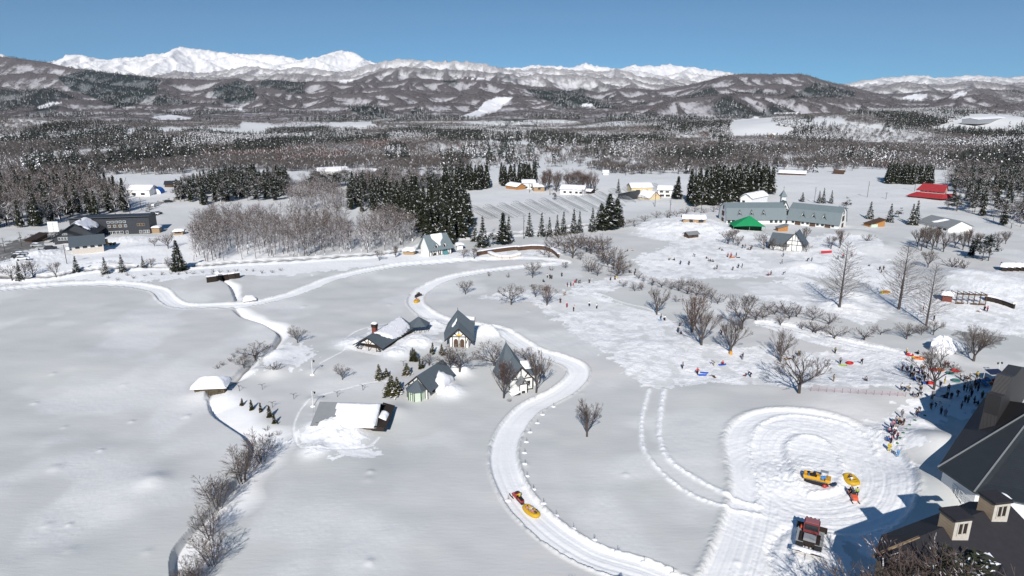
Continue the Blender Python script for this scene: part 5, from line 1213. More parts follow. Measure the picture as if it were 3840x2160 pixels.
t_, w_ = monopitch('equipment_shed', 'small shed with an orange wooden slanted roof beside the long hall', (3262,852), (3318,850), 4, 1.3, 3.4, M_WOODD, M_WOODO)
b = MB(); b.box(-w_/2+.4, -.2, -.35, .15, -.3, 1.3); b.build('green_box', M_GREENP, t_)
simple_house('barn', 'white walled barn with a snow roof between the cedars and the long hall', (2775,762), (2818,768), 18, 3.6, 2.2, axis='y', roof=M_BARNR, wall=M_WHITEP, snow=.5, wins=((-.2, .3, 1.5, 1.5),), cat='barn')
# red roofed house
c, rz, w = frame_at((3398,738), (3530,752)); t = thing('red_roofed_house', 'farmhouse with a two tier bright red metal roof', 'house', (c.x, c.y, c.z), rz)
b = MB(); k_ = w/2
b.slab([(-k_, -1.5, 1.0), (k_+.5, -1.5, 1.0), (k_+.5, 2.4, 3.4), (-k_+4.5, 2.4, 3.4)], .18); b.slab([(k_+.5, -1.5, 1.0), (k_+7, 5, 1.2), (k_+5, 9, 3.4), (k_+.5, 2.4, 3.4)], .18)
ro = b.build('roof', M_RED, t); b = MB(); b.slab([(-k_+4, 1.2, 4.4), (k_+.8, 1.2, 4.4), (k_+.8, 5.6, 8.2), (-k_+6.5, 5.6, 8.2)], .18); b.slab([(-k_+6.5, 5.6, 8.2), (k_+.8, 5.6, 8.2), (k_+.8, 10.4, 4.2), (-k_+4, 10.4, 4.2)], .18); b.build('upper_roof', M_RED, t)
b = MB(); prof = [(2.2, -1.5), (9.8, -1.5), (9.8, 4.6), (5.6, 7.9), (2.2, 4.9)]; b.add([(-k_+6.2, p_, q_) for p_, q_ in prof]+[(k_+.3, p_, q_) for p_, q_ in prof], [(4,3,2,1,0), (5,6,7,8,9)]+[(i, (i+1) % 5, 5+(i+1) % 5, 5+i) for i in range(5)]); b.build('wall', plain('pink_plaster', (0.62, 0.42, 0.36)), t)
b = MB(); b.box(-k_+1, k_, 0, 8, -1.5, 1.6); b.build('lower_wall', M_WOODD, t)
for i in range(5): window(t, -k_+7.2+i*2.1, 3.5, 1.5, .9, y=2.2, fm=M_WHITEP)
# grey roofed building at the right
c, rz, w = frame_at((3440,845), (3556,872)); t = thing('grey_roofed_building', 'low white building with a wide grey roof and one strip of snow', 'building', (c.x, c.y, c.z), rz)
b = MB(); k_ = w/2; f = [(-k_-.5, -.6, 2.1), (k_+.5, -.6, 2.1), (k_+.2, 6.5, 4.8), (-k_+.5, 6.5, 4.8)]; b.slab(f, .18); b.slab([(-k_+.5, 6.5, 4.8), (k_+.2, 6.5, 4.8), (k_+.5, 13.6, 2.1), (-k_-.5, 13.6, 2.1)], .18); ro = b.build('roof', M_BARNR, t)
b = MB(); prof = [(0, -1.5), (13, -1.5), (13, 2.2), (6.5, 4.6), (0, 2.2)]; b.add([(-k_, p_, q_) for p_, q_ in prof]+[(k_-.2, p_, q_) for p_, q_ in prof], [(4,3,2,1,0), (5,6,7,8,9)]+[(i, (i+1) % 5, 5+(i+1) % 5, 5+i) for i in range(5)]); b.build('wall', M_PLAST, t)
snowpad([(-2.5, 1.2, 2.8), (-.5, 1.2, 2.8), (3.5, 5.6, 4.45), (.5, 5.6, 4.45)], .3, 2, parent=ro, res=.4); window(t, k_-2, .6, 1.6, .8); window(t, k_-5, .6, 1.6, .8)
# farmhouses in the middle distance
FH = [ # label, left, right, depth, wall h, rise, axis, roof, wall, snow
 ('brown wooden farm shed with a snow roof at the left end of the far hamlet', (1897,707), (1938,712), 7, 2.2, 1.8, 'x', M_WOODD, M_WOODO, .4, ()),
 ('low white farm building with a flat snow roof beside the brown shed', (1940,708), (1962,709), 6, 1.6, .8, 'x', M_BARNR, M_WOODT, .5, ()),
 ('small two storey snow roofed farmhouse, middle of the far hamlet', (1960,708), (2008,708), 7, 4.0, 1.4, 'x', M_BARNR, M_PLAST, .5, ((-.2, .5, 1.4, 1.0), (.2, .5, 1.4, 1.0))),
 ('snow roofed storehouse with brown wall in the far hamlet', (2002,718), (2042,718), 8, 3.0, 1.6, 'x', M_BARNR, M_WOODT, .5, ((0, 1.2, 1.6, 1.0),)),
 ('long white farmhouse with blue windows and a snow roof', (2100,728), (2188,732), 9, 3.4, 1.8, 'x', M_BARNR, M_WHITEP, .5, ((-.3, .8, 1.6, 1.2), (-.05, .8, 1.6, 1.2), (.2, .8, 1.6, 1.2), (.38, .8, 1.6, 1.2))),
 ('dark little shed at the right end of the long white farmhouse', (2192,725), (2215,727), 5, 1.6, 1.2, 'x', M_TIMB, M_TIMB, .1, ()),
 ('wide cream farmhouse with two tiers of snow roof', (2368,724), (2446,724), 10, 3.6, 2.0, 'x', M_BARNR, M_CREAM, .6, ((-.2, 1.0, 2.4, 1.0), (.2, 1.0, 2.4, 1.0))),
 ('rounded barn with red snow dusted roof in front of the cream farmhouse', (2390,745), (2436,750), 9, 1.5, 3.2, 'x', M_RED, M_CREAM, .25, ()),
 ('white farmhouse with dark windows left of a lone cedar', (2466,738), (2520,740), 9, 4.4, 1.8, 'x', M_BARNR, M_PLAST, .6, ((-.25, 2.6, 2.0, 1.0), (.15, 2.6, 2.0, 1.0), (-.2, .3, 2.4, 1.2), (.2, .3, 2.4, 1.2))),
 ('yellow gabled house behind the left hand wood', (428,742), (466,740), 9, 4.6, 2.4, 'y', M_BARNR, M_CREAM, .4, ((-.2, 2.8, 1.4, 1.0), (.2, 2.8, 1.4, 1.0))),
 ('white farmhouse under heavy snow next to the yellow house', (478,735), (562,735), 10, 3.6, 2.2, 'x', M_BARNR, M_WHITEP, .7, ((-.2, .6, 2.4, 1.2), (.2, .6, 2.4, 1.2))),
 ('dark roofed shed standing alone on the snow field', (618,702), (670,702), 8, 2.2, 1.6, 'x', M_DARKM, M_WOODD, 0, ()),
 ('half buried long white roofed barn beyond the pine wood', (1196,655), (1310,652), 14, 2.4, 2.0, 'x', M_BARNR, M_PLAST, .8, ()),
 ('white shed with a dark gable at the end of the long barns', (1348,658), (1400,660), 12, 2.6, 1.8, 'x', M_BARNR, M_DARKM, .7, ()),
 ('small white vaulted shed alone on the upper field', (2262,656), (2282,656), 6, 1.8, 1.6, 'x', M_BARNR, M_WHITEP, .5, ()),
 ('long dark and white roofed sheds at the forest foot above the hall', (2920,655), (3020,658), 10, 1.4, 1.8, 'x', M_DARKM, M_WOODD, .3, ()),
 ('small brown roof at the forest foot, right of the long sheds', (3125,652), (3162,654), 8, 1.2, 1.6, 'x', M_WOODD, M_WOODD, 0, ()),
 ('pale house far off in the clearing beyond the forest', (2906,490), (2924,491), 10, 3, 3, 'x', M_BARNR, M_WOODT, .2, ()),
 ('long snow roofed factory far off at the right', (3668,451), (3768,452), 24, 6, 2, 'x', M_BARNR, M_GREY, .7, ()),
]
for i, (lab, pl, pr, d, hw_, hr_, ax_, ro_, wa_, sn_, wi_) in enumerate(FH):
    simple_house('farmhouse' if 'house' in lab and 'storehouse' not in lab else 'farm_shed', lab, pl, pr, d, hw_, hr_, ax_, ro_, wa_, sn_, wins=wi_, cat='house' if 'house' in lab else 'shed')
monopitch('metal_shed', 'dark blue metal shed with a tilted roof right of the greenhouse frames', (2316,744), (2360,750), 9, 2.4, 5.0, M_SLATE, M_DARKM)
# blue vaulted store
c = G(582, 728); t = thing('vaulted_store', 'bright blue vaulted tarpaulin store beside the snow covered farmhouse', 'shed', (c.x, c.y, c.z), R(10))
b = MB(); n_ = 8; rr_v = [(3.4*math.cos(PI*k/n_), 3.6*math.sin(PI*k/n_)) for k in range(n_+1)]
for k in range(n_): b.slab([(rr_v[k][0], 0, rr_v[k][1]), (rr_v[k+1][0], 0, rr_v[k+1][1]), (rr_v[k+1][0], 8, rr_v[k+1][1]), (rr_v[k][0], 8, rr_v[k][1])], .1)
b.build('cover', plain('blue_sheet', (0.03, 0.16, 0.55), 0.5)); bpy.data.objects['cover'].parent = t
b = MB(); b.add([(x_*.97, .3, z_*.97) for x_, z_ in rr_v], [tuple(range(n_+1))]); b.build('opening', M_WHITEP, t)
# greenhouse frames without their film
for i in range(14):
    f_ = i/13; pa = (1776+i*52, 784-i*6.2-(6 if i > 9 else 0)); pb = (1856+i*52+(18 if i > 5 else 0), 822-i*4.3)
    if i >= 11 and False: continue
    a = G(*pa); b_ = G(*pb); d = b_-a; L = min(d.length, 46)
    t = thing('greenhouse_frame', 'bare steel hoop frame of a greenhouse standing in the snow field, number %d of the row from the left' % (i+1) if False else ('first', 'second', 'third', 'fourth', 'fifth', 'sixth', 'seventh', 'eighth', 'ninth', 'tenth', 'eleventh', 'twelfth', 'thirteenth', 'last')[i]+' bare steel greenhouse frame from the left in the snow field', 'greenhouse', (a.x, a.y, a.z), math.atan2(d.y, d.x)-PI/2, 'greenhouse frames in the snow field')
    m_ = MB(); nh = 15
    for k in range(nh):
        y_ = L*k/(nh-1)
        pts_ = [(2.6*math.cos(PI*j/6), y_, .15+1.7*math.sin(PI*j/6)) for j in range(7)]
        for p0_, p1_ in zip(pts_[:-1], pts_[1:]): m_.bar(p0_, p1_, .08, .08, 3, 0, False)
    m_.build('hoops', M_GREY, t); m_ = MB()
    for j in (0, 2, 3, 4, 6): m_.bar((2.6*math.cos(PI*j/6), 0, .17+1.7*math.sin(PI*j/6)), (2.6*math.cos(PI*j/6), L, .17+1.7*math.sin(PI*j/6)), .09, .09, 3, 0, False)
    m_.build('rails', M_GREY, t)
# ------------------------------------------------------------ trees and shrubs standing singly
def Z(o): return lambda x, y: (o[0]+x/o[2], o[1]+y/o[2])
zA, zB, zC, zD, zE, zF, zG, zH, zI = Z((2300,950,2.635)), Z((3250,1250,2.898)), Z((2400,580,3.019)), Z((2700,1500,2.196)), Z((1600,580,2.415)), Z((3040,950,2.635)), Z((1700,1500,2.195)), Z((0,580,2.415)), Z((3040,580,3.019))
def T(kind, px, py, npx, label, wide=1.0, group=None, k=None, cat='tree', lean=0.0):
    g = G(px, py); return plant(KN[kind], kind, (g.x, g.y, g.z-.1), hpix(g, npx), label, cat, group, wide, k, lean)
# big trees of the sled slope
T('vase', 2463,1180,104, 'grey vase shaped bare tree at the upper left of the sled slope', 1.0, k=0)
T('vase', 2596,1246,150, 'biggest reddish brown vase shaped bare tree on the sled slope', 1.25, k=1)
T('vase', 2630,1294,136, 'grey vase shaped bare tree in front of the reddish one', 1.1, k=2)
T('vase', 2740,1329,140, 'vase shaped bare tree with orange wrapping at its foot', 1.05, k=3)
T('round', 2782,1235,132, 'wide dark crowned bare tree in the middle of the shrubs', 1.1, k=0)
T('vase', 2926,1357,126, 'slim vase shaped bare tree beside the yellow coated walker', 1.0, k=0)
T('round', 2996,1474,165, 'wide spreading bare tree at the lower edge of the sled slope', 1.15, k=1)
T('round', 3501,1461,165, 'pale bare tree growing in the middle of the crowd', 1.0, k=2)
T('vase', 3651,1354,132, 'wide bare tree beside the dark pool on the right', 1.35, k=2)
b = MB(); g = G(2740,1329); b.bar((g.x, g.y, g.z-.2), (g.x, g.y, g.z+.9), .38, .34, 8); tag(b.build('trunk_wrap', plain('orange_wrap', (0.62, 0.30, 0.05), 0.8)), 'orange protective wrap round the foot of a bare tree', 'tree wrap')
for i, (x, y, h, w, kd, lab) in enumerate([
 (1745,1104,56,1.1,'round','small bare tree left of the trampled tracks'), (1917,1143,82,1.15,'round','bare tree standing in the churned up snow, left of the sled slope'),
 (2008,1114,52,1.3,'round','low wide bare tree behind its taller neighbour at the crossing of the paths'), (2051,1145,80,1.2,'vase','taller bare tree right beside the walking path'),
 (1997,1042,64,1.0,'round','upright bare tree between the two curves of the sled course'),
 (2201,1637,142,1.05,'vase','lone dense bare tree in the middle of the smooth snow field'),
 (1889,1493,150,0.85,'vase','bare tree close to the left front corner of the tall timbered house'), (2011,1473,168,0.85,'vase','bare tree close to the right corner of the tall timbered house'),
 (1853,1371,78,1.9,'round','spreading bare tree behind the tall timbered house on its left'), (1971,1356,56,1.6,'round','low bare tree behind the tall timbered house on its right'),
 (1724,1392,95,1.6,'round','wide bare tree in front of the house with the golden emblem'), (1609,1371,46,1.7,'round','low bare tree behind the bay house'), (1690,1378,60,1.5,'round','bushy bare tree between the bay house and the emblem house'),
 (1284,1424,62,.9,'round','small leaning bare tree left of the cypresses'), (1116,1286,66,1.0,'round','lone small bare tree left of the long low house'),
 (957,1344,62,1.9,'round','wide bare tree on the bank of the creek'), (914,1378,44,1.7,'round','small bare tree by the creek below a wider one'), (1026,1387,28,1.8,'shrub','round bare bush on the snowy hump right of the creek'),
 (3399,1272,64,1.4,'round','umbrella shaped bare tree with snow on its boughs near the pool'), (3455,1257,48,1.0,'round','thin bare tree between two wider ones near the pool'), (3499,1257,62,1.1,'round','bare tree under the right hand redwood'),
 (3149,931,72,1.0,'vase','fan shaped bare tree right of the half timbered gable house'), (3116,933,48,1.4,'round','low bare tree touching the fan shaped one'), (3255,903,26,1.5,'shrub','leaning little bare tree in the smooth hollow'),
 (3479,1003,66,1.2,'vase','fan shaped bare tree behind the middle redwood'), (3616,1007,32,1.8,'shrub','bare bush below the pines'), (3570,1002,36,1.6,'shrub','bare bush left of the pines'),
 (631,932,58,1.1,'round','pale bare tree in the yard right of the parking place'), (580,924,34,1.1,'round','little bare tree in the yard'),
 (46,1052,62,1.2,'round','bare tree at the far left edge by the sled course'), (95,1030,56,1.2,'round','bare tree behind the small left hand fir'), (124,1038,56,1.1,'round','thin bare tree right of the small left hand fir'), (211,1040,58,1.1,'round','bare tree standing alone left of the young firs'),
 (567,1002,36,1.0,'round','grey bare sapling between a young fir and the dark spruce'), (631,1003,42,.8,'stems','tall bare sapling left of the dark spruce'), (1422,977,40,1.3,'round','low bare tree at the roadside left of the covered stand'), (1484,965,46,1.0,'vase','bare tree just left of the covered stand'),
 (1738,966,36,1.2,'round','small bare tree right of the dormer house'), (1778,970,42,1.2,'round','small bare tree at the left end of the dark pond wall'),
 (2731,916,56,1.1,'round','bare tree below the green tent on the left'), (2750,910,52,1.0,'round','bare tree below the green tent, second of three'), (2768,922,40,1.1,'round','low bare tree below the green tent, nearest of three'),
 (2864,935,62,1.1,'round','dark bare tree at the left end of the half timbered gable house'), (2900,939,36,1.2,'round','low bare tree in front of the grey wing'), (2937,944,36,1.1,'round','low bare tree left of the white gable'), (3023,945,36,1.1,'round','low bare tree right of the white gable'), (3018,907,58,1.0,'vase','thin bare tree behind the white gable'),
 (2068,1014,17,1.0,'shrub','tiny sapling beside the upper curve of the sled course'), (2120,1007,26,1.2,'round','small weeping bare tree at the end of the sled course'), (1906,1041,20,.6,'shrub','tiny upright sapling below the sled course'), (1833,1036,20,.6,'shrub','tiny leaning sapling below the sled course'),
]):
    T(kd, x, y, h, lab, w, cat='bush' if kd == 'shrub' else 'tree')
for i, (x, y, h) in enumerate([(982,1734,120),(910,1808,150),(818,1905,142),(790,2018,128),(797,2120,145),(740,2195,120),(690,2215,110)]):
    T('stems', x, y, h, ['bare many stemmed tree at the top of the row along the lower creek', 'slim many stemmed tree, second of the row along the lower creek', 'dense many stemmed tree, third of the row along the lower creek', 'many stemmed tree, fourth of the row along the lower creek', 'large many stemmed tree near the bottom of the row along the lower creek', 'many stemmed tree cut off by the bottom edge', 'lowest leftmost many stemmed tree at the bottom edge'][i], 1.3, k=i)
for i, (x, y, h) in enumerate([(3148,1152,240),(3370,1160,238),(3473,1220,226)]):
    T('redwood', x, y, h, 'tall bare redwood with a straight trunk, '+['leftmost of the three', 'middle of the three', 'rightmost of the three'][i], 1.15, k=i)
CH = [(2072,945,58),(2093,925,62),(2115,950,50),(2147,968,84),(2148,930,70),(2178,932,62),(2176,976,36),(2200,945,60),(2216,952,72),(2238,952,70),(2262,940,66),(2208,1020,62),(2218,1020,40),(2240,1034,50),(2279,995,80),(2300,1010,86),(2320,1027,74),(2337,1026,58),(2312,1038,60),(2260,985,60),(2040,958,34),(2058,966,30)]
for x, y, h in CH: T('cherry', x, y, h, 'bare cherry like tree in the thicket right of the pond', 1.0, 'cherry trees of the thicket right of the pond')
ROW = [(2337,1076,30),(2380,1092,32),(2405,1086,34),(2395,1046,30),(2414,1056,28),(2445,1072,38),(2480,1078,36),(2517,1086,38),(2544,1092,44),(2577,1103,48),(2611,1110,48),(2641,1114,46),(2668,1122,44),(2691,1139,42),(2630,1085,36),(2595,1075,32),(2560,1072,32)]
for x, y, h in ROW: T('cherry', x, y, h, 'low cherry like tree in the row across the top of the sled slope', 1.1, 'low cherry trees above the sled slope')
SH = [(2835,1201,52),(2860,1194,46),(2945,1178,56),(2987,1188,48),(2926,1220,44),(2877,1164,36),(3048,1247,44),(3006,1234,34),(3048,1180,36),(3059,1249,46),(3108,1217,48),(3129,1270,56),(3241,1275,56),(3302,1255,36),(3048,1202,50),(2905,1180,40),(2535,1133,26),(2960,1195,50)]
for x, y, h in SH: T('cherry', x, y, h, 'low spreading bare tree on the white slope left of the redwoods', 1.15, 'low bare trees on the slope left of the redwoods')
TOPR = [(2337,854,38),(2380,850,34),(2418,831,28),(2461,817,28),(2503,817,28),(2536,813,28),(2573,801,26),(2605,796,24),(2640,799,24),(2675,795,26),(2560,812,24),(2700,790,28)]
for x, y, h in TOPR: T('cherry', x, y, h, 'low bare tree in the row below the greenhouse fields', 1.2, 'low bare trees below the greenhouse fields')
for x, y, h in [(3454,940,86),(3474,930,88),(3495,938,80),(3512,925,78),(3537,945,76),(3610,938,72),(3630,925,70),(3660,935,64),(3440,925,70),(3580,930,60),(3740,930,60),(3770,915,50)]:
    T('vase', x, y, h, 'bare tree in the loose grove above the three redwoods', 1.0, 'bare trees of the grove above the redwoods')
# conifers
for x, y, h, kd, w, lab in [(671,1014,112,'spruce',1.1,'dark full spruce beside the road, the largest evergreen on the left'),(288,1020,60,'fir',1.1,'young fir with bushy foot below the small grey shed'),(397,1027,64,'fir',.95,'thin young fir, second from the left along the road'),(460,1020,66,'fir',.95,'thin young fir, third from the left along the road'),(538,1005,46,'fir',.9,'thin small fir, nearest to the dark spruce'),(77,1049,68,'fir',.9,'narrow fir among bare trees at the far left'),
 (1811,925,112,'fir',.9,'tall fir right of the dormer house'),(1886,916,114,'cedar',1.5,'tall dark conical cedar behind the pond wall'),(1908,908,96,'fir',.8,'fir leaning on its taller neighbour behind the pond wall'),(1848,921,64,'pine',.8,'snow loaded low pine between two firs'),(1780,905,80,'fir',.8,'slim fir at the edge of the tall cedar stand'),
 (1985,887,88,'fir',.8,'first fir of the row above the pond'),(2031,887,88,'fir',.75,'second fir of the row above the pond'),(2060,886,70,'fir',.8,'short fir in the row above the pond'),(2089,883,76,'fir',.8,'fourth fir of the row above the pond'),(2113,879,84,'fir',.75,'fifth fir of the row above the pond'),(2151,875,90,'fir',.8,'snowy fir near the right end of the row above the pond'),(2173,871,78,'fir',.75,'last fir of the row above the pond'),
 (2221,868,88,'fir',.75,'snowy thin fir left of the big round cedars'),(2254,863,98,'cedar',2.0,'left cedar of the big round group'),(2283,858,126,'cedar',2.1,'tallest cedar of the big round group'),(2312,850,104,'cedar',2.0,'right cedar of the big round group'),
 (2318,724,52,'fir',.8,'lone bluish fir behind the dark blue shed'),(2080,749,26,'pine',1.2,'little dark pine in front of the long white farmhouse'),(2540,747,82,'cedar',1.6,'lone cedar right of the white farmhouse'),(2528,745,50,'cedar',1.5,'low cedar touching the lone cedar'),
 (3260,821,64,'fir',.95,'dark fir behind the orange shed'),(3335,833,68,'fir',.9,'dark fir right of the orange shed'),(3416,843,78,'fir',.85,'left one of two close firs left of the grey roof'),(3431,843,90,'fir',.8,'right one of two close firs left of the grey roof'),(3368,816,38,'pine',1.1,'small snowy pine between the firs'),
 (3086,762,56,'fir',.8,'tallest fir behind the right wing of the hall'),(3070,762,46,'fir',.8,'fir left of the tallest one behind the hall'),(3116,763,48,'fir',.8,'fir right of the tallest one behind the hall'),(3172,786,46,'pine',1.2,'dark pine at the right end of the hall roof'),(3008,756,34,'fir',1.2,'small fir peeping over the hall roof'),
 (3683,978,92,'pine',1.1,'broad snowy pine left of its twin at the right'),(3706,978,96,'pine',1.1,'broad snowy pine right of its twin'),(3650,965,80,'pine',1.0,'lower broad pine beside the twin pines'),(3640,960,60,'cedar',1.6,'dark cedar behind the broad pines'),
 (1422,1425,62,'cypress',.95,'olive cypress with a bare foot, leftmost near the bay house'),(1449,1412,34,'cypress',1.1,'small olive cypress touching the leftmost one'),(1469,1486,84,'cypress',1.1,'large olive cypress with snow in front of the bay house'),(1490,1474,64,'cypress',1.0,'olive cypress joined to the right of the large one'),(1526,1407,50,'cypress',1.1,'olive cypress behind the bay house'),(1657,1332,44,'cypress',1.0,'olive cypress left of the emblem house')]:
    T(kd, x, y, h, lab, w)
for i, (x, y, h) in enumerate([(1541,1355,46),(1548,1355,54),(1555,1355,50),(1561,1357,42),(1575,1384,42),(1585,1381,38),(1614,1323,20),(1623,1328,46)]):
    T('column', x, y, h, ['pillar shrub, leftmost of the tight four behind the cypresses', 'tallest pillar shrub of the tight four behind the cypresses', 'pillar shrub, third of the tight four behind the cypresses', 'pillar shrub, right end of the tight four behind the cypresses', 'left one of two pillar shrubs above the bay house roof', 'right one of two pillar shrubs above the bay house roof', 'tiny pillar shrub left of the emblem house', 'thick pillar shrub left of the emblem house'][i], 1.1, cat='shrub')
for i, (x, y, h) in enumerate([(901,1521,13),(909,1521,31),(943,1538,43),(978,1545,39),(1010,1565,49),(1028,1588,40),(1042,1590,16)]):
    T('column', x, y, h, ['tiny pillar shrub at the left end of the slanting row', 'first full pillar shrub of the slanting row', 'second full pillar shrub of the slanting row', 'third full pillar shrub of the slanting row', 'tallest pillar shrub of the slanting row', 'pillar shrub near the right end of the slanting row', 'stub of a pillar shrub at the right end of the slanting row'][i], 1.3, cat='shrub')
for i, (x, y, h) in enumerate([(815,1383,18),(835,1370,18),(865,1356,20),(878,1340,20),(1009,1639,20),(1001,1614,18),(1043,1631,18),(1910,1506,14)]):
    T('shrub', x, y, h, 'small bare sapling poking out of the snow '+['left of the creek bend', 'left of the creek bend', 'left of the creek bend', 'left of the creek bend', 'above the row of many stemmed trees', 'above the row of many stemmed trees', 'above the row of many stemmed trees', 'in front of the tall timbered house'][i], 1.0, 'saplings poking out of the snow', cat='bush')
KB = []
for x, y in [(825,52),(735,117),(692,187),(632,262),(602,342),(588,432),(590,522),(605,622),(658,732),(742,847),(845,947),(988,1052),(1158,1147),(1355,1242),(1570,1327),(1810,1422),(450,822)]:
    g = G(*zG(x, y)); o = thing('sapling_stake', 'thin twig stake beside the sled course', 'stake', (g.x, g.y, g.z), TR.uniform(-.6, .6), 'thin stakes along the sled course')
    if not KB:
        b = MB(); b.bar((0, 0, -.2), (0, 0, .85), .035, .02, 4); b.bar((0, 0, .1), (.28, 0, .55), .02, .012, 3); KB.append(b.mesh('stake', M_BARK))
        b = MB(); b.ball((0, -.1, 0), (.55, .45, .16), 8, 4); KB.append(b.mesh('snow_hump', M_SNOW, True))
    link('stake', KB[0], o); link('snow_hump', KB[1], o)
# line of tiny saplings on the road bank at the left
for i in range(22):
    x = 380+i*32+TR.uniform(-8, 8); y = 1046-i*1.4+TR.uniform(-9, 9); g = G(x, y)
    plant('bare_shrub', 'shrub', (g.x, g.y, g.z), TR.uniform(.8, 1.3), 'tiny bare sapling on the snow bank below the road', 'bush', 'tiny saplings on the bank below the road', 1.2)
# wood at the bottom right corner, seen from above, very near
rq = random.Random(77)
for i in range(24):
    px = rq.uniform(3300, 3700); py = rq.uniform(2085, 2260) if px < 3330 else rq.uniform(2040+max(0, (px-3450))*.30, 2300); h = rq.uniform(11.5, 13.5); p = P(px, py, h)
    plant('bare_tree', 'wood' if i % 3 else 'stems', (p.x, p.y, -.5), h+.5, 'bare brown tree in the near wood at the bottom right corner', 'tree', 'bare trees of the near wood at the bottom right', 1.35)
for i in range(5):
    px = 3560+i*35; py = 2090+(i % 2)*50; h = 11.5; p = P(px, py, h)
    plant('pine_tree', 'pine', (p.x, p.y, -.5), h+.5, 'dark green pine in the near wood in front of the roof with two chimneys', 'tree', 'pines of the near wood at the bottom right', .9)
for i in range(9):
    px = rq.uniform(3740, 4100); py = rq.uniform(2230, 2500); h = 13; p = P(px, py, h)
    if i < 0: plant('bare_tree', 'wood', (p.x, p.y, -.5), h, 'x', 'tree')
for i, (x, y) in enumerate([(-.5, 59.5), (5.2, 58.5), (12.6, 60.5), (19.5, 60.0), (24.5, 59), (31.5, 59.0)]):
    plant('fir_tree' if i % 2 == 0 else 'bare_tree', 'fir' if i % 2 == 0 else 'wood', (x, y, 0), 9.6, ('fir' if i % 2 == 0 else 'bare tree')+' just below the bottom edge whose shadow falls on the near snow, '+['leftmost', 'left of the middle', 'middle', 'right of the middle', 'near the groomer', 'closest to the annex'][i], 'tree')

# ------------------------------------------------------------ the two big dark roofs at the bottom right
def ray_plane(px, py, p0, n):
    o = Vector((0, 0, CAMH)); u = (px-1920)/FPX; v = (py-1080)/FPX; d = Vector((u, cP-v*sP, -sP-v*cP))
    return o+d*((p0-o).dot(n)/d.dot(n))
t = thing('hotel_annex', 'near building with a charcoal roof carrying two boxy tan chimneys', 'building', (0, 0, 0))
R0, R1 = P(3451, 2010, 10.9), P(3776, 1881, 10.9); dr = (R1-R0).normalized(); pn = Vector((dr.y, -dr.x, 0))
E0 = P(3275, 2082, 7.6); dn = Vector((0, 0, -1))
b = MB(); F0 = R0+pn*11-dr*6; F0.z = 5.2; F1 = R1+pn*11; F1.z = 5.2; B0 = R0-pn*4.2-dr*.5; B0.z = 8.4; B1 = R1-pn*4.2; B1.z = 8.4
b.slab([R0, R1, F1, F0], .25); b.slab([R0, F0, E0], .25); b.slab([R0, E0, B0], .25); b.slab([R0, B0, B1, R1], .25); ro = b.build('roof', M_ROOFD, t)
b = MB(); qs = [E0-Vector((0,0,.4)), B0-Vector((0,0,.4)), B1-Vector((0,0,.4)), F1-Vector((0,0,.4)), F0-Vector((0,0,.4))]; ce = sum(qs, Vector())/5
qs = [ce+(a-ce)*.95 for a in qs]; n_ = len(qs); b.add([tuple(a) for a in qs]+[(a.x, a.y, -2) for a in qs], [(i, (i+1) % n_, n_+(i+1) % n_, n_+i) for i in range(n_)]); b.build('wall', M_WOODT, t)
b = MB(); b.beam(E0-Vector((0,0,.15)), R0-Vector((0,0,.2)), .35, .3); b.build('eave_board', M_WOODT, t)
M_STONE = plain('pale_stone', (0.55, 0.50, 0.44), 0.8, 0.15, 0.25, 3.0, .03); M_TAN = ribbed('tan_siding', (0.40, 0.29, 0.19), .4, 2, .75, .03)
for px, py in ((3580, 1972), (3726, 1908)):
    p = P(px, py, 11.2); a_ = math.atan2(dr.y, dr.x)+R(2); M_ = Matrix.Translation(p) @ Matrix.Rotation(R(10), 4, 'Z')
    b = MB(); b.box(-1.1, 1.1, -1.0, 1.2, -3.6, 1.4, 0, M_); co = b.build('chimney', M_TAN, t)
    b = MB(); b.box(-1.1, 1.1, -1.06, -1.005, -3.6, 1.4, 0, M_); b.build('stone_face', M_STONE, co)
    b = MB(); b.box(-1.25, 1.25, -1.2, 1.34, 1.4, 1.72, 0, M_); b.build('cap', M_ROOFD, co)
    b = MB()
    for s_ in (-.34, .34): b.box(s_-.22, s_+.22, -1.12, -1.065, -.3, 1.0, 0, M_)
    b.build('louvre', M_TIMB, co); b = MB()
    for s_ in (-.62, 0, .62): b.box(s_-.06, s_+.06, -1.15, -1.068, -.4, 1.1, 0, M_)
    b.box(-.68, .68, -1.15, -1.07, -.55, -.4, 0, M_); b.build('louvre_frame', M_STONE, co)
sp_ = P(3733, 1872, 10.6); snowpad([(sp_.x-1.2, sp_.y-.6, 10.9), (sp_.x+1.8, sp_.y-.3, 10.9), (sp_.x+1.6, sp_.y+1.0, 10.7), (sp_.x-.9, sp_.y+.9, 10.7)], .4, 4, parent=ro, res=.2)
t = thing('hotel_building', 'huge dark building with ribbed black hip roof at the right edge', 'building', (0, 0, 0))
A_, B_, D_, AP, C_ = P(3516, 1752, 4.8), P(3653, 1845, 4.8), P(3690, 1490, 4.8), P(3902, 1519, 12), P(4010, 1920, 4.8)
E_ = P(4350, 1500, 5); AP2 = AP+Vector((18, 4, 0))
b = MB(); b.slab([A_, B_, AP], .3); b.slab([B_, C_, AP2, AP], .3); ro = b.build('roof', M_ROOFB, t)
b = MB(); b.slab([A_, AP, D_], .3); b.build('rear_roof', M_DARKB, t)
b = MB()
for a, c in ((A_, AP), (B_, AP)): b.beam(a+Vector((0,0,.05)), c+Vector((0,0,.05)), .2, .14)
b.build('hip_ridge', M_BARNR, t)
qs = [A_, B_, C_, C_+Vector((6, 14, 0)), D_]; ce = sum(qs, Vector())/5; qs = [ce+(a-ce)*.9 for a in qs]; n_ = 5; b = MB()
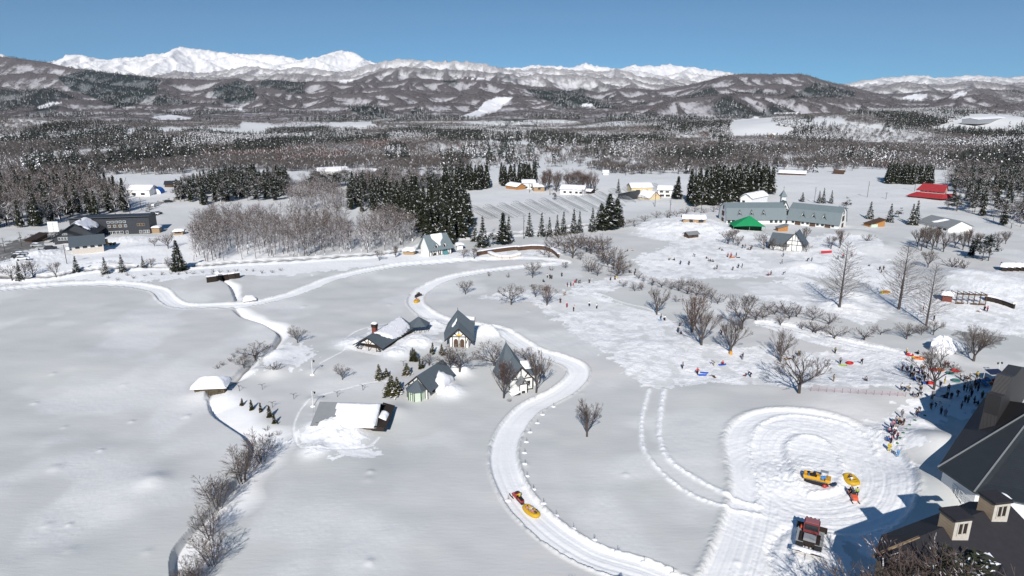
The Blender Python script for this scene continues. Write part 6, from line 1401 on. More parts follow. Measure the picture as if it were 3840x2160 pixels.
b.add([(a.x, a.y, 4.5) for a in qs]+[(a.x, a.y, -2) for a in qs], [(i, (i+1) % n_, n_+(i+1) % n_, n_+i) for i in range(n_)]); b.build('wall', M_WHITEP, t)
p0 = P(3667, 1618, 6.4); p1 = P(3700, 1472, 14.2); p2 = P(3781, 1366, 13.7); nn = (p1-p0).cross(p2-p0).normalized()
bl = [ray_plane(x, y, p0, nn) for x, y in ((3667,1618), (3686,1545), (3700,1472), (3716,1466), (3738,1400), (3754,1396), (3781,1366), (4080,1420), (4060,1590), (3860,1600))]
b = MB(); b.slab(bl, 2.0); b.build('upper_roof', M_DARKB, t)
cen = sum(bl, Vector())/len(bl); b = MB(); m_ = [cen+(a-cen)*.93-Vector((0,0,1.9)) for a in bl]; n_ = len(m_); b.add([tuple(a) for a in m_]+[(a.x, a.y, -1) for a in m_], [(i, (i+1) % n_, n_+(i+1) % n_, n_+i) for i in range(n_)]); b.build('upper_wall', M_DARKB, t)
ct = MB(); ct.beam(P(3700, 1800, 3.4), P(3838, 1905, 3.4), .1, .1)
rl = thing('railing', 'white terrace railing under the black hip roof', 'railing', (0, 0, 0)); b = MB()
a, c = P(3560, 1800, 3.2), P(3655, 1890, 3.2)
for z_ in (0, -.35, -.7, -1.05): b.beam(a+Vector((0,0,z_)), c+Vector((0,0,z_)), .07, .08)
for k in range(8): q_ = a.lerp(c, k/7); b.bar(q_+Vector((0,0,.02)), q_-Vector((0,0,4.5)), .07, .07, 4)
b.build('rails', M_WHITEP, rl)
rl = thing('railing', 'pale railing at the bottom right corner beside the cleared ground', 'railing', (0, 0, 0)); b = MB(); a, c = P(3700, 2150, 5), P(3860, 2070, 5)
for z_ in (0, -.35, -.7): b.beam(a+Vector((0,0,z_)), c+Vector((0,0,z_)), .08, .08)
for k in range(7): q_ = a.lerp(c, k/6); b.bar(q_, q_-Vector((0,0,6)), .07, .07, 4)
b.build('rails', M_STONE, rl)

# ------------------------------------------------------------ left hand complex
c, rz, w = frame_at((269,884), (565,876)); t = thing('dark_hall', 'long dark grey two storey building with white framed windows at the left', 'building', (c.x, c.y, c.z), rz)
H_ = 7.6; b = MB(); b.box(-w/2, w/2, 0, 11, -1.5, H_-.4); b.build('wall', M_DARKM, t)
b = MB(); b.slab([(-w/2-.6, -.8, H_+.3), (w/2+.6, -.8, H_+.3), (w/2+1.0, 11.6, H_-2.0+.6), (-w/2-.6, 11.6, H_-2.0+.6)], .35); ro = b.build('roof', M_DARKM, t)
fx_ = lambda x: -w/2+(x/2.415-269)/296*w
for x in (995, 1031, 1068, 1104, 1141): window(t, fx_(x), 5.0, 1.15, .95, fm=M_WHITEP)
for i in range(7): window(t, fx_(997+i*25), 3.1, 1.0, 1.15, fm=M_WOODT if i % 2 else M_WHITEP)
for i in range(3): window(t, fx_(1263+i*24), 3.4, 1.0, 1.15, fm=M_WOODT)
for i in range(4): window(t, fx_(1000+i*34), .2, 1.5, 1.3, fm=M_WHITEP)
for x in (1152, 1275, 1308, 1330, 1348): window(t, fx_(x), .2, 1.0, 1.3, fm=M_WHITEP)
b = MB(); b.box(w/2-.02, w/2+3.4, 1, 5, -1, 2.2); an = b.build('side_porch', M_WOODT, t); snowpad([(w/2, .6, 2.2), (w/2+3.8, .6, 2.2), (w/2+3.8, 5.4, 2.2), (w/2, 5.4, 2.2)], .5, 3, parent=an, res=.4)
c, rz, w = frame_at((243,905), (330,898)); t = thing('entrance_building', 'dark gabled entrance building with patchy snow on its big roof', 'building', (c.x, c.y, c.z), rz-.18)
ro = gable_roof(12, 14, 3.2, 4.0, 1.2, .25, 1.0).build('roof', M_DARKM, t); gable_walls(12, 13, 3.2, 3.9).build('wall', M_DARKM, t)
snowpad([(.4, 0, 7.1), (5.2, .6, 4.0), (4.0, 4, 4.8), (5.6, 9, 3.6), (4.6, 13.5, 4.4), (.2, 13.8, 7.2)], .35, 9, .4, parent=ro, lump=.2, edge=.9); snowpad([(-.2, 4, 7.2), (-5.5, 4, 3.6), (-6.6, 14, 2.9), (-.2, 14, 7.2)], .3, 10, .5, parent=ro, edge=.6)
b = MB(); prof = gable_walls(8.5, 4, 2.6, 2.0); b.add([(x-2.4, y-4, z) for x, y, z in prof.v], prof.f); fp = b.build('front_porch', M_DARKM, t)
b = MB(); g_ = gable_roof(8.5, 4, 2.6, 2.0, .8, .2, .5); b.add([(x-2.4, y-4, z) for x, y, z in g_.v], g_.f); b.build('porch_roof', M_DARKM, fp)
for i in range(5): window(fp, -4.6+i*1.1, 1.0, 1.0, 1.3, y=-4.02, fm=M_WHITEP)
window(fp, -2.4, 3.2, 1.8, .6, y=-4.02, fm=M_WHITEP)
b = MB(); b.slab([(-7, 0, 3.1), (-12, -1, 1.0), (-12, 6, 1.0), (-7, 8, 3.1)], .2)
for y_ in (0, 3, 6): b.bar((-8.5, y_, -1), (-8.5, y_, 2.2), .2, .2, 5)
b.build('canopy', M_DARKM, t)
c, rz, w = frame_at((273,953), (391,943)); t = thing('machine_shed', 'grey roofed concrete shed standing before the dark entrance building', 'shed', (c.x, c.y, c.z), rz)
b = MB(); b.box(-w/2, w/2, 0, 5.5, -1, 3.2); b.build('wall', M_STONE, t); b = MB(); b.slab([(-w/2-.9, -.9, 3.1), (w/2+.9, -.9, 3.1), (w/2+.9, 6.2, 5.8), (-w/2-.9, 6.2, 5.8)], .2); b.build('roof', M_SLATE, t)
b = MB(); b.box(-w/2-.02, w/2+.02, -.05, .1, 2.0, 2.9); b.build('white_band', M_WHITEP, t)
for i in range(5): window(t, -w/2+1.8+i*2.5, 2.05, 1.4, .75, y=-.06, fm=M_TIMB)
c = G(204, 876); t = thing('sign_board', 'tall white gridded sign board beside the road at the left', 'sign', (c.x, c.y, c.z), R(5)); b = MB()
for i in range(2):
    for j in range(4): b.box(-2.2+i*2.25, -.05+i*2.25, -.1, .1, .8+j*1.15, 1.85+j*1.15)
b.build('panels', M_WHITEP, t); b = MB(); b.bar((0, .15, -1), (0, .15, 5.6), .12); b.box(-2.3, 2.3, .1, .2, .3, .45); b.build('post', M_GREY, t)
monopitch('carport', 'low slanted dark canopy beside the left road', (124,912), (182,900), 5, .8, 3.0, M_TIMB, M_WOODD)
b = MB(); b.box(-3, 3, 0, 3.5, -.5, 1.6)
simple_house('kiosk', 'little snow roofed kiosk with a counter in the yard', (652,882), (686,880), 3.5, 1.7, .5, roof=M_WOODD, wall=M_WOODT, snow=.45, wins=((0, .7, 2.6, .6),), cat='kiosk')
simple_house('covered_stand', 'small roofed stand left of the dormer house with rounded snow on top', (1513,955), (1552,956), 3, 1.6, .4, roof=M_WOODD, wall=M_WOODT, snow=.9, cat='stand')
simple_house('small_hut', 'tiny white box hut right of the dormer house', (1714,937), (1736,936), 3, 2.0, .3, roof=M_BARNR, wall=M_WHITEP, snow=.4, cat='hut')
simple_house('pump_hut', 'car sized block fully buried in a rounded snow cap beside the sled course', (918,1133), (956,1130), 2.5, .5, .2, roof=M_GREY, wall=M_GREY, snow=1.1, cat='hut')
for i, (x, lab) in enumerate(((3765, 'leftmost'), (3788, 'second'), (3811, 'third'), (3836, 'rightmost'))):
    simple_house('market_hut', lab+' dark hut with snow cap in the row of four at the right edge', (x-10,1016), (x+10,1018), 3, 1.8, .9, roof=M_WOODD, wall=M_TIMB, snow=.55, cat='hut')
simple_house('red_hut', 'low red brown hut half hidden behind the right hand redwood', (3532,1130), (3568,1134), 3.5, 2.2, .8, roof=M_WOODD, wall=M_BRICK, snow=.3, cat='hut')
# retaining walls and pergola
def wall_line(name, label, pts, h, th, mat, cat, snow=.35, dz=-.6):
    g = [G(*p) for p in smooth_line(pts, 3)]; t = thing(name, label, cat, tuple(g[0])); o = g[0]; b, s = MB(), MB()
    for a, c in zip(g[:-1], g[1:]):
        a = a-o; c = c-o; b.beam(a+Vector((0,0,h/2+dz/2)), c+Vector((0,0,h/2+dz/2)), th, h-dz); s.beam(a+Vector((0,0,h+snow/2)), c+Vector((0,0,h+snow/2)), th+.5, snow)
    b.build('wall', mat, t)
    if snow: s.build('snow_cap', M_SNOW, t)
    return t
wall_line('retaining_wall', 'dark brown retaining wall where the upper creek begins', [(776,1060), (835,1052), (900,1042)], 1.9, .5, M_TIMB, 'wall')
wall_line('pond_wall', 'dark curved retaining wall at the left of the frozen pond', [(1788,958), (1850,948), (1930,938), (1945,940)], 1.5, .4, M_WOODD, 'wall')
wall_line('pond_wall', 'dark curved retaining wall round the right of the frozen pond', [(1945,940), (1995,935), (2045,938), (2075,950), (2095,968)], 1.6, .4, M_WOODD, 'wall')
wall_line('pond_island', 'snow covered crescent island edge in the frozen pond', [(1835,955), (1870,968), (1910,970), (1950,960)], .8, .8, M_STONE, 'rock', .6)
wall_line('stone_wall', 'dark stone wall edge running down to the right edge above the trampled snow', [(3690,1126), (3730,1134), (3770,1146), (3802,1158)], 1.4, .5, M_TIMB, 'wall', .5)
t = wall_line('pergola', 'wooden pergola with snow on its beam and low fence panels behind the redwoods', [(3583,1116), (3640,1122), (3694,1130)], 0.02, .3, M_WOODD, 'pergola', 0)
a, c = G(3583,1140)-t.location, G(3694,1146)-t.location; b = MB(); b.beam(a+Vector((0,0,3.1)), c+Vector((0,0,3.1)), .4, .35)
for k in range(6): q_ = a.lerp(c, k/5); b.bar(q_-Vector((0,0,.5)), q_+Vector((0,0,3.0)), .11, .11, 4); b.bar(q_+Vector((0,2.5,0))-Vector((0,0,.5)), q_+Vector((0,2.5,3.0)), .11, .11, 4); b.beam(q_+Vector((0,-.4,3.25)), q_+Vector((0,2.9,3.25)), .14, .16)
for u0, u1 in ((.02, .28), (.5, .72), (.75, .98)): b.beam(a.lerp(c, u0)+Vector((0,0,1.0)), a.lerp(c, u1)+Vector((0,0,1.0)), .06, .08); b.beam(a.lerp(c, u0)+Vector((0,0,.3)), a.lerp(c, u1)+Vector((0,0,.3)), .06, .6)
b.build('frame', M_WOODD, t)
# ------------------------------------------------------------ posts, lamps, poles, pylons
def upole(x, y, npx, label, arms=2):
    g = G(x, y); h = hpix(g, npx)*.95; t = thing('utility_pole', label, 'pole', tuple(g), TR.uniform(-.4, .4), 'utility poles')
    r = max(.14, hpix(g, 1.5)/2); b = MB(); b.bar((0,0,-.5), (0,0,h), r, r*.7, 6); b.build('pole', M_BARK, t); b = MB()
    for k in range(arms): b.beam((-.9, 0, h*(.95-.08*k)), (.9, 0, h*(.95-.08*k)), .12, .12)
    b.bar((.25, 0, h*.72), (.25, 0, h*.80), .22, .22, 6); b.build('crossarm', M_GREY, t)
for x, y, h, lab in [(251,989,72,'utility pole in front of the grey machine shed'),(82,925,56,'utility pole on the curve of the left road'),(19,947,56,'utility pole at the far left edge'),(530,786,46,'utility pole behind the long dark building'),(563,801,42,'utility pole beside the winding lane'),(1964,896,88,'tall utility pole among the firs above the pond'),(2456,775,56,'utility pole on the field below the cream farmhouse'),(2511,818,68,'utility pole left of the log hut'),(2047,900,60,'utility pole between the firs above the pond'),(1985,722,32,'utility pole in the far hamlet'),(2062,732,30,'utility pole left of the long white farmhouse'),(2184,734,26,'utility pole right of the long white farmhouse'),(2347,658,42,'utility pole at the forest foot'),(2629,800,82,'utility pole above the log hut in front of the cedar block'),(2832,762,36,'utility pole beside the white barn'),(3053,762,60,'utility pole behind the right wing of the hall'),(3252,740,60,'utility pole in the field left of the red roof'),(3429,718,64,'utility pole behind the red roof'),(3322,747,26,'short utility pole in the field')]: upole(x, y, h, lab)
def lamp(x, y, npx, label, two=False):
    g = G(x, y); h = hpix(g, npx); t = thing('street_lamp', label, 'lamp post', tuple(g), R(8)); b = MB(); b.bar((0,0,-.4), (0,0,h), .07, .05, 6); b.build('pole', M_WHITEP, t); b = MB()
    for s_ in ((-1, 1) if two else (1,)): b.bar((0,0,h*.93), (s_*.5, 0, h*.96), .03, .03, 4); b.cone((s_*.5, 0, h*.80), .10, h*.10, 8, 0, .2); b.cone((s_*.5, 0, h*.90), .24, .14, 8)
    b.build('lantern', M_TIMB, t); b = MB(); b.ball((0, 0, 0), (.6, .5, .25), 8, 4); b.build('snow_foot', M_SNOW, t, True)
lamp(1172,1405,58, 'white lamp post with one dark lantern left of the long low house'); lamp(1174,1524,60, 'white lamp post at the back corner of the snow slab shed'); lamp(3741,1405,50, 'pale double lantern lamp post behind the dark building', True)
for i, (x, y) in enumerate([(898,1466),(984,1461),(1102,1497),(1022,1528),(1265,1488),(1361,1464),(1513,1373)]):
    g = G(x, y); t = thing('arm_post', 'short dark post with two curved arms '+['just right of the brushwood hut', 'second right of the brushwood hut', 'above the pillar shrubs on the right', 'behind the row of pillar shrubs', 'above the snow slab shed on the footpath', 'left of the leftmost cypress path end', 'behind the rear cypress'][i], 'post', tuple(g), TR.uniform(-.5, .5)); b = MB()
    b.bar((0,0,-.3), (0,0,1.25), .05); b.build('post', M_TIMB, t); b = MB()
    for s_ in (-1, 1): b.bar((0,0,.95), (s_*.35,0,1.3), .04, .035, 4); b.bar((s_*.35,0,1.3), (s_*.75,0,1.22), .035, .03, 4)
    b.build('arms', M_TIMB, t)
def pylon(x, y, npx, label):
    g = G(x, y); h = hpix(g, npx); t = thing('pylon', label, 'pylon', tuple(g), R(20)); b = MB(); w = h*.09; r = max(.18, hpix(g, 1.0)*.28)
    for k in range(5):
        z0, z1 = h*k/5, h*(k+1)/5; w0, w1 = w*(1-k/5.6), w*(1-(k+1)/5.6)
        for sx, sy in ((-1,-1), (1,-1), (1,1), (-1,1)): b.bar((sx*w0, sy*w0, z0), (sx*w1, sy*w1, z1), r, r, 3)
        b.bar((-w0, -w0, z0), (w1, -w1, z1), r*.6, r*.6, 3); b.bar((w0, -w0, z0), (-w1, -w1, z1), r*.6, r*.6, 3)
    b.build('tower', M_GREY, t); b = MB()
    for z_, l_ in ((.97, .12), (.85, .17), (.73, .14)): b.beam((-h*l_, 0, h*z_), (h*l_, 0, h*z_), r*2, r*2)
    b.build('crossarms', M_GREY, t)
for a_ in ((3154,408,40,'lattice pylon on the wooded ridge at the right'), (2457,476,34,'lattice pylon in the dark wood right of the centre'), (1625,590,28,'lattice pylon above the far hamlet'), (3450,410,22,'small faint lattice pylon farther right')): pylon(*a_)

# ------------------------------------------------------------ vehicles
CM = {}
def col(name, c, rough=.35, spec=.5, var=.06):
    if name not in CM: CM[name] = plain('paint_'+name, c, rough, spec, var, 1.5)
    return CM[name]
M_RUB = plain('rubber', (0.02, 0.02, 0.022), .8, .2, .2, 8)
def car(x, y, rz, c, label, snow=False, van=False):
    g = G(x, y); t = thing('parked_car', label, 'car', tuple(g), R(rz), 'cars on the left'); m = col(c, {'white': (.7,.7,.7), 'black': (.02,.02,.025), 'silver': (.35,.36,.37), 'blue': (.03,.06,.2)}[c])
    hh = .35 if van else 0; b = MB(); prof = [(-2.1,.35),(2.1,.35),(2.15,.75),(1.9,.95),(1.1,1.0),(-2.0,1.0),(-2.15,.8)]
    def ext(prof, w0, w1, mb): n = len(prof); mb.add([(p, -w0, q) for p, q in prof]+[(p, w0, q) for p, q in prof], [tuple(range(n)), tuple(range(n, 2*n))[::-1]]+[(i, n+i, n+(i+1) % n, (i+1) % n) for i in range(n)])
    ext(prof, .85, .85, b); ext([(-1.9,1.0),(1.0,1.0),(.45,1.45+hh),(-1.5,1.47+hh)], .76, .7, b); b.build('body', m, t)
    b = MB(); ext([(-1.75,1.05),(.8,1.05),(.38,1.36+hh),(-1.45,1.38+hh)], .785, .7, b); b.build('window', M_GLASS, t)
    for sx in (-1.3, 1.3):
        for sy in (-1, 1): b = MB(); b.bar((sx, sy*.88, .33), (sx, sy*.68, .33), .33, .33, 10); b.build('wheel', M_RUB, t)
    if snow: snowpad([(-1.5,-.7,1.5+hh),(.5,-.7,1.48+hh),(.5,.7,1.48+hh),(-1.5,.7,1.5+hh)], .2, 2, .3, parent=t, name='snow')
for a_ in [(163,935,15,'silver','silver car with snow patches behind the carport'),(190,935,15,'black','black car right of the silver one in the parking place'),(263,937,95,'white','white car at the left corner of the grey machine shed'),(80,958,25,'silver','topmost of the three parked cars at the roadside',True),(70,966,25,'black','middle of the three parked cars at the roadside',True),(86,975,25,'white','lowest of the three parked cars at the roadside',True),(582,773,80,'white','white car on the winding lane'),(580,805,5,'white','white van behind the long dark building',False,True),(592,804,60,'black','black car beside the white van'),(632,759,10,'black','black car far up the winding lane'),(140,925,10,'silver','half buried silver car left of the parking place',True)]: car(*a_)
# wheel loader
g = G(403, 920); t = thing('wheel_loader', 'small yellow wheel loader beside the grey machine shed', 'loader', tuple(g), R(10)); b = MB(); b.box(-1.6, .2, -.7, .7, .6, 1.5); b.box(.2, 1.6, -.5, .5, .6, 1.0); b.build('body', M_YEL, t); b = MB(); b.box(-.9, .2, -.6, .6, 1.5, 2.6); b.build('cab', M_GLASS, t)
b = MB(); b.beam((.4, 0, 1.0), (2.4, 0, .7), .3, .2); b.box(2.3, 3.0, -1.0, 1.0, .2, 1.0); b.build('bucket', M_TIMB, t)
for sx in (-1, 1.1):
    for sy in (-1, 1): b = MB(); b.bar((sx, sy*.95, .5), (sx, sy*.6, .5), .5, .5, 10); b.build('wheel', M_RUB, t)
def skimobile(x, y, rz, c, label):
    g = G(x, y); t = thing('snowmobile', label, 'snowmobile', tuple(g), R(rz)); b = MB()   # nose toward +x
    def ext(prof, w, mb, mi=0): n = len(prof); mb.add([(p, -w, q) for p, q in prof]+[(p, w, q) for p, q in prof], [tuple(range(n)), tuple(range(n, 2*n))[::-1]]+[(i, n+i, n+(i+1) % n, (i+1) % n) for i in range(n)], mi)
    ext([(.0,.3),(1.2,.3),(1.4,.45),(1.1,.75),(.45,1.0),(.15,.95)], .38, b); ext([(-1.5,.35),(.1,.35),(.1,.8),(-.2,.7),(-1.5,.62)], .25, b); b.build('body', c, t)
    b = MB(); ext([(-1.45,.64),(-.1,.72),(-.1,.9),(-1.4,.8)], .22, b); b.build('seat', M_RUB, t); b = MB(); ext([(-1.6,.05),(.2,.05),(.35,.3),(-1.4,.4),(-1.65,.25)], .24, b); b.build('track', M_RUB, t)
    b = MB(); ext([(.35,1.0),(.55,.95),(.35,1.35),(.28,1.35)], .28, b); b.build('windshield', M_GLASS, t); b = MB(); b.bar((.15,-.4,1.05), (.15,.4,1.05), .025); b.bar((.15,0,1.05), (.3,0,.9), .03); b.build('handlebar', M_TIMB, t)
    for s_ in (-1, 1): b = MB(); b.beam((.5, s_*.5, .06), (1.6, s_*.5, .06), .16, .05); b.beam((1.6, s_*.5, .06), (1.85, s_*.5, .22), .16, .05); b.bar((1.0, s_*.5, .08), (.9, s_*.3, .45), .04, .04, 4); b.build('ski', M_TIMB, t)
    return t
def raft(x, y, rz, label, L=3.4, W_=1.7):
    g = G(x, y); t = thing('raft', label, 'raft', tuple(g), R(rz)); b = MB(); n, k = 20, 8; rr = .34
    for i in range(n):
        a = 2*PI*i/n; cx, cy = (L/2-rr)*math.copysign(abs(math.cos(a))**.75, math.cos(a)), (W_/2-rr)*math.copysign(abs(math.sin(a))**.75, math.sin(a))
        for j in range(k): f_ = 2*PI*j/k; l_ = math.hypot(math.cos(a)/L, math.sin(a)/W_); ux, uy = math.cos(a)/L/l_, math.sin(a)/W_/l_; b.v.append((cx+ux*rr*math.cos(f_), cy+uy*rr*math.cos(f_), rr+rr*math.sin(f_)+.18*max(0, math.cos(a))))
    for i in range(n):
        for j in range(k): b.f.append((i*k+j, ((i+1) % n)*k+j, ((i+1) % n)*k+(j+1) % k, i*k+(j+1) % k)); b.m.append(0)
    b.build('tube', col('raftyellow', (.56, .34, .02), .5, .3, .12), t, True); b = MB(); b.prism([((L/2-.4)*math.cos(a_/8*PI), (W_/2-.35)*math.sin(a_/8*PI)) for a_ in range(16)], .1, .3); b.build('floor', col('raftfloor', (.42, .27, .03), .7, .2), t)
    b = MB()
    for x_ in (-.7, .1, .8): b.bar((x_, -W_/2+.5, .52), (x_, W_/2-.5, .52), .14, .14, 8)
    b.build('thwart', col('raftyellow', (.56, .34, .02)), t); return t
C_REDB = col('sled_red', (.40, .035, .03)); C_ORR = col('sled_orange', (.62, .10, .04)); C_DK = col('sled_dark', (.06, .02, .03))
smA = skimobile(1942,1874,118,C_REDB,'dark red snowmobile with a yellow jacketed driver pulling the near yellow raft')
raft(1992,1925,130,'near yellow raft with passengers towed down the sled course')
smB = skimobile(1569,1112,60,C_DK,'dark snowmobile pulling the far yellow raft round the bend'); raft(1562,1133,80,'far yellow raft with passengers on the bend of the sled course',2.8,1.6)
smC = skimobile(3196,1868,-95,C_ORR,'orange snowmobile parked in the turning place'); raft(3191,1806,95,'yellow raft with a passenger parked in the turning place',3.0,2.3)
def trackbelt(par, x0, x1, y, w, h, name='track', cleats=26):
    b = MB(); n = 8; pr_ = [(x1-h/2+h/2*math.sin(PI*i/n), h/2+h/2*math.cos(PI*i/n)) for i in range(n+1)]+[(x0+h/2-h/2*math.sin(PI*i/n), h/2-h/2*math.cos(PI*i/n)) for i in range(n+1)]
    m_ = len(pr_); b.add([(p, y-w/2, q) for p, q in pr_]+[(p, y+w/2, q) for p, q in pr_], [tuple(range(m_)), tuple(range(m_, 2*m_))[::-1]]+[(i, m_+i, m_+(i+1) % m_, (i+1) % m_) for i in range(m_)]); o = b.build(name, M_RUB, par)
    b = MB()
    for i in range(cleats): x_ = x0+h/2+(x1-x0-h)*i/(cleats-1); b.box(x_-.04, x_+.04, y-w/2-.08, y+w/2+.08, h, h+.09)
    b.build('cleats', M_GREY, o)
# snow groomer
g = G(3036, 2030); t = thing('snow_groomer', 'big snow groomer with red cab, black tracks and a snow caked tiller', 'snow groomer', tuple(g), R(62)); t.scale = (.87, .87, .87)
trackbelt(t, -2.6, 2.3, -1.35, 1.1, .95); trackbelt(t, -2.6, 2.3, 1.35, 1.1, .95)
b = MB(); b.box(-2.3, 2.2, -.8, .8, .5, 1.3); b.box(-2.2, .4, -1.5, 1.5, 1.12, 1.3); b.build('deck', M_TIMB, t); b = MB(); b.box(-2.1, -.6, -.9, .9, 1.3, 1.75); b.build('cargo_box', M_GREY, t)
b = MB(); prf = [(.3, 1.2), (2.2, 1.2), (2.35, 1.9), (1.9, 2.9), (.4, 2.95)]; n_ = 5; b.add([(p, -1.15, q) for p, q in prf]+[(p, 1.15, q) for p, q in prf], [tuple(range(n_)), tuple(range(n_, 2*n_))[::-1]]+[(i, n_+i, n_+(i+1) % n_, (i+1) % n_) for i in range(n_)]); cb = b.build('cab', col('cabred', (.20, .045, .05)), t)
b = MB(); b.box(.5, 1.9, -1.18, 1.18, 1.95, 2.75); b.box(.28, .36, -1.0, 1.0, 1.8, 2.75); b.add([(2.37, -1.0, 1.9), (2.37, 1.0, 1.9), (1.98, 1.0, 2.8), (1.98, -1.0, 2.8)], [(0,1,2,3)]); b.build('cab_windows', M_GLASS, cb)
b = MB(); b.box(.5, 1.9, -1.0, 1.0, 2.96, 3.08); b.build('roof_panel', col('cabpink', (.30, .12, .13)), cb); b = MB()
for y_ in (-.9, -.3, .3, .9): b.box(1.85, 2.0, y_-.12, y_+.12, 2.95, 3.15)
b.build('roof_lamps', M_TIMB, cb)
b = MB(); b.box(2.9, 3.1, -2.3, 2.3, .1, 1.2); b.beam((2.2, -.6, .7), (2.95, -.6, .7), .2, .2); b.beam((2.2, .6, .7), (2.95, .6, .7), .2, .2); b.build('blade', M_TIMB, t)
b = MB(); b.bar((-3.4, -2.2, .35), (-3.4, 2.2, .35), .3, .3, 8); b.box(-4.1, -3.2, -2.3, 2.3, .55, .68); b.beam((-2.3, -.5, .8), (-3.3, -.5, .7), .15, .15); b.beam((-2.3, .5, .8), (-3.3, .5, .7), .15, .15); tl_ = b.build('tiller', M_TIMB, t)
snowpad([(-4.2, -2.3, .66), (-3.2, -2.3, .7), (-3.2, 2.3, .7), (-4.2, 2.3, .66)], .28, 6, .2, parent=tl_, mat=M_SNOWP, lump=.5, edge=.3)
b = MB(); b.box(1.0, 1.5, 1.2, 1.6, 1.3, 1.8); b.build('side_lamp_box', C_ORR, t)
# yellow crawler carrier
g = G(3063, 1808); t = thing('crawler_carrier', 'yellow tracked carrier loaded with blue bundles in the turning place', 'tracked carrier', tuple(g), R(-28)); t.scale = (.78, .78, .8); MY = col('crawleryellow', (.62, .33, .03), .45, .4, .12)
trackbelt(t, -2.3, 2.1, -.95, .55, .8, cleats=20); trackbelt(t, -2.3, 2.1, .95, .55, .8, cleats=20)
b = MB(); b.box(-2.5, 2.2, -.95, .95, .75, 1.05); b.box(-2.6, -2.45, -1.0, 1.0, 1.05, 1.6); b.box(-2.45, .1, -1.02, -.9, 1.05, 1.55); b.box(-2.45, .1, .9, 1.02, 1.05, 1.55); b.box(-.1, .55, -1.0, -.1, 1.05, 1.9); b.box(1.5, 2.5, -1.0, 1.0, 1.0, 1.45); b.build('body', MY, t)
b = MB(); b.box(.4, 1.9, .1, 1.1, 2.3, 2.4); ro = b.build('canopy', M_GREY, t); b = MB()
for x_ in (.5, 1.8):
    for y_ in (.2, 1.0): b.bar((x_, y_, 1.0), (x_, y_, 2.3), .035, .035, 4)
b.build('canopy_posts', M_TIMB, t)
b = MB(); b.ball((-1.5, .2, 1.25), (.45, .4, .3), 8, 5); b.ball((.9, -.5, 1.5), (.5, .4, .35), 8, 5); b.ball((1.3, -.1, 1.5), (.4, .4, .3), 8, 5); tag(b.build('bundle', col('bundleblue', (.06, .22, .50), .6, .3, .3), None, True), 'crumpled blue bundles heaped on the yellow tracked carrier', 'bundle'); bpy.data.objects['bundle'].location = t.location+Vector((0,0,0)); bpy.data.objects['bundle'].rotation_euler = t.rotation_euler; bpy.data.objects['bundle'].scale = t.scale
b = MB(); b.ball((-1.0, .1, 1.4), (.7, .5, .25), 8, 5); b.ball((-.6, .5, 1.6), (.3, .3, .25), 8, 5); b.ball((-1.7, .6, 1.6), (.3, .25, .2), 8, 5); o = b.build('black_bag', M_RUB, None, True); tag(o, 'black bags lying on the load bed of the yellow carrier', 'bag'); o.location = t.location; o.rotation_euler = t.rotation_euler; o.scale = t.scale
g = G(3092, 1828); b = MB(); b.ball((0, 0, .25), (.45, .3, .3), 8, 5); b.ball((.4, .1, .2), (.3, .25, .2), 8, 4); o = b.build('red_bag', C_REDB, None, True); o.location = g; tag(o, 'crumpled red bag lying at the front of the yellow carrier', 'bag')
g = G(3124, 1822); b = MB(); b.ball((0, 0, .2), (.5, .4, .25), 7, 4); b.ball((.4, .2, .25), (.3, .3, .28), 6, 4); b.bar((-.5, .1, .1), (-.8, .3, .4), .07, .03, 4); b.bar((.5, -.1, .1), (.7, -.4, .2), .07, .03, 4); o = b.build('dark_bag', col('navybag', (.02,.035,.08), .7, .2), None, False); o.location = g; tag(o, 'dark crumpled bag on the snow between carrier and raft', 'bag')
# ------------------------------------------------------------ people
def skinned(name, joints, edges, mat, sub=1):
    """one continuous limb-and-trunk surface grown round a skeleton"""
    names = sorted({n for e in edges for n in e}, key=lambda n: list(joints).index(n))
    me = bpy.data.meshes.new(name); me.from_pydata([joints[n][0] for n in names], [(names.index(a), names.index(b)) for a, b in edges], []); me.update()
    o = bpy.data.objects.new(name, me); COL.objects.link(o)
    sk = o.modifiers.new('skin', 'SKIN'); sk.use_smooth_shade = True
    for i, n in enumerate(names):
        r = joints[n][1]; sv = me.skin_vertices[0].data[i]; sv.radius = r if hasattr(r, '__len__') else (r, r); sv.use_root = (i == 0)
    ss = o.modifiers.new('sub', 'SUBSURF'); ss.levels = sub; ss.render_levels = sub
    bpy.context.view_layer.update()
    ev = o.evaluated_get(bpy.context.evaluated_depsgraph_get()); out = bpy.data.meshes.new_from_object(ev); out.name = name
    out.materials.clear(); out.materials.append(mat); out.polygons.foreach_set('use_smooth', [True]*len(out.polygons))
    bpy.data.objects.remove(o); bpy.data.meshes.remove(me); return out
V = Vector
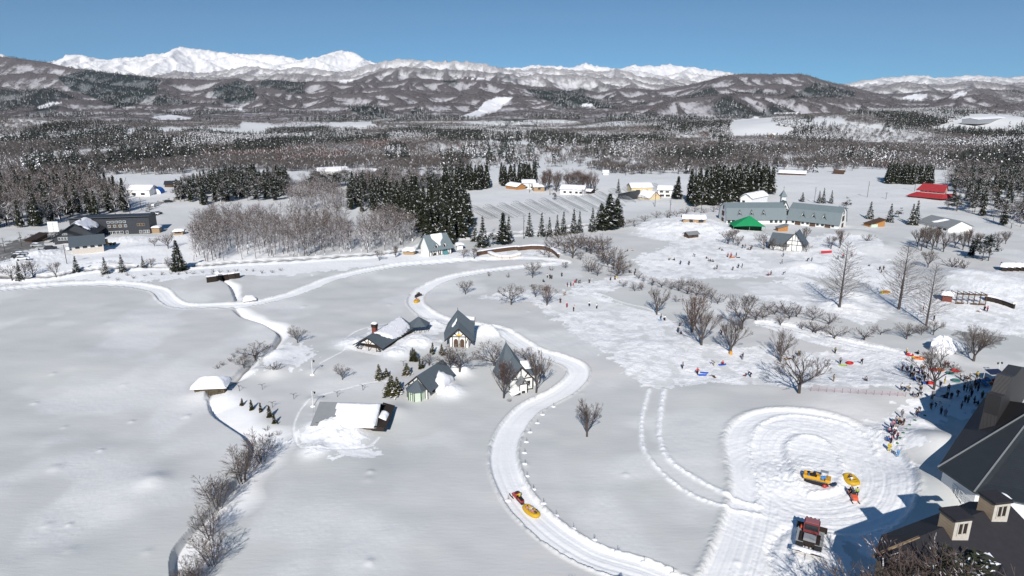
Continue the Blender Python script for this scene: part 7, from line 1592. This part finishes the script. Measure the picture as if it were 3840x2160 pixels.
def pose(kind):
    """joint positions for an adult of 1.7 m facing -y"""
    j = {'pelvis': (0,0,.92), 'waist': (0,0,1.08), 'chest': (0,0,1.30), 'neck': (0,.0,1.46), 'head': (0,-.02,1.60), 'crown': (0,0,1.68)}
    for s, n in ((-1, 'r'), (1, 'l')):
        j.update({'sh'+n: (s*.18,0,1.40), 'el'+n: (s*.26,.02,1.14), 'wr'+n: (s*.27,-.08,.90), 'ha'+n: (s*.27,-.11,.82), 'hp'+n: (s*.10,0,.88), 'kn'+n: (s*.12,-.02,.48), 'an'+n: (s*.13,.02,.08), 'to'+n: (s*.15,-.15,.04)})
    def up(**k): j.update(k)
    if kind == 'walk': up(knl=(.11,-.2,.50), anl=(.12,-.26,.09), tol=(.12,-.42,.07), knr=(-.11,.08,.48), anr=(-.12,.36,.16), tor=(-.12,.22,.05), ell=(.27,.12,1.15), wrl=(.27,.10,.92), hal=(.26,.08,.84), elr=(-.27,-.10,1.16), wrr=(-.24,-.32,1.05), har=(-.22,-.40,1.04))
    if kind == 'wave': up(elr=(-.36,-.12,1.30), wrr=(-.42,-.2,1.52), har=(-.43,-.22,1.60), ell=(.34,-.1,1.22), wrl=(.25,-.3,1.24), hal=(.2,-.36,1.26))
    if kind in ('bend', 'pull'):
        a = 1.0 if kind == 'bend' else .6
        for n in ('waist', 'chest', 'neck', 'head', 'crown', 'shl', 'shr'):
            x, y, z = j[n]; dz = z-.92; j[n] = (x, y-dz*math.sin(a), .92+dz*math.cos(a))
        sx = V(j['shl']); up(ell=(.24, sx.y-.08, sx.z-.27), elr=(-.24, sx.y-.08, sx.z-.27), wrl=(.16, sx.y-.2, sx.z-.48), wrr=(-.16, sx.y-.2, sx.z-.48), hal=(.14, sx.y-.24, sx.z-.56), har=(-.14, sx.y-.24, sx.z-.56))
        if kind == 'pull': up(ell=(.24,.0,1.1), elr=(-.24,.02,1.1), wrl=(.2,.2,1.0), wrr=(-.2,.22,1.0), hal=(.19,.28,.98), har=(-.19,.3,.98), knl=(.11,-.18,.48), anl=(.12,-.14,.09), tol=(.12,-.3,.06), anr=(-.12,.42,.14), tor=(-.12,.28,.04), knr=(-.11,.16,.5))
        else: up(knl=(.13,-.14,.48), knr=(-.13,-.12,.48), anl=(.14,.06,.09), anr=(-.14,.06,.09), tol=(.15,-.1,.05), tor=(-.15,-.1,.05))
    if kind == 'sit':
        for n in j: x, y, z = j[n]; j[n] = (x, y, z-.70)
        up(knl=(.16,-.40,.42), knr=(-.16,-.42,.40), anl=(.15,-.72,.12), anr=(-.15,-.74,.12), tol=(.15,-.84,.2), tor=(-.15,-.86,.2), ell=(.27,-.1,.46), elr=(-.27,-.1,.46), wrl=(.2,-.34,.46), wrr=(-.2,-.34,.44), hal=(.18,-.4,.5), har=(-.18,-.4,.48))
    if kind == 'ride':
        for n in j: x, y, z = j[n]; j[n] = (x, y, z-.04)
        up(knl=(.26,-.40,.76), knr=(-.26,-.40,.76), anl=(.3,-.26,.36), anr=(-.3,-.26,.36), tol=(.3,-.42,.32), tor=(-.3,-.42,.32), ell=(.28,-.2,1.12), elr=(-.28,-.2,1.12), wrl=(.32,-.42,1.06), wrr=(-.32,-.42,1.06), hal=(.32,-.50,1.06), har=(-.32,-.50,1.06))
    if kind == 'lie':
        for n in j: x, y, z = j[n]; j[n] = (x*1.1, z-.9, .16+max(0, -y)*.6)
        up(elr=(-.42,.42,.2), wrr=(-.55,.6,.22), har=(-.6,.68,.22), ell=(.34,.25,.15), wrl=(.3,.04,.14), hal=(.3,-.04,.14))
    return j
RAD = {'pelvis': (.135,.10), 'waist': (.12,.09), 'chest': (.15,.10), 'neck': .052, 'head': (.082,.10), 'crown': (.07,.075), 'sh': .07, 'el': .047, 'wr': .033, 'ha': .038, 'hp': .095, 'kn': .062, 'an': .045, 'to': .04}
def radof(n, f=1.0, add=0.0):
    r = RAD.get(n) or RAD[n[:2]]
    return tuple((a*f+add) for a in (r if hasattr(r, '__len__') else (r, r)))
BODY = [('pelvis','waist'),('waist','chest'),('chest','neck'),('neck','head'),('head','crown')]+[(a+n, b+n) for n in 'lr' for a, b in (('sh','el'),('el','wr'),('wr','ha'),('hp','kn'),('kn','an'),('an','to'))]+[('chest','shl'),('chest','shr'),('pelvis','hpl'),('pelvis','hpr')]
JACK = [('pelvis','waist'),('waist','chest')]+[('chest','shl'),('chest','shr')]+[(a+n, b+n) for n in 'lr' for a, b in (('sh','el'),('el','wr'))]
TROU = [('pelvis','hpl'),('pelvis','hpr')]+[(a+n, b+n) for n in 'lr' for a, b in (('hp','kn'),('kn','an'))]
M_SKIN = plain('skin', (0.55, 0.34, 0.25), .6, .3, .06, 4); M_HAIR = plain('hair_dark', (0.02, 0.015, 0.012), .6, .3, .2, 8)
PM = {}
for kd in ('stand', 'walk', 'wave', 'bend', 'pull', 'sit', 'ride', 'lie'):
    J = pose(kd); mk = lambda f, add: {n: (J[n], radof(n, f, add)) for n in J}
    body = skinned('body_'+kd, mk(1.0, 0), BODY, M_SKIN, 1); jk = skinned('jacket_'+kd, mk(1.22, .014), JACK, M_SKIN, 1); tr = skinned('trousers_'+kd, mk(1.2, .012), TROU, M_SKIN, 1)
    b = MB(); hd, cr = V(J['head']), V(J['crown']); d = (cr-hd).normalized(); b.ball(tuple(hd+d*.035), (.115, .125, .105), 10, 6); hat = b.mesh('hat_'+kd, M_HAIR, True)
    f = V((0, -1, 0)) if kd != 'lie' else V((0, 0, 1)); b = MB(); upv = d; sd = f.cross(upv).normalized(); c0 = hd+f*.085
    b.ball(tuple(c0+f*.02-upv*.012), .017, 5, 4)
    for s_ in (-1, 1): b.ball(tuple(c0+sd*s_*.034+upv*.02), .012, 5, 4)
    face = b.mesh('face_'+kd, M_SKIN, True)
    # five separate mitten-free fingers on each hand
    b = MB()
    for n in 'lr':
        h_, w_ = V(J['ha'+n]), V(J['wr'+n]); dd = (h_-w_).normalized(); s2 = dd.cross(V((0, 1, 0.2))).normalized(); s3 = dd.cross(s2)
        for i_ in range(4):
            a0 = h_+s2*((i_-1.5)*.019)+dd*.015; L = (.055, .066, .062, .048)[i_]; a1 = a0+dd*L*.55+s3*.006; a2 = a1+dd*L*.35+s3*.028; b.bar(a0, a1, .0095, .0085, 5); b.bar(a1, a2, .0085, .007, 5)
        a0 = h_-dd*.02+s2*.03; a1 = a0+s2*.03+dd*.02; b.bar(a0, a1, .011, .009, 5); b.bar(a1, a1+dd*.03, .009, .008, 5)
    fing = b.mesh('fingers_'+kd, M_SKIN, True)
    PM[kd] = (body, jk, tr, hat, face, fing)
PC = {'black': (.018,.018,.022), 'navy': (.02,.03,.07), 'grey': (.22,.22,.23), 'white': (.72,.72,.72), 'red': (.50,.03,.04), 'maroon': (.16,.03,.05), 'blue': (.03,.12,.48), 'yellow': (.55,.42,.03), 'olive': (.16,.15,.04), 'green': (.10,.17,.05), 'tan': (.34,.26,.17), 'pink': (.52,.22,.26), 'mauve': (.22,.16,.24), 'brown': (.10,.06,.04), 'cream': (.62,.56,.44), 'orange': (.62,.16,.03), 'lime': (.35,.45,.08), 'lightblue': (.14,.30,.52)}
CLOTH = {k: plain('cloth_'+k, c, .85, .1, .15, 6) for k, c in PC.items()}
POSET = {'stand': 'standing', 'walk': 'walking', 'wave': 'with a raised arm', 'bend': 'bending over', 'pull': 'leaning into a tow rope', 'sit': 'sitting', 'ride': 'riding', 'lie': 'lying'}
PR = random.Random(3); PEOPLE = []
def person(loc, kd, jc, tc, place, rz=None, size=1.0, hat=None, group=None, feet=True):
    t = thing('person', 'person in %s jacket and %s trousers %s %s' % (jc if jc != 'lightblue' else 'light blue', tc, POSET[kd], place), 'person', tuple(loc), PR.uniform(0, 6.28) if rz is None else rz, group)
    s = size*PR.uniform(.95, 1.05); t.scale = (s*1.05, s*1.05, s)
    hat = hat or PR.choice(['black', 'black', 'navy', 'grey', 'brown', 'white', 'maroon'])
    for nm, me, mt in zip(('body', 'jacket', 'trousers', 'hat', 'face', 'fingers'), PM[kd], (None, CLOTH[jc], CLOTH[tc], CLOTH[hat], None, None)):
        o = link(nm, me, t)
        if mt: o.material_slots[0].link = 'OBJECT'; o.material_slots[0].material = mt
    PEOPLE.append(t); return t
S = {'s': 'stand', 'w': 'walk', 'b': 'bend', 'p': 'pull', 't': 'sit', 'l': 'lie', 'v': 'wave'}
def folk(z, place, rows, group):
    for r in rows:
        x, y, k, jc = r[:4]; tc = r[4] if len(r) > 4 else PR.choice(['black', 'black', 'navy', 'grey', 'brown']); g = G(*z(x, y))
        person(g, S[k], jc, tc, (r[5] if len(r) > 5 else place), size=(r[6] if len(r) > 6 else 1.0), group=group)
folk(zA, 'on the sled slope', [(470,656,'s','black','black','by the path left of the big vase shaped trees'),(507,667,'s','white','black','by the path left of the big vase shaped trees'),(655,722,'b','black','black','in the shade of the reddish tree'),(640,786,'b','navy','black','in the shade of the reddish tree'),(668,796,'t','brown','black','in the shade of the reddish tree',.8),(1068,808,'b','black','black','between the two vase shaped trees'),
 (683,1142,'s','grey','black','alone beside the dug snow bank'),(830,1200,'w','red','black','beside two blue mats'),(995,1112,'b','grey','tan','between red coated sledders'),(1080,1096,'t','red','black','next to a blue mat'),(990,1222,'l','grey','brown','on the lower groomed snow'),(1275,1052,'v','navy','grey','below the tree with orange wrapping'),(1357,1224,'b','navy','black','beside a magenta bundle on the lower slope'),(1305,1216,'t','maroon','maroon','on a sled at the lower slope',.7),(1775,1060,'p','navy','black','below the slim vase shaped tree'),(1830,1019,'s','olive','brown','near the snow igloo'),(1705,1058,'t','tan','brown','on a sled behind the walker',.8)], 'people on the sled slope')
folk(zC, 'on the play slope below the green tent', [(330,1197,'t','black'),(358,1192,'s','cream','white'),(390,1197,'t','black'),(457,1246,'s','navy'),(553,1252,'s','black'),(620,1157,'b','maroon'),(750,1177,'t','black'),(775,1207,'t','grey'),(795,1207,'t','black'),(822,1212,'t','grey'),(905,1072,'t','black'),(925,1087,'t','navy'),(993,1162,'s','red','black'),(1030,1162,'s','red','black'),(1088,1157,'s','black'),(1160,1062,'w','black'),(1190,1057,'s','grey'),(1225,1077,'t','navy'),(1265,1068,'s','black'),(1250,1084,'s','brown'),(870,1297,'s','black'),(842,1297,'t','grey'),(1050,1311,'s','navy'),(1112,1287,'s','black'),(1155,1282,'s','black'),(1480,1367,'s','mauve'),(1452,1370,'t','red'),(1620,1362,'b','black'),(1620,1157,'w','grey'),(1605,1237,'w','grey'),(1895,1207,'b','black'),(1943,1207,'s','black')], 'people on the play slope below the tent')
folk(zE, 'near the crossing of the footpaths', [(1055,1152,'t','black'),(1092,1118,'s','white','navy'),(1116,1126,'s','black'),(1130,1129,'b','black'),(1223,1106,'s','navy'),(1273,1200,'s','black'),(1305,1196,'s','navy'),(1327,1186,'s','red','red','near the crossing of the footpaths',.65),(1342,1160,'t','red'),(1356,1164,'s','black'),(1376,1168,'b','brown'),(1473,1166,'s','navy'),(1665,1141,'s','grey'),(1706,1136,'s','black'),(1718,1138,'s','yellow','white'),(1243,1278,'b','tan','tan'),(1210,1346,'s','black'),(1270,1386,'s','red','maroon'),(1330,1421,'s','black'),(1337,1380,'t','pink','white','near the crossing of the footpaths',.7),(1473,1376,'s','white','black'),(1540,1396,'s','white','black'),(1820,876,'t','black'),(1857,871,'t','cream','tan'),(1835,1070,'t','black'),(1883,1091,'s','black'),(1889,1070,'s','navy')], 'people near the crossing of the footpaths')
folk(zF, 'on the upper white slope between hall and redwoods', [(268,62,'w','grey'),(318,50,'s','red'),(405,32,'s','pink'),(580,127,'t','grey'),(680,172,'s','black'),(697,192,'b','white'),(718,167,'s','black'),(868,250,'s','brown'),(1215,672,'v','black','black','below the rightmost redwood'),(1110,572,'s','maroon','brown','left of the rightmost redwood trunk'),(1670,582,'t','white','tan','by the pergola'),(1715,572,'s','black','black','by the pergola'),(1742,577,'s','red','navy','by the pergola'),
 (945,1002,'s','yellow','black','at the tow path above the crowd'),(1002,1072,'s','yellow','black','at the head of the crowd with a pink raft'),(1060,997,'t','black','black','on the snow bank above the crowd'),(240,992,'s','olive','black','alone on the tow path'),(290,1097,'w','grey','black','on the tow path near the yellow mat'),(500,1097,'p','black','black','towing a red raft'),(225,1267,'s','tan','tan','alone on the groomed snow right of the spreading tree'),(545,1256,'t','grey','black','alone on the groomed snow')], 'people on the upper right slope')
CROWD = [(382,416,'s','maroon'),(430,432,'s','black'),(478,416,'s','green'),(508,447,'s','black'),(588,410,'s','grey'),(615,416,'s','brown'),(566,437,'t','red'),(600,452,'b','blue'),(500,492,'s','black'),(478,474,'b','navy'),(522,512,'t','blue'),(593,576,'b','blue'),(625,522,'s','navy'),(606,486,'s','black'),(572,540,'b','black'),(660,512,'s','pink'),(665,332,'s','grey'),(697,362,'s','lightblue'),(852,366,'s','red'),(880,382,'b','black'),(935,386,'s','white'),(985,406,'t','grey'),(745,392,'s','brown'),(372,620,'s','white'),(412,634,'b','tan'),(458,632,'s','white'),(580,642,'s','black'),(552,697,'b','black'),(495,686,'t','navy'),(845,547,'s','tan','yellow'),(795,592,'s','black'),(885,632,'s','tan'),(870,712,'s','black'),(846,702,'t','black'),(915,716,'s','navy'),(985,692,'w','black'),(1018,500,'s','white'),(1055,520,'s','grey'),(1080,542,'s','black'),(1118,500,'s','grey'),(1125,542,'b','brown'),(1168,572,'s','black'),(1195,492,'s','yellow'),(1180,602,'s','black'),(1207,632,'s','navy'),(1215,562,'s','brown'),(1085,632,'s','grey'),(1053,627,'s','black'),(1123,642,'s','tan'),(1135,692,'s','navy'),(1250,712,'s','green'),(1065,752,'s','black'),(1096,762,'s','olive'),(1165,762,'s','black'),(1210,772,'t','navy'),(1025,822,'s','mauve'),(695,832,'w','black'),(745,802,'b','white'),(803,882,'s','navy'),(850,907,'s','mauve'),(540,912,'s','black'),(570,850,'b','grey')]
folk(zB, 'in the crowd left of the dark building', [r if len(r) > 4 else r+(PR.choice(['black', 'navy', 'grey', 'brown']),) for r in CROWD], 'people in the crowd left of the dark building')
QU = [(380,917,'s','grey'),(398,1000,'s','black'),(372,1003,'b','brown'),(310,990,'s','grey'),(282,1030,'s','pink'),(318,1067,'s','grey'),(244,1077,'t','pink'),(292,1130,'s','maroon'),(328,1162,'s','maroon'),(232,1174,'t','blue'),(266,1190,'s','pink'),(300,1100,'s','white'),(262,1055,'s','mauve'),(345,990,'s','tan'),(240,1282,'s','yellow','yellow'),(335,1345,'s','lightblue','lightblue')]
folk(zB, 'in the queue beside the green footed barriers', [r if len(r) > 4 else r+(PR.choice(['black', 'navy', 'grey', 'brown']),) for r in QU], 'people queueing beside the barriers')
# riders
def at_obj(o, x, y, z): return o.location+Matrix.Rotation(o.rotation_euler.z, 3, 'Z') @ Vector((x, y, z))
person(at_obj(smA, -.55, 0, 0), 'ride', 'yellow', 'black', 'on the near snowmobile', rz=smA.rotation_euler.z+PI/2, hat='brown')
person(at_obj(smB, -.55, 0, 0), 'ride', 'green', 'black', 'on the far snowmobile', rz=smB.rotation_euler.z+PI/2)
person(at_obj(smC, -.75, 0, 0), 'ride', 'black', 'black', 'on the parked orange snowmobile', rz=smC.rotation_euler.z+PI/2)
person(at_obj(smC, -.4, .75, 0), 'stand', 'lime', 'black', 'beside the parked orange snowmobile')
rafts = [o for o in COL.objects if o.name.startswith('raft') and o.get('category') == 'raft']
for ro_, rows in zip(rafts, ([(.55, 'pink', .28), (0, 'cream', -.15), (-.55, 'pink', .2), (-1.0, 'brown', -.1)], [(.4, 'red', .1), (-.2, 'pink', -.15)], [(.3, 'brown', .0), (-.2, 'white', .1)])):
    for x_, c_, y_ in rows: person(at_obj(ro_, x_, y_, .28), 'sit', c_, 'white' if c_ == 'cream' else 'grey', 'inside the yellow raft', rz=ro_.rotation_euler.z+PI/2, size=.9)
# ------------------------------------------------------------ sleds, tubes, barriers, banner, stacked gear
def ring(x, y, z, c, label, name='snow_tube', R_=.58, r_=.2, cat='snow tube'):
    g = G(x, y); b = MB(); n, k = 16, 7
    for i in range(n):
        for j in range(k): a, f = 2*PI*i/n, 2*PI*j/k; b.v.append(((R_+r_*math.cos(f))*math.cos(a)*1.15, (R_+r_*math.cos(f))*math.sin(a), r_+r_*math.sin(f)))
    for i in range(n):
        for j in range(k): b.f.append((i*k+j, ((i+1) % n)*k+j, ((i+1) % n)*k+(j+1) % k, i*k+(j+1) % k)); b.m.append(0)
    t = thing(name, label, cat, tuple(g), PR.uniform(-.5, .5)); b.build('tube', CLOTH[c] if c in CLOTH else c, t, True); b = MB(); b.prism([(math.cos(a/5*PI)*R_*1.2, math.sin(a/5*PI)*R_) for a in range(10)], .06, .16); b.build('seat', CLOTH['orange'] if c == 'red' else CLOTH['maroon'] if c == 'orange' else M_RUB, t)
TEAL = plain('teal_plastic', (.05, .16, .16), .6, .3)
for (z, x, y, c, lab) in [(zB,468,238,'red','pink red raft ring between the two yellow coated people'),(zB,590,277,'orange','orange raft ring being pulled at the head of the crowd'),(zB,722,400,'red','red raft ring left of the crowd tree trunk'),(zB,800,402,'orange','orange raft ring behind the crowd tree'),(zB,960,412,'red','red raft ring lying alone right of the crowd tree'),(zB,690,548,'red','red raft ring at the foot of the crowd tree'),(zB,900,440,TEAL,'teal disc lying right of the crowd tree'),(zB,968,520,TEAL,'teal disc left of the pair in white and grey'),(zF,385,1090,'red','red raft being towed by a black clad person'),(zF,1045,1040,'orange','orange raft on the upper edge of the crowd')]:
    ring(*z(x, y), 0, c, lab)
def mat_(z, x, y, c, lab, L=1.5, W_=.55, name='sled'):
    g = G(*z(x, y)); t = thing(name, lab, 'sled', (g.x, g.y, g.z+.04), PR.uniform(-.2, .4)); b = MB(); b.box(-L/2, L/2, -W_/2, W_/2, 0, .07); b.beam((L/2-.02, 0, .04), (L/2+.25, 0, .22), W_, .05); b.build('deck', CLOTH[c], t); b = MB()
    for s_ in (-1, 1): b.box(-L/2, L/2, s_*W_/2-.03, s_*W_/2+.03, .07, .16)
    b.build('rim', CLOTH[c], t)
mat_(zA,875,1207,'blue','lower one of two blue sleds beside the red coated walker'); mat_(zA,892,1184,'blue','upper one of two blue sleds beside the red coated walker'); mat_(zA,1072,1105,'blue','blue sled under the red coated sitter'); mat_(zA,455,663,'lightblue','small light blue sled by the footpath',.8); mat_(zF,312,1112,'lime','lime yellow sled on the tow path'); mat_(zA,1715,1046,'brown','brown sled towed below the slim tree',1.3); mat_(zC,1040,1166,'orange','orange sled in the group below the tent',2.0,.9); mat_(zC,1108,1168,'black','black sled right of the orange one',1.2)
g = G(*zI(175, 1120)); t = thing('barrier_banner', 'red banner strip on the upper white slope', 'banner', tuple(g), .1); b = MB(); b.box(-2.2, 2.2, -.05, .05, .3, 1.1); b.build('cloth', CLOTH['red'], t); b = MB(); [b.bar((x_, 0, -.3), (x_, 0, 1.3), .05) for x_ in (-2.2, 2.2)]; b.build('posts', M_WHITEP, t)
g = G(*zF(735, 392)); t = thing('inflatable_boat', 'yellow and orange inflatable lying in the shade left of the middle redwood', 'inflatable', tuple(g), .2); b = MB(); b.ball((0,0,.35), (1.9,.8,.4), 12, 6); b.build('hull', CLOTH['yellow'], t, True); b = MB(); b.ball((0,-.3,.45), (1.5,.6,.25), 12, 5); b.build('cover', CLOTH['orange'], t, True)
a, c = G(*zB(715, 740)), G(*zB(900, 805)); m_ = (a+c)/2; t = thing('white_banner', 'long white banner board standing in front of the crowd', 'banner', tuple(m_), math.atan2(c.y-a.y, c.x-a.x)); L = (c-a).length; b = MB(); b.box(-L/2, L/2, -.05, .05, .5, 1.4); b.build('board', CLOTH['white'], t); b = MB(); [b.bar((x_, .08, -.3), (x_, .08, 1.45), .05) for x_ in (-L/2+.1, 0, L/2-.1)]; b.build('posts', M_GREY, t)
for i, (x, y) in enumerate([(690,735),(705,742)]):
    g = G(*zB(x, y)); t = thing('advertising_flag', 'dark upright flag at the left end of the white banner, '+('left one' if i == 0 else 'right one'), 'flag', tuple(g), .2); b = MB(); b.bar((0,0,-.3), (0,0,2.3), .03); b.build('pole', M_GREY, t); b = MB(); b.box(.04, .6, -.02, .02, .4, 2.2); b.build('cloth', CLOTH['grey'], t)
for i, (x, y) in enumerate([(470,995),(432,1045),(400,1082),(368,1138),(333,1194),(630,892),(526,944)]):
    g = G(*zB(x, y)); t = thing('barrier_post', 'slim barrier post on a round green foot, '+['second from the top of the queue line', 'third from the top of the queue line', 'fourth from the top of the queue line', 'fifth from the top of the queue line', 'lowest of the queue line', 'standing in the pale gap of the shadow', 'topmost of the queue line'][i], 'barrier', tuple(g), 0, 'green footed barrier posts'); b = MB(); b.cone((0,0,0), .32, .12, 10, 0, .15); b.build('foot', plain('foot_green', (.03,.15,.06)) if i == 0 else bpy.data.materials['foot_green'], t); b = MB(); b.bar((0,0,.1), (0,0,1.0), .025); b.bar((0,0,.98), (-.6,.5,.85), .012); b.build('rod', M_GREY, t)
# blue and red gear heaped beside the building, awning above it
g = G(*zB(1270, 570)); t = thing('gear_pile', 'heap of pale blue rings stacked beside the dark building', 'pile', tuple(g), 0); rp = random.Random(5)
for i in range(8):
    b = MB(); x_, y_, z_ = rp.uniform(-1.4, 1.4), rp.uniform(-.5, 1.0), .3+rp.uniform(0, .8); b.ball((x_, y_, z_), (.5, .45, .3), 9, 5); b.build('blue_ring', CLOTH['lightblue'], t, True)
g = G(*zB(1370, 560)); t = thing('gear_pile', 'heap of red and orange rings against the dark building wall', 'pile', tuple(g), 0)
for i in range(7):
    b = MB(); x_, y_, z_ = rp.uniform(-1.2, .9), rp.uniform(-.5, 1.2), .3+rp.uniform(0, 1.0); b.ball((x_, y_, z_), (.5, .4, .28), 9, 5); b.build('red_ring', CLOTH['red'] if i % 2 else CLOTH['orange'], t, True)
g = G(*zB(1390, 530)); t = thing('awning', 'dark blue tarpaulin awning beside the dark building wall', 'awning', tuple(g), .1); b = MB(); b.slab([(-1.6,-.5,2.0),(1.6,-.5,2.0),(1.6,1.5,2.4),(-1.6,1.5,2.4)], .06); b.build('sheet', CLOTH['navy'], t); b = MB(); [b.bar((x_, y_, -.2), (x_, y_, 2.05), .05) for x_ in (-1.5, 1.5) for y_ in (-.4, 1.4)]; b.build('poles', M_WHITEP, t)
# pink safety net along the foot of the sled slope
a, c = G(3040,1478), G(3395,1496); t = thing('safety_net', 'thin pink safety net along the foot of the groomed slope', 'fence', tuple(a)); o_ = V(a); b, q_ = MB(), MB()
n_ = 12; pts = [G(3040+(355)*k/n_, 1466+22*k/n_) for k in range(n_+1)]
for k in range(n_):
    p0_, p1_ = pts[k]-o_, pts[k+1]-o_
    for z_ in (.25, .55, .85): b.bar(p0_+V((0,0,z_)), p1_+V((0,0,z_)), .02, .02, 3, 0, False)
for p_ in pts: q_.bar(p_-o_-V((0,0,.2)), p_-o_+V((0,0,1.0)), .03, .03, 4)
b.build('net', CLOTH['pink'], t); q_.build('stakes', CLOTH['maroon'], t)
b = MB(); p0_ = at_obj(smA, -1.6, 0, .4); p1_ = at_obj(rafts[0], 1.5, 0, .4); b.bar(p0_, p1_, .025); tag(b.build('tow_rope', M_GREY), 'tow bar between the near snowmobile and its yellow raft', 'tow bar')
b = MB(); p0_ = at_obj(smC, -1.6, 0, .4); p1_ = at_obj(rafts[2], -1.5, 0, .4); b.bar(p0_, p1_, .02); tag(b.build('tow_rope', M_GREY), 'slack rope between the parked snowmobile and the parked raft', 'rope')
# dug-out snow igloo beside the pool
g = G(3530, 1318); t = thing('snow_heap', 'tall white heap of broken snow beside the dark pool', 'snow heap', tuple(g)); b = MB(); n_, k_ = 18, 9
for j in range(k_):
    f = j/(k_-1); rr_ = math.cos(f*PI/2)**.6
    for i in range(n_): a = 2*PI*i/n_; w_ = 1+.5*(vn(np.array([i*.9+j*.7]), np.array([j*1.1]), 9)[0]-.5); b.v.append((math.cos(a)*2.8*rr_*w_, math.sin(a)*2.2*rr_*w_, -1+4.6*math.sin(f*PI/2)**1.1*(1+.5*(w_-1))))
for j in range(k_-1):
    for i in range(n_): b.f.append((j*n_+i, j*n_+(i+1) % n_, (j+1)*n_+(i+1) % n_, (j+1)*n_+i)); b.m.append(0)
b.build('heap', M_SNOW, t)
# ------------------------------------------------------------ tell look-alikes apart by their order from the left
from collections import defaultdict
lab = defaultdict(list)
for o in COL.objects:
    if o.parent is None and o.get('label') and not o.get('kind') and (o.get('category') == 'person' or o['label'] in ()): lab[o['label']].append(o)
ORD = ['leftmost', 'second from the left', 'third from the left', 'fourth from the left', 'fifth from the left', 'sixth from the left', 'seventh from the left']
for k, os_ in lab.items():
    if len(os_) < 2: continue
    os_.sort(key=lambda o: o.location.x/o.location.y)
    for i, o in enumerate(os_):
        base = k.replace('person in ', '').replace(' jacket and ', ' and ').replace(' trousers ', ', ')
        o['label'] = (('leftmost' if i == 0 else 'rightmost' if i == len(os_)-1 else ORD[min(i, 6)])+' person in '+base)
for o in COL.objects:
    if o.get('label') and len(o['label'].split()) > 16: o['label'] = ' '.join(o['label'].split()[:16])

# ------------------------------------------------------------ cold clear air with a trace of haze over the plain
hb = MB(); hb.box(-26000, 26000, -300, 26000, -420, 2600); hm = bpy.data.materials.new('haze_air'); hm.use_nodes = True
hn = hm.node_tree; hn.nodes.clear(); ho = hn.nodes.new('ShaderNodeOutputMaterial'); pv = hn.nodes.new('ShaderNodeVolumePrincipled')
pv.inputs['Color'].default_value = (0.80, 0.88, 1.0, 1); pv.inputs['Density'].default_value = 0.000011; pv.inputs['Anisotropy'].default_value = 0.0
hn.links.new(pv.outputs[0], ho.inputs['Volume']); tag(hb.build('haze', hm), 'faint blue haze in the air over the valley', 'haze', kind='stuff')
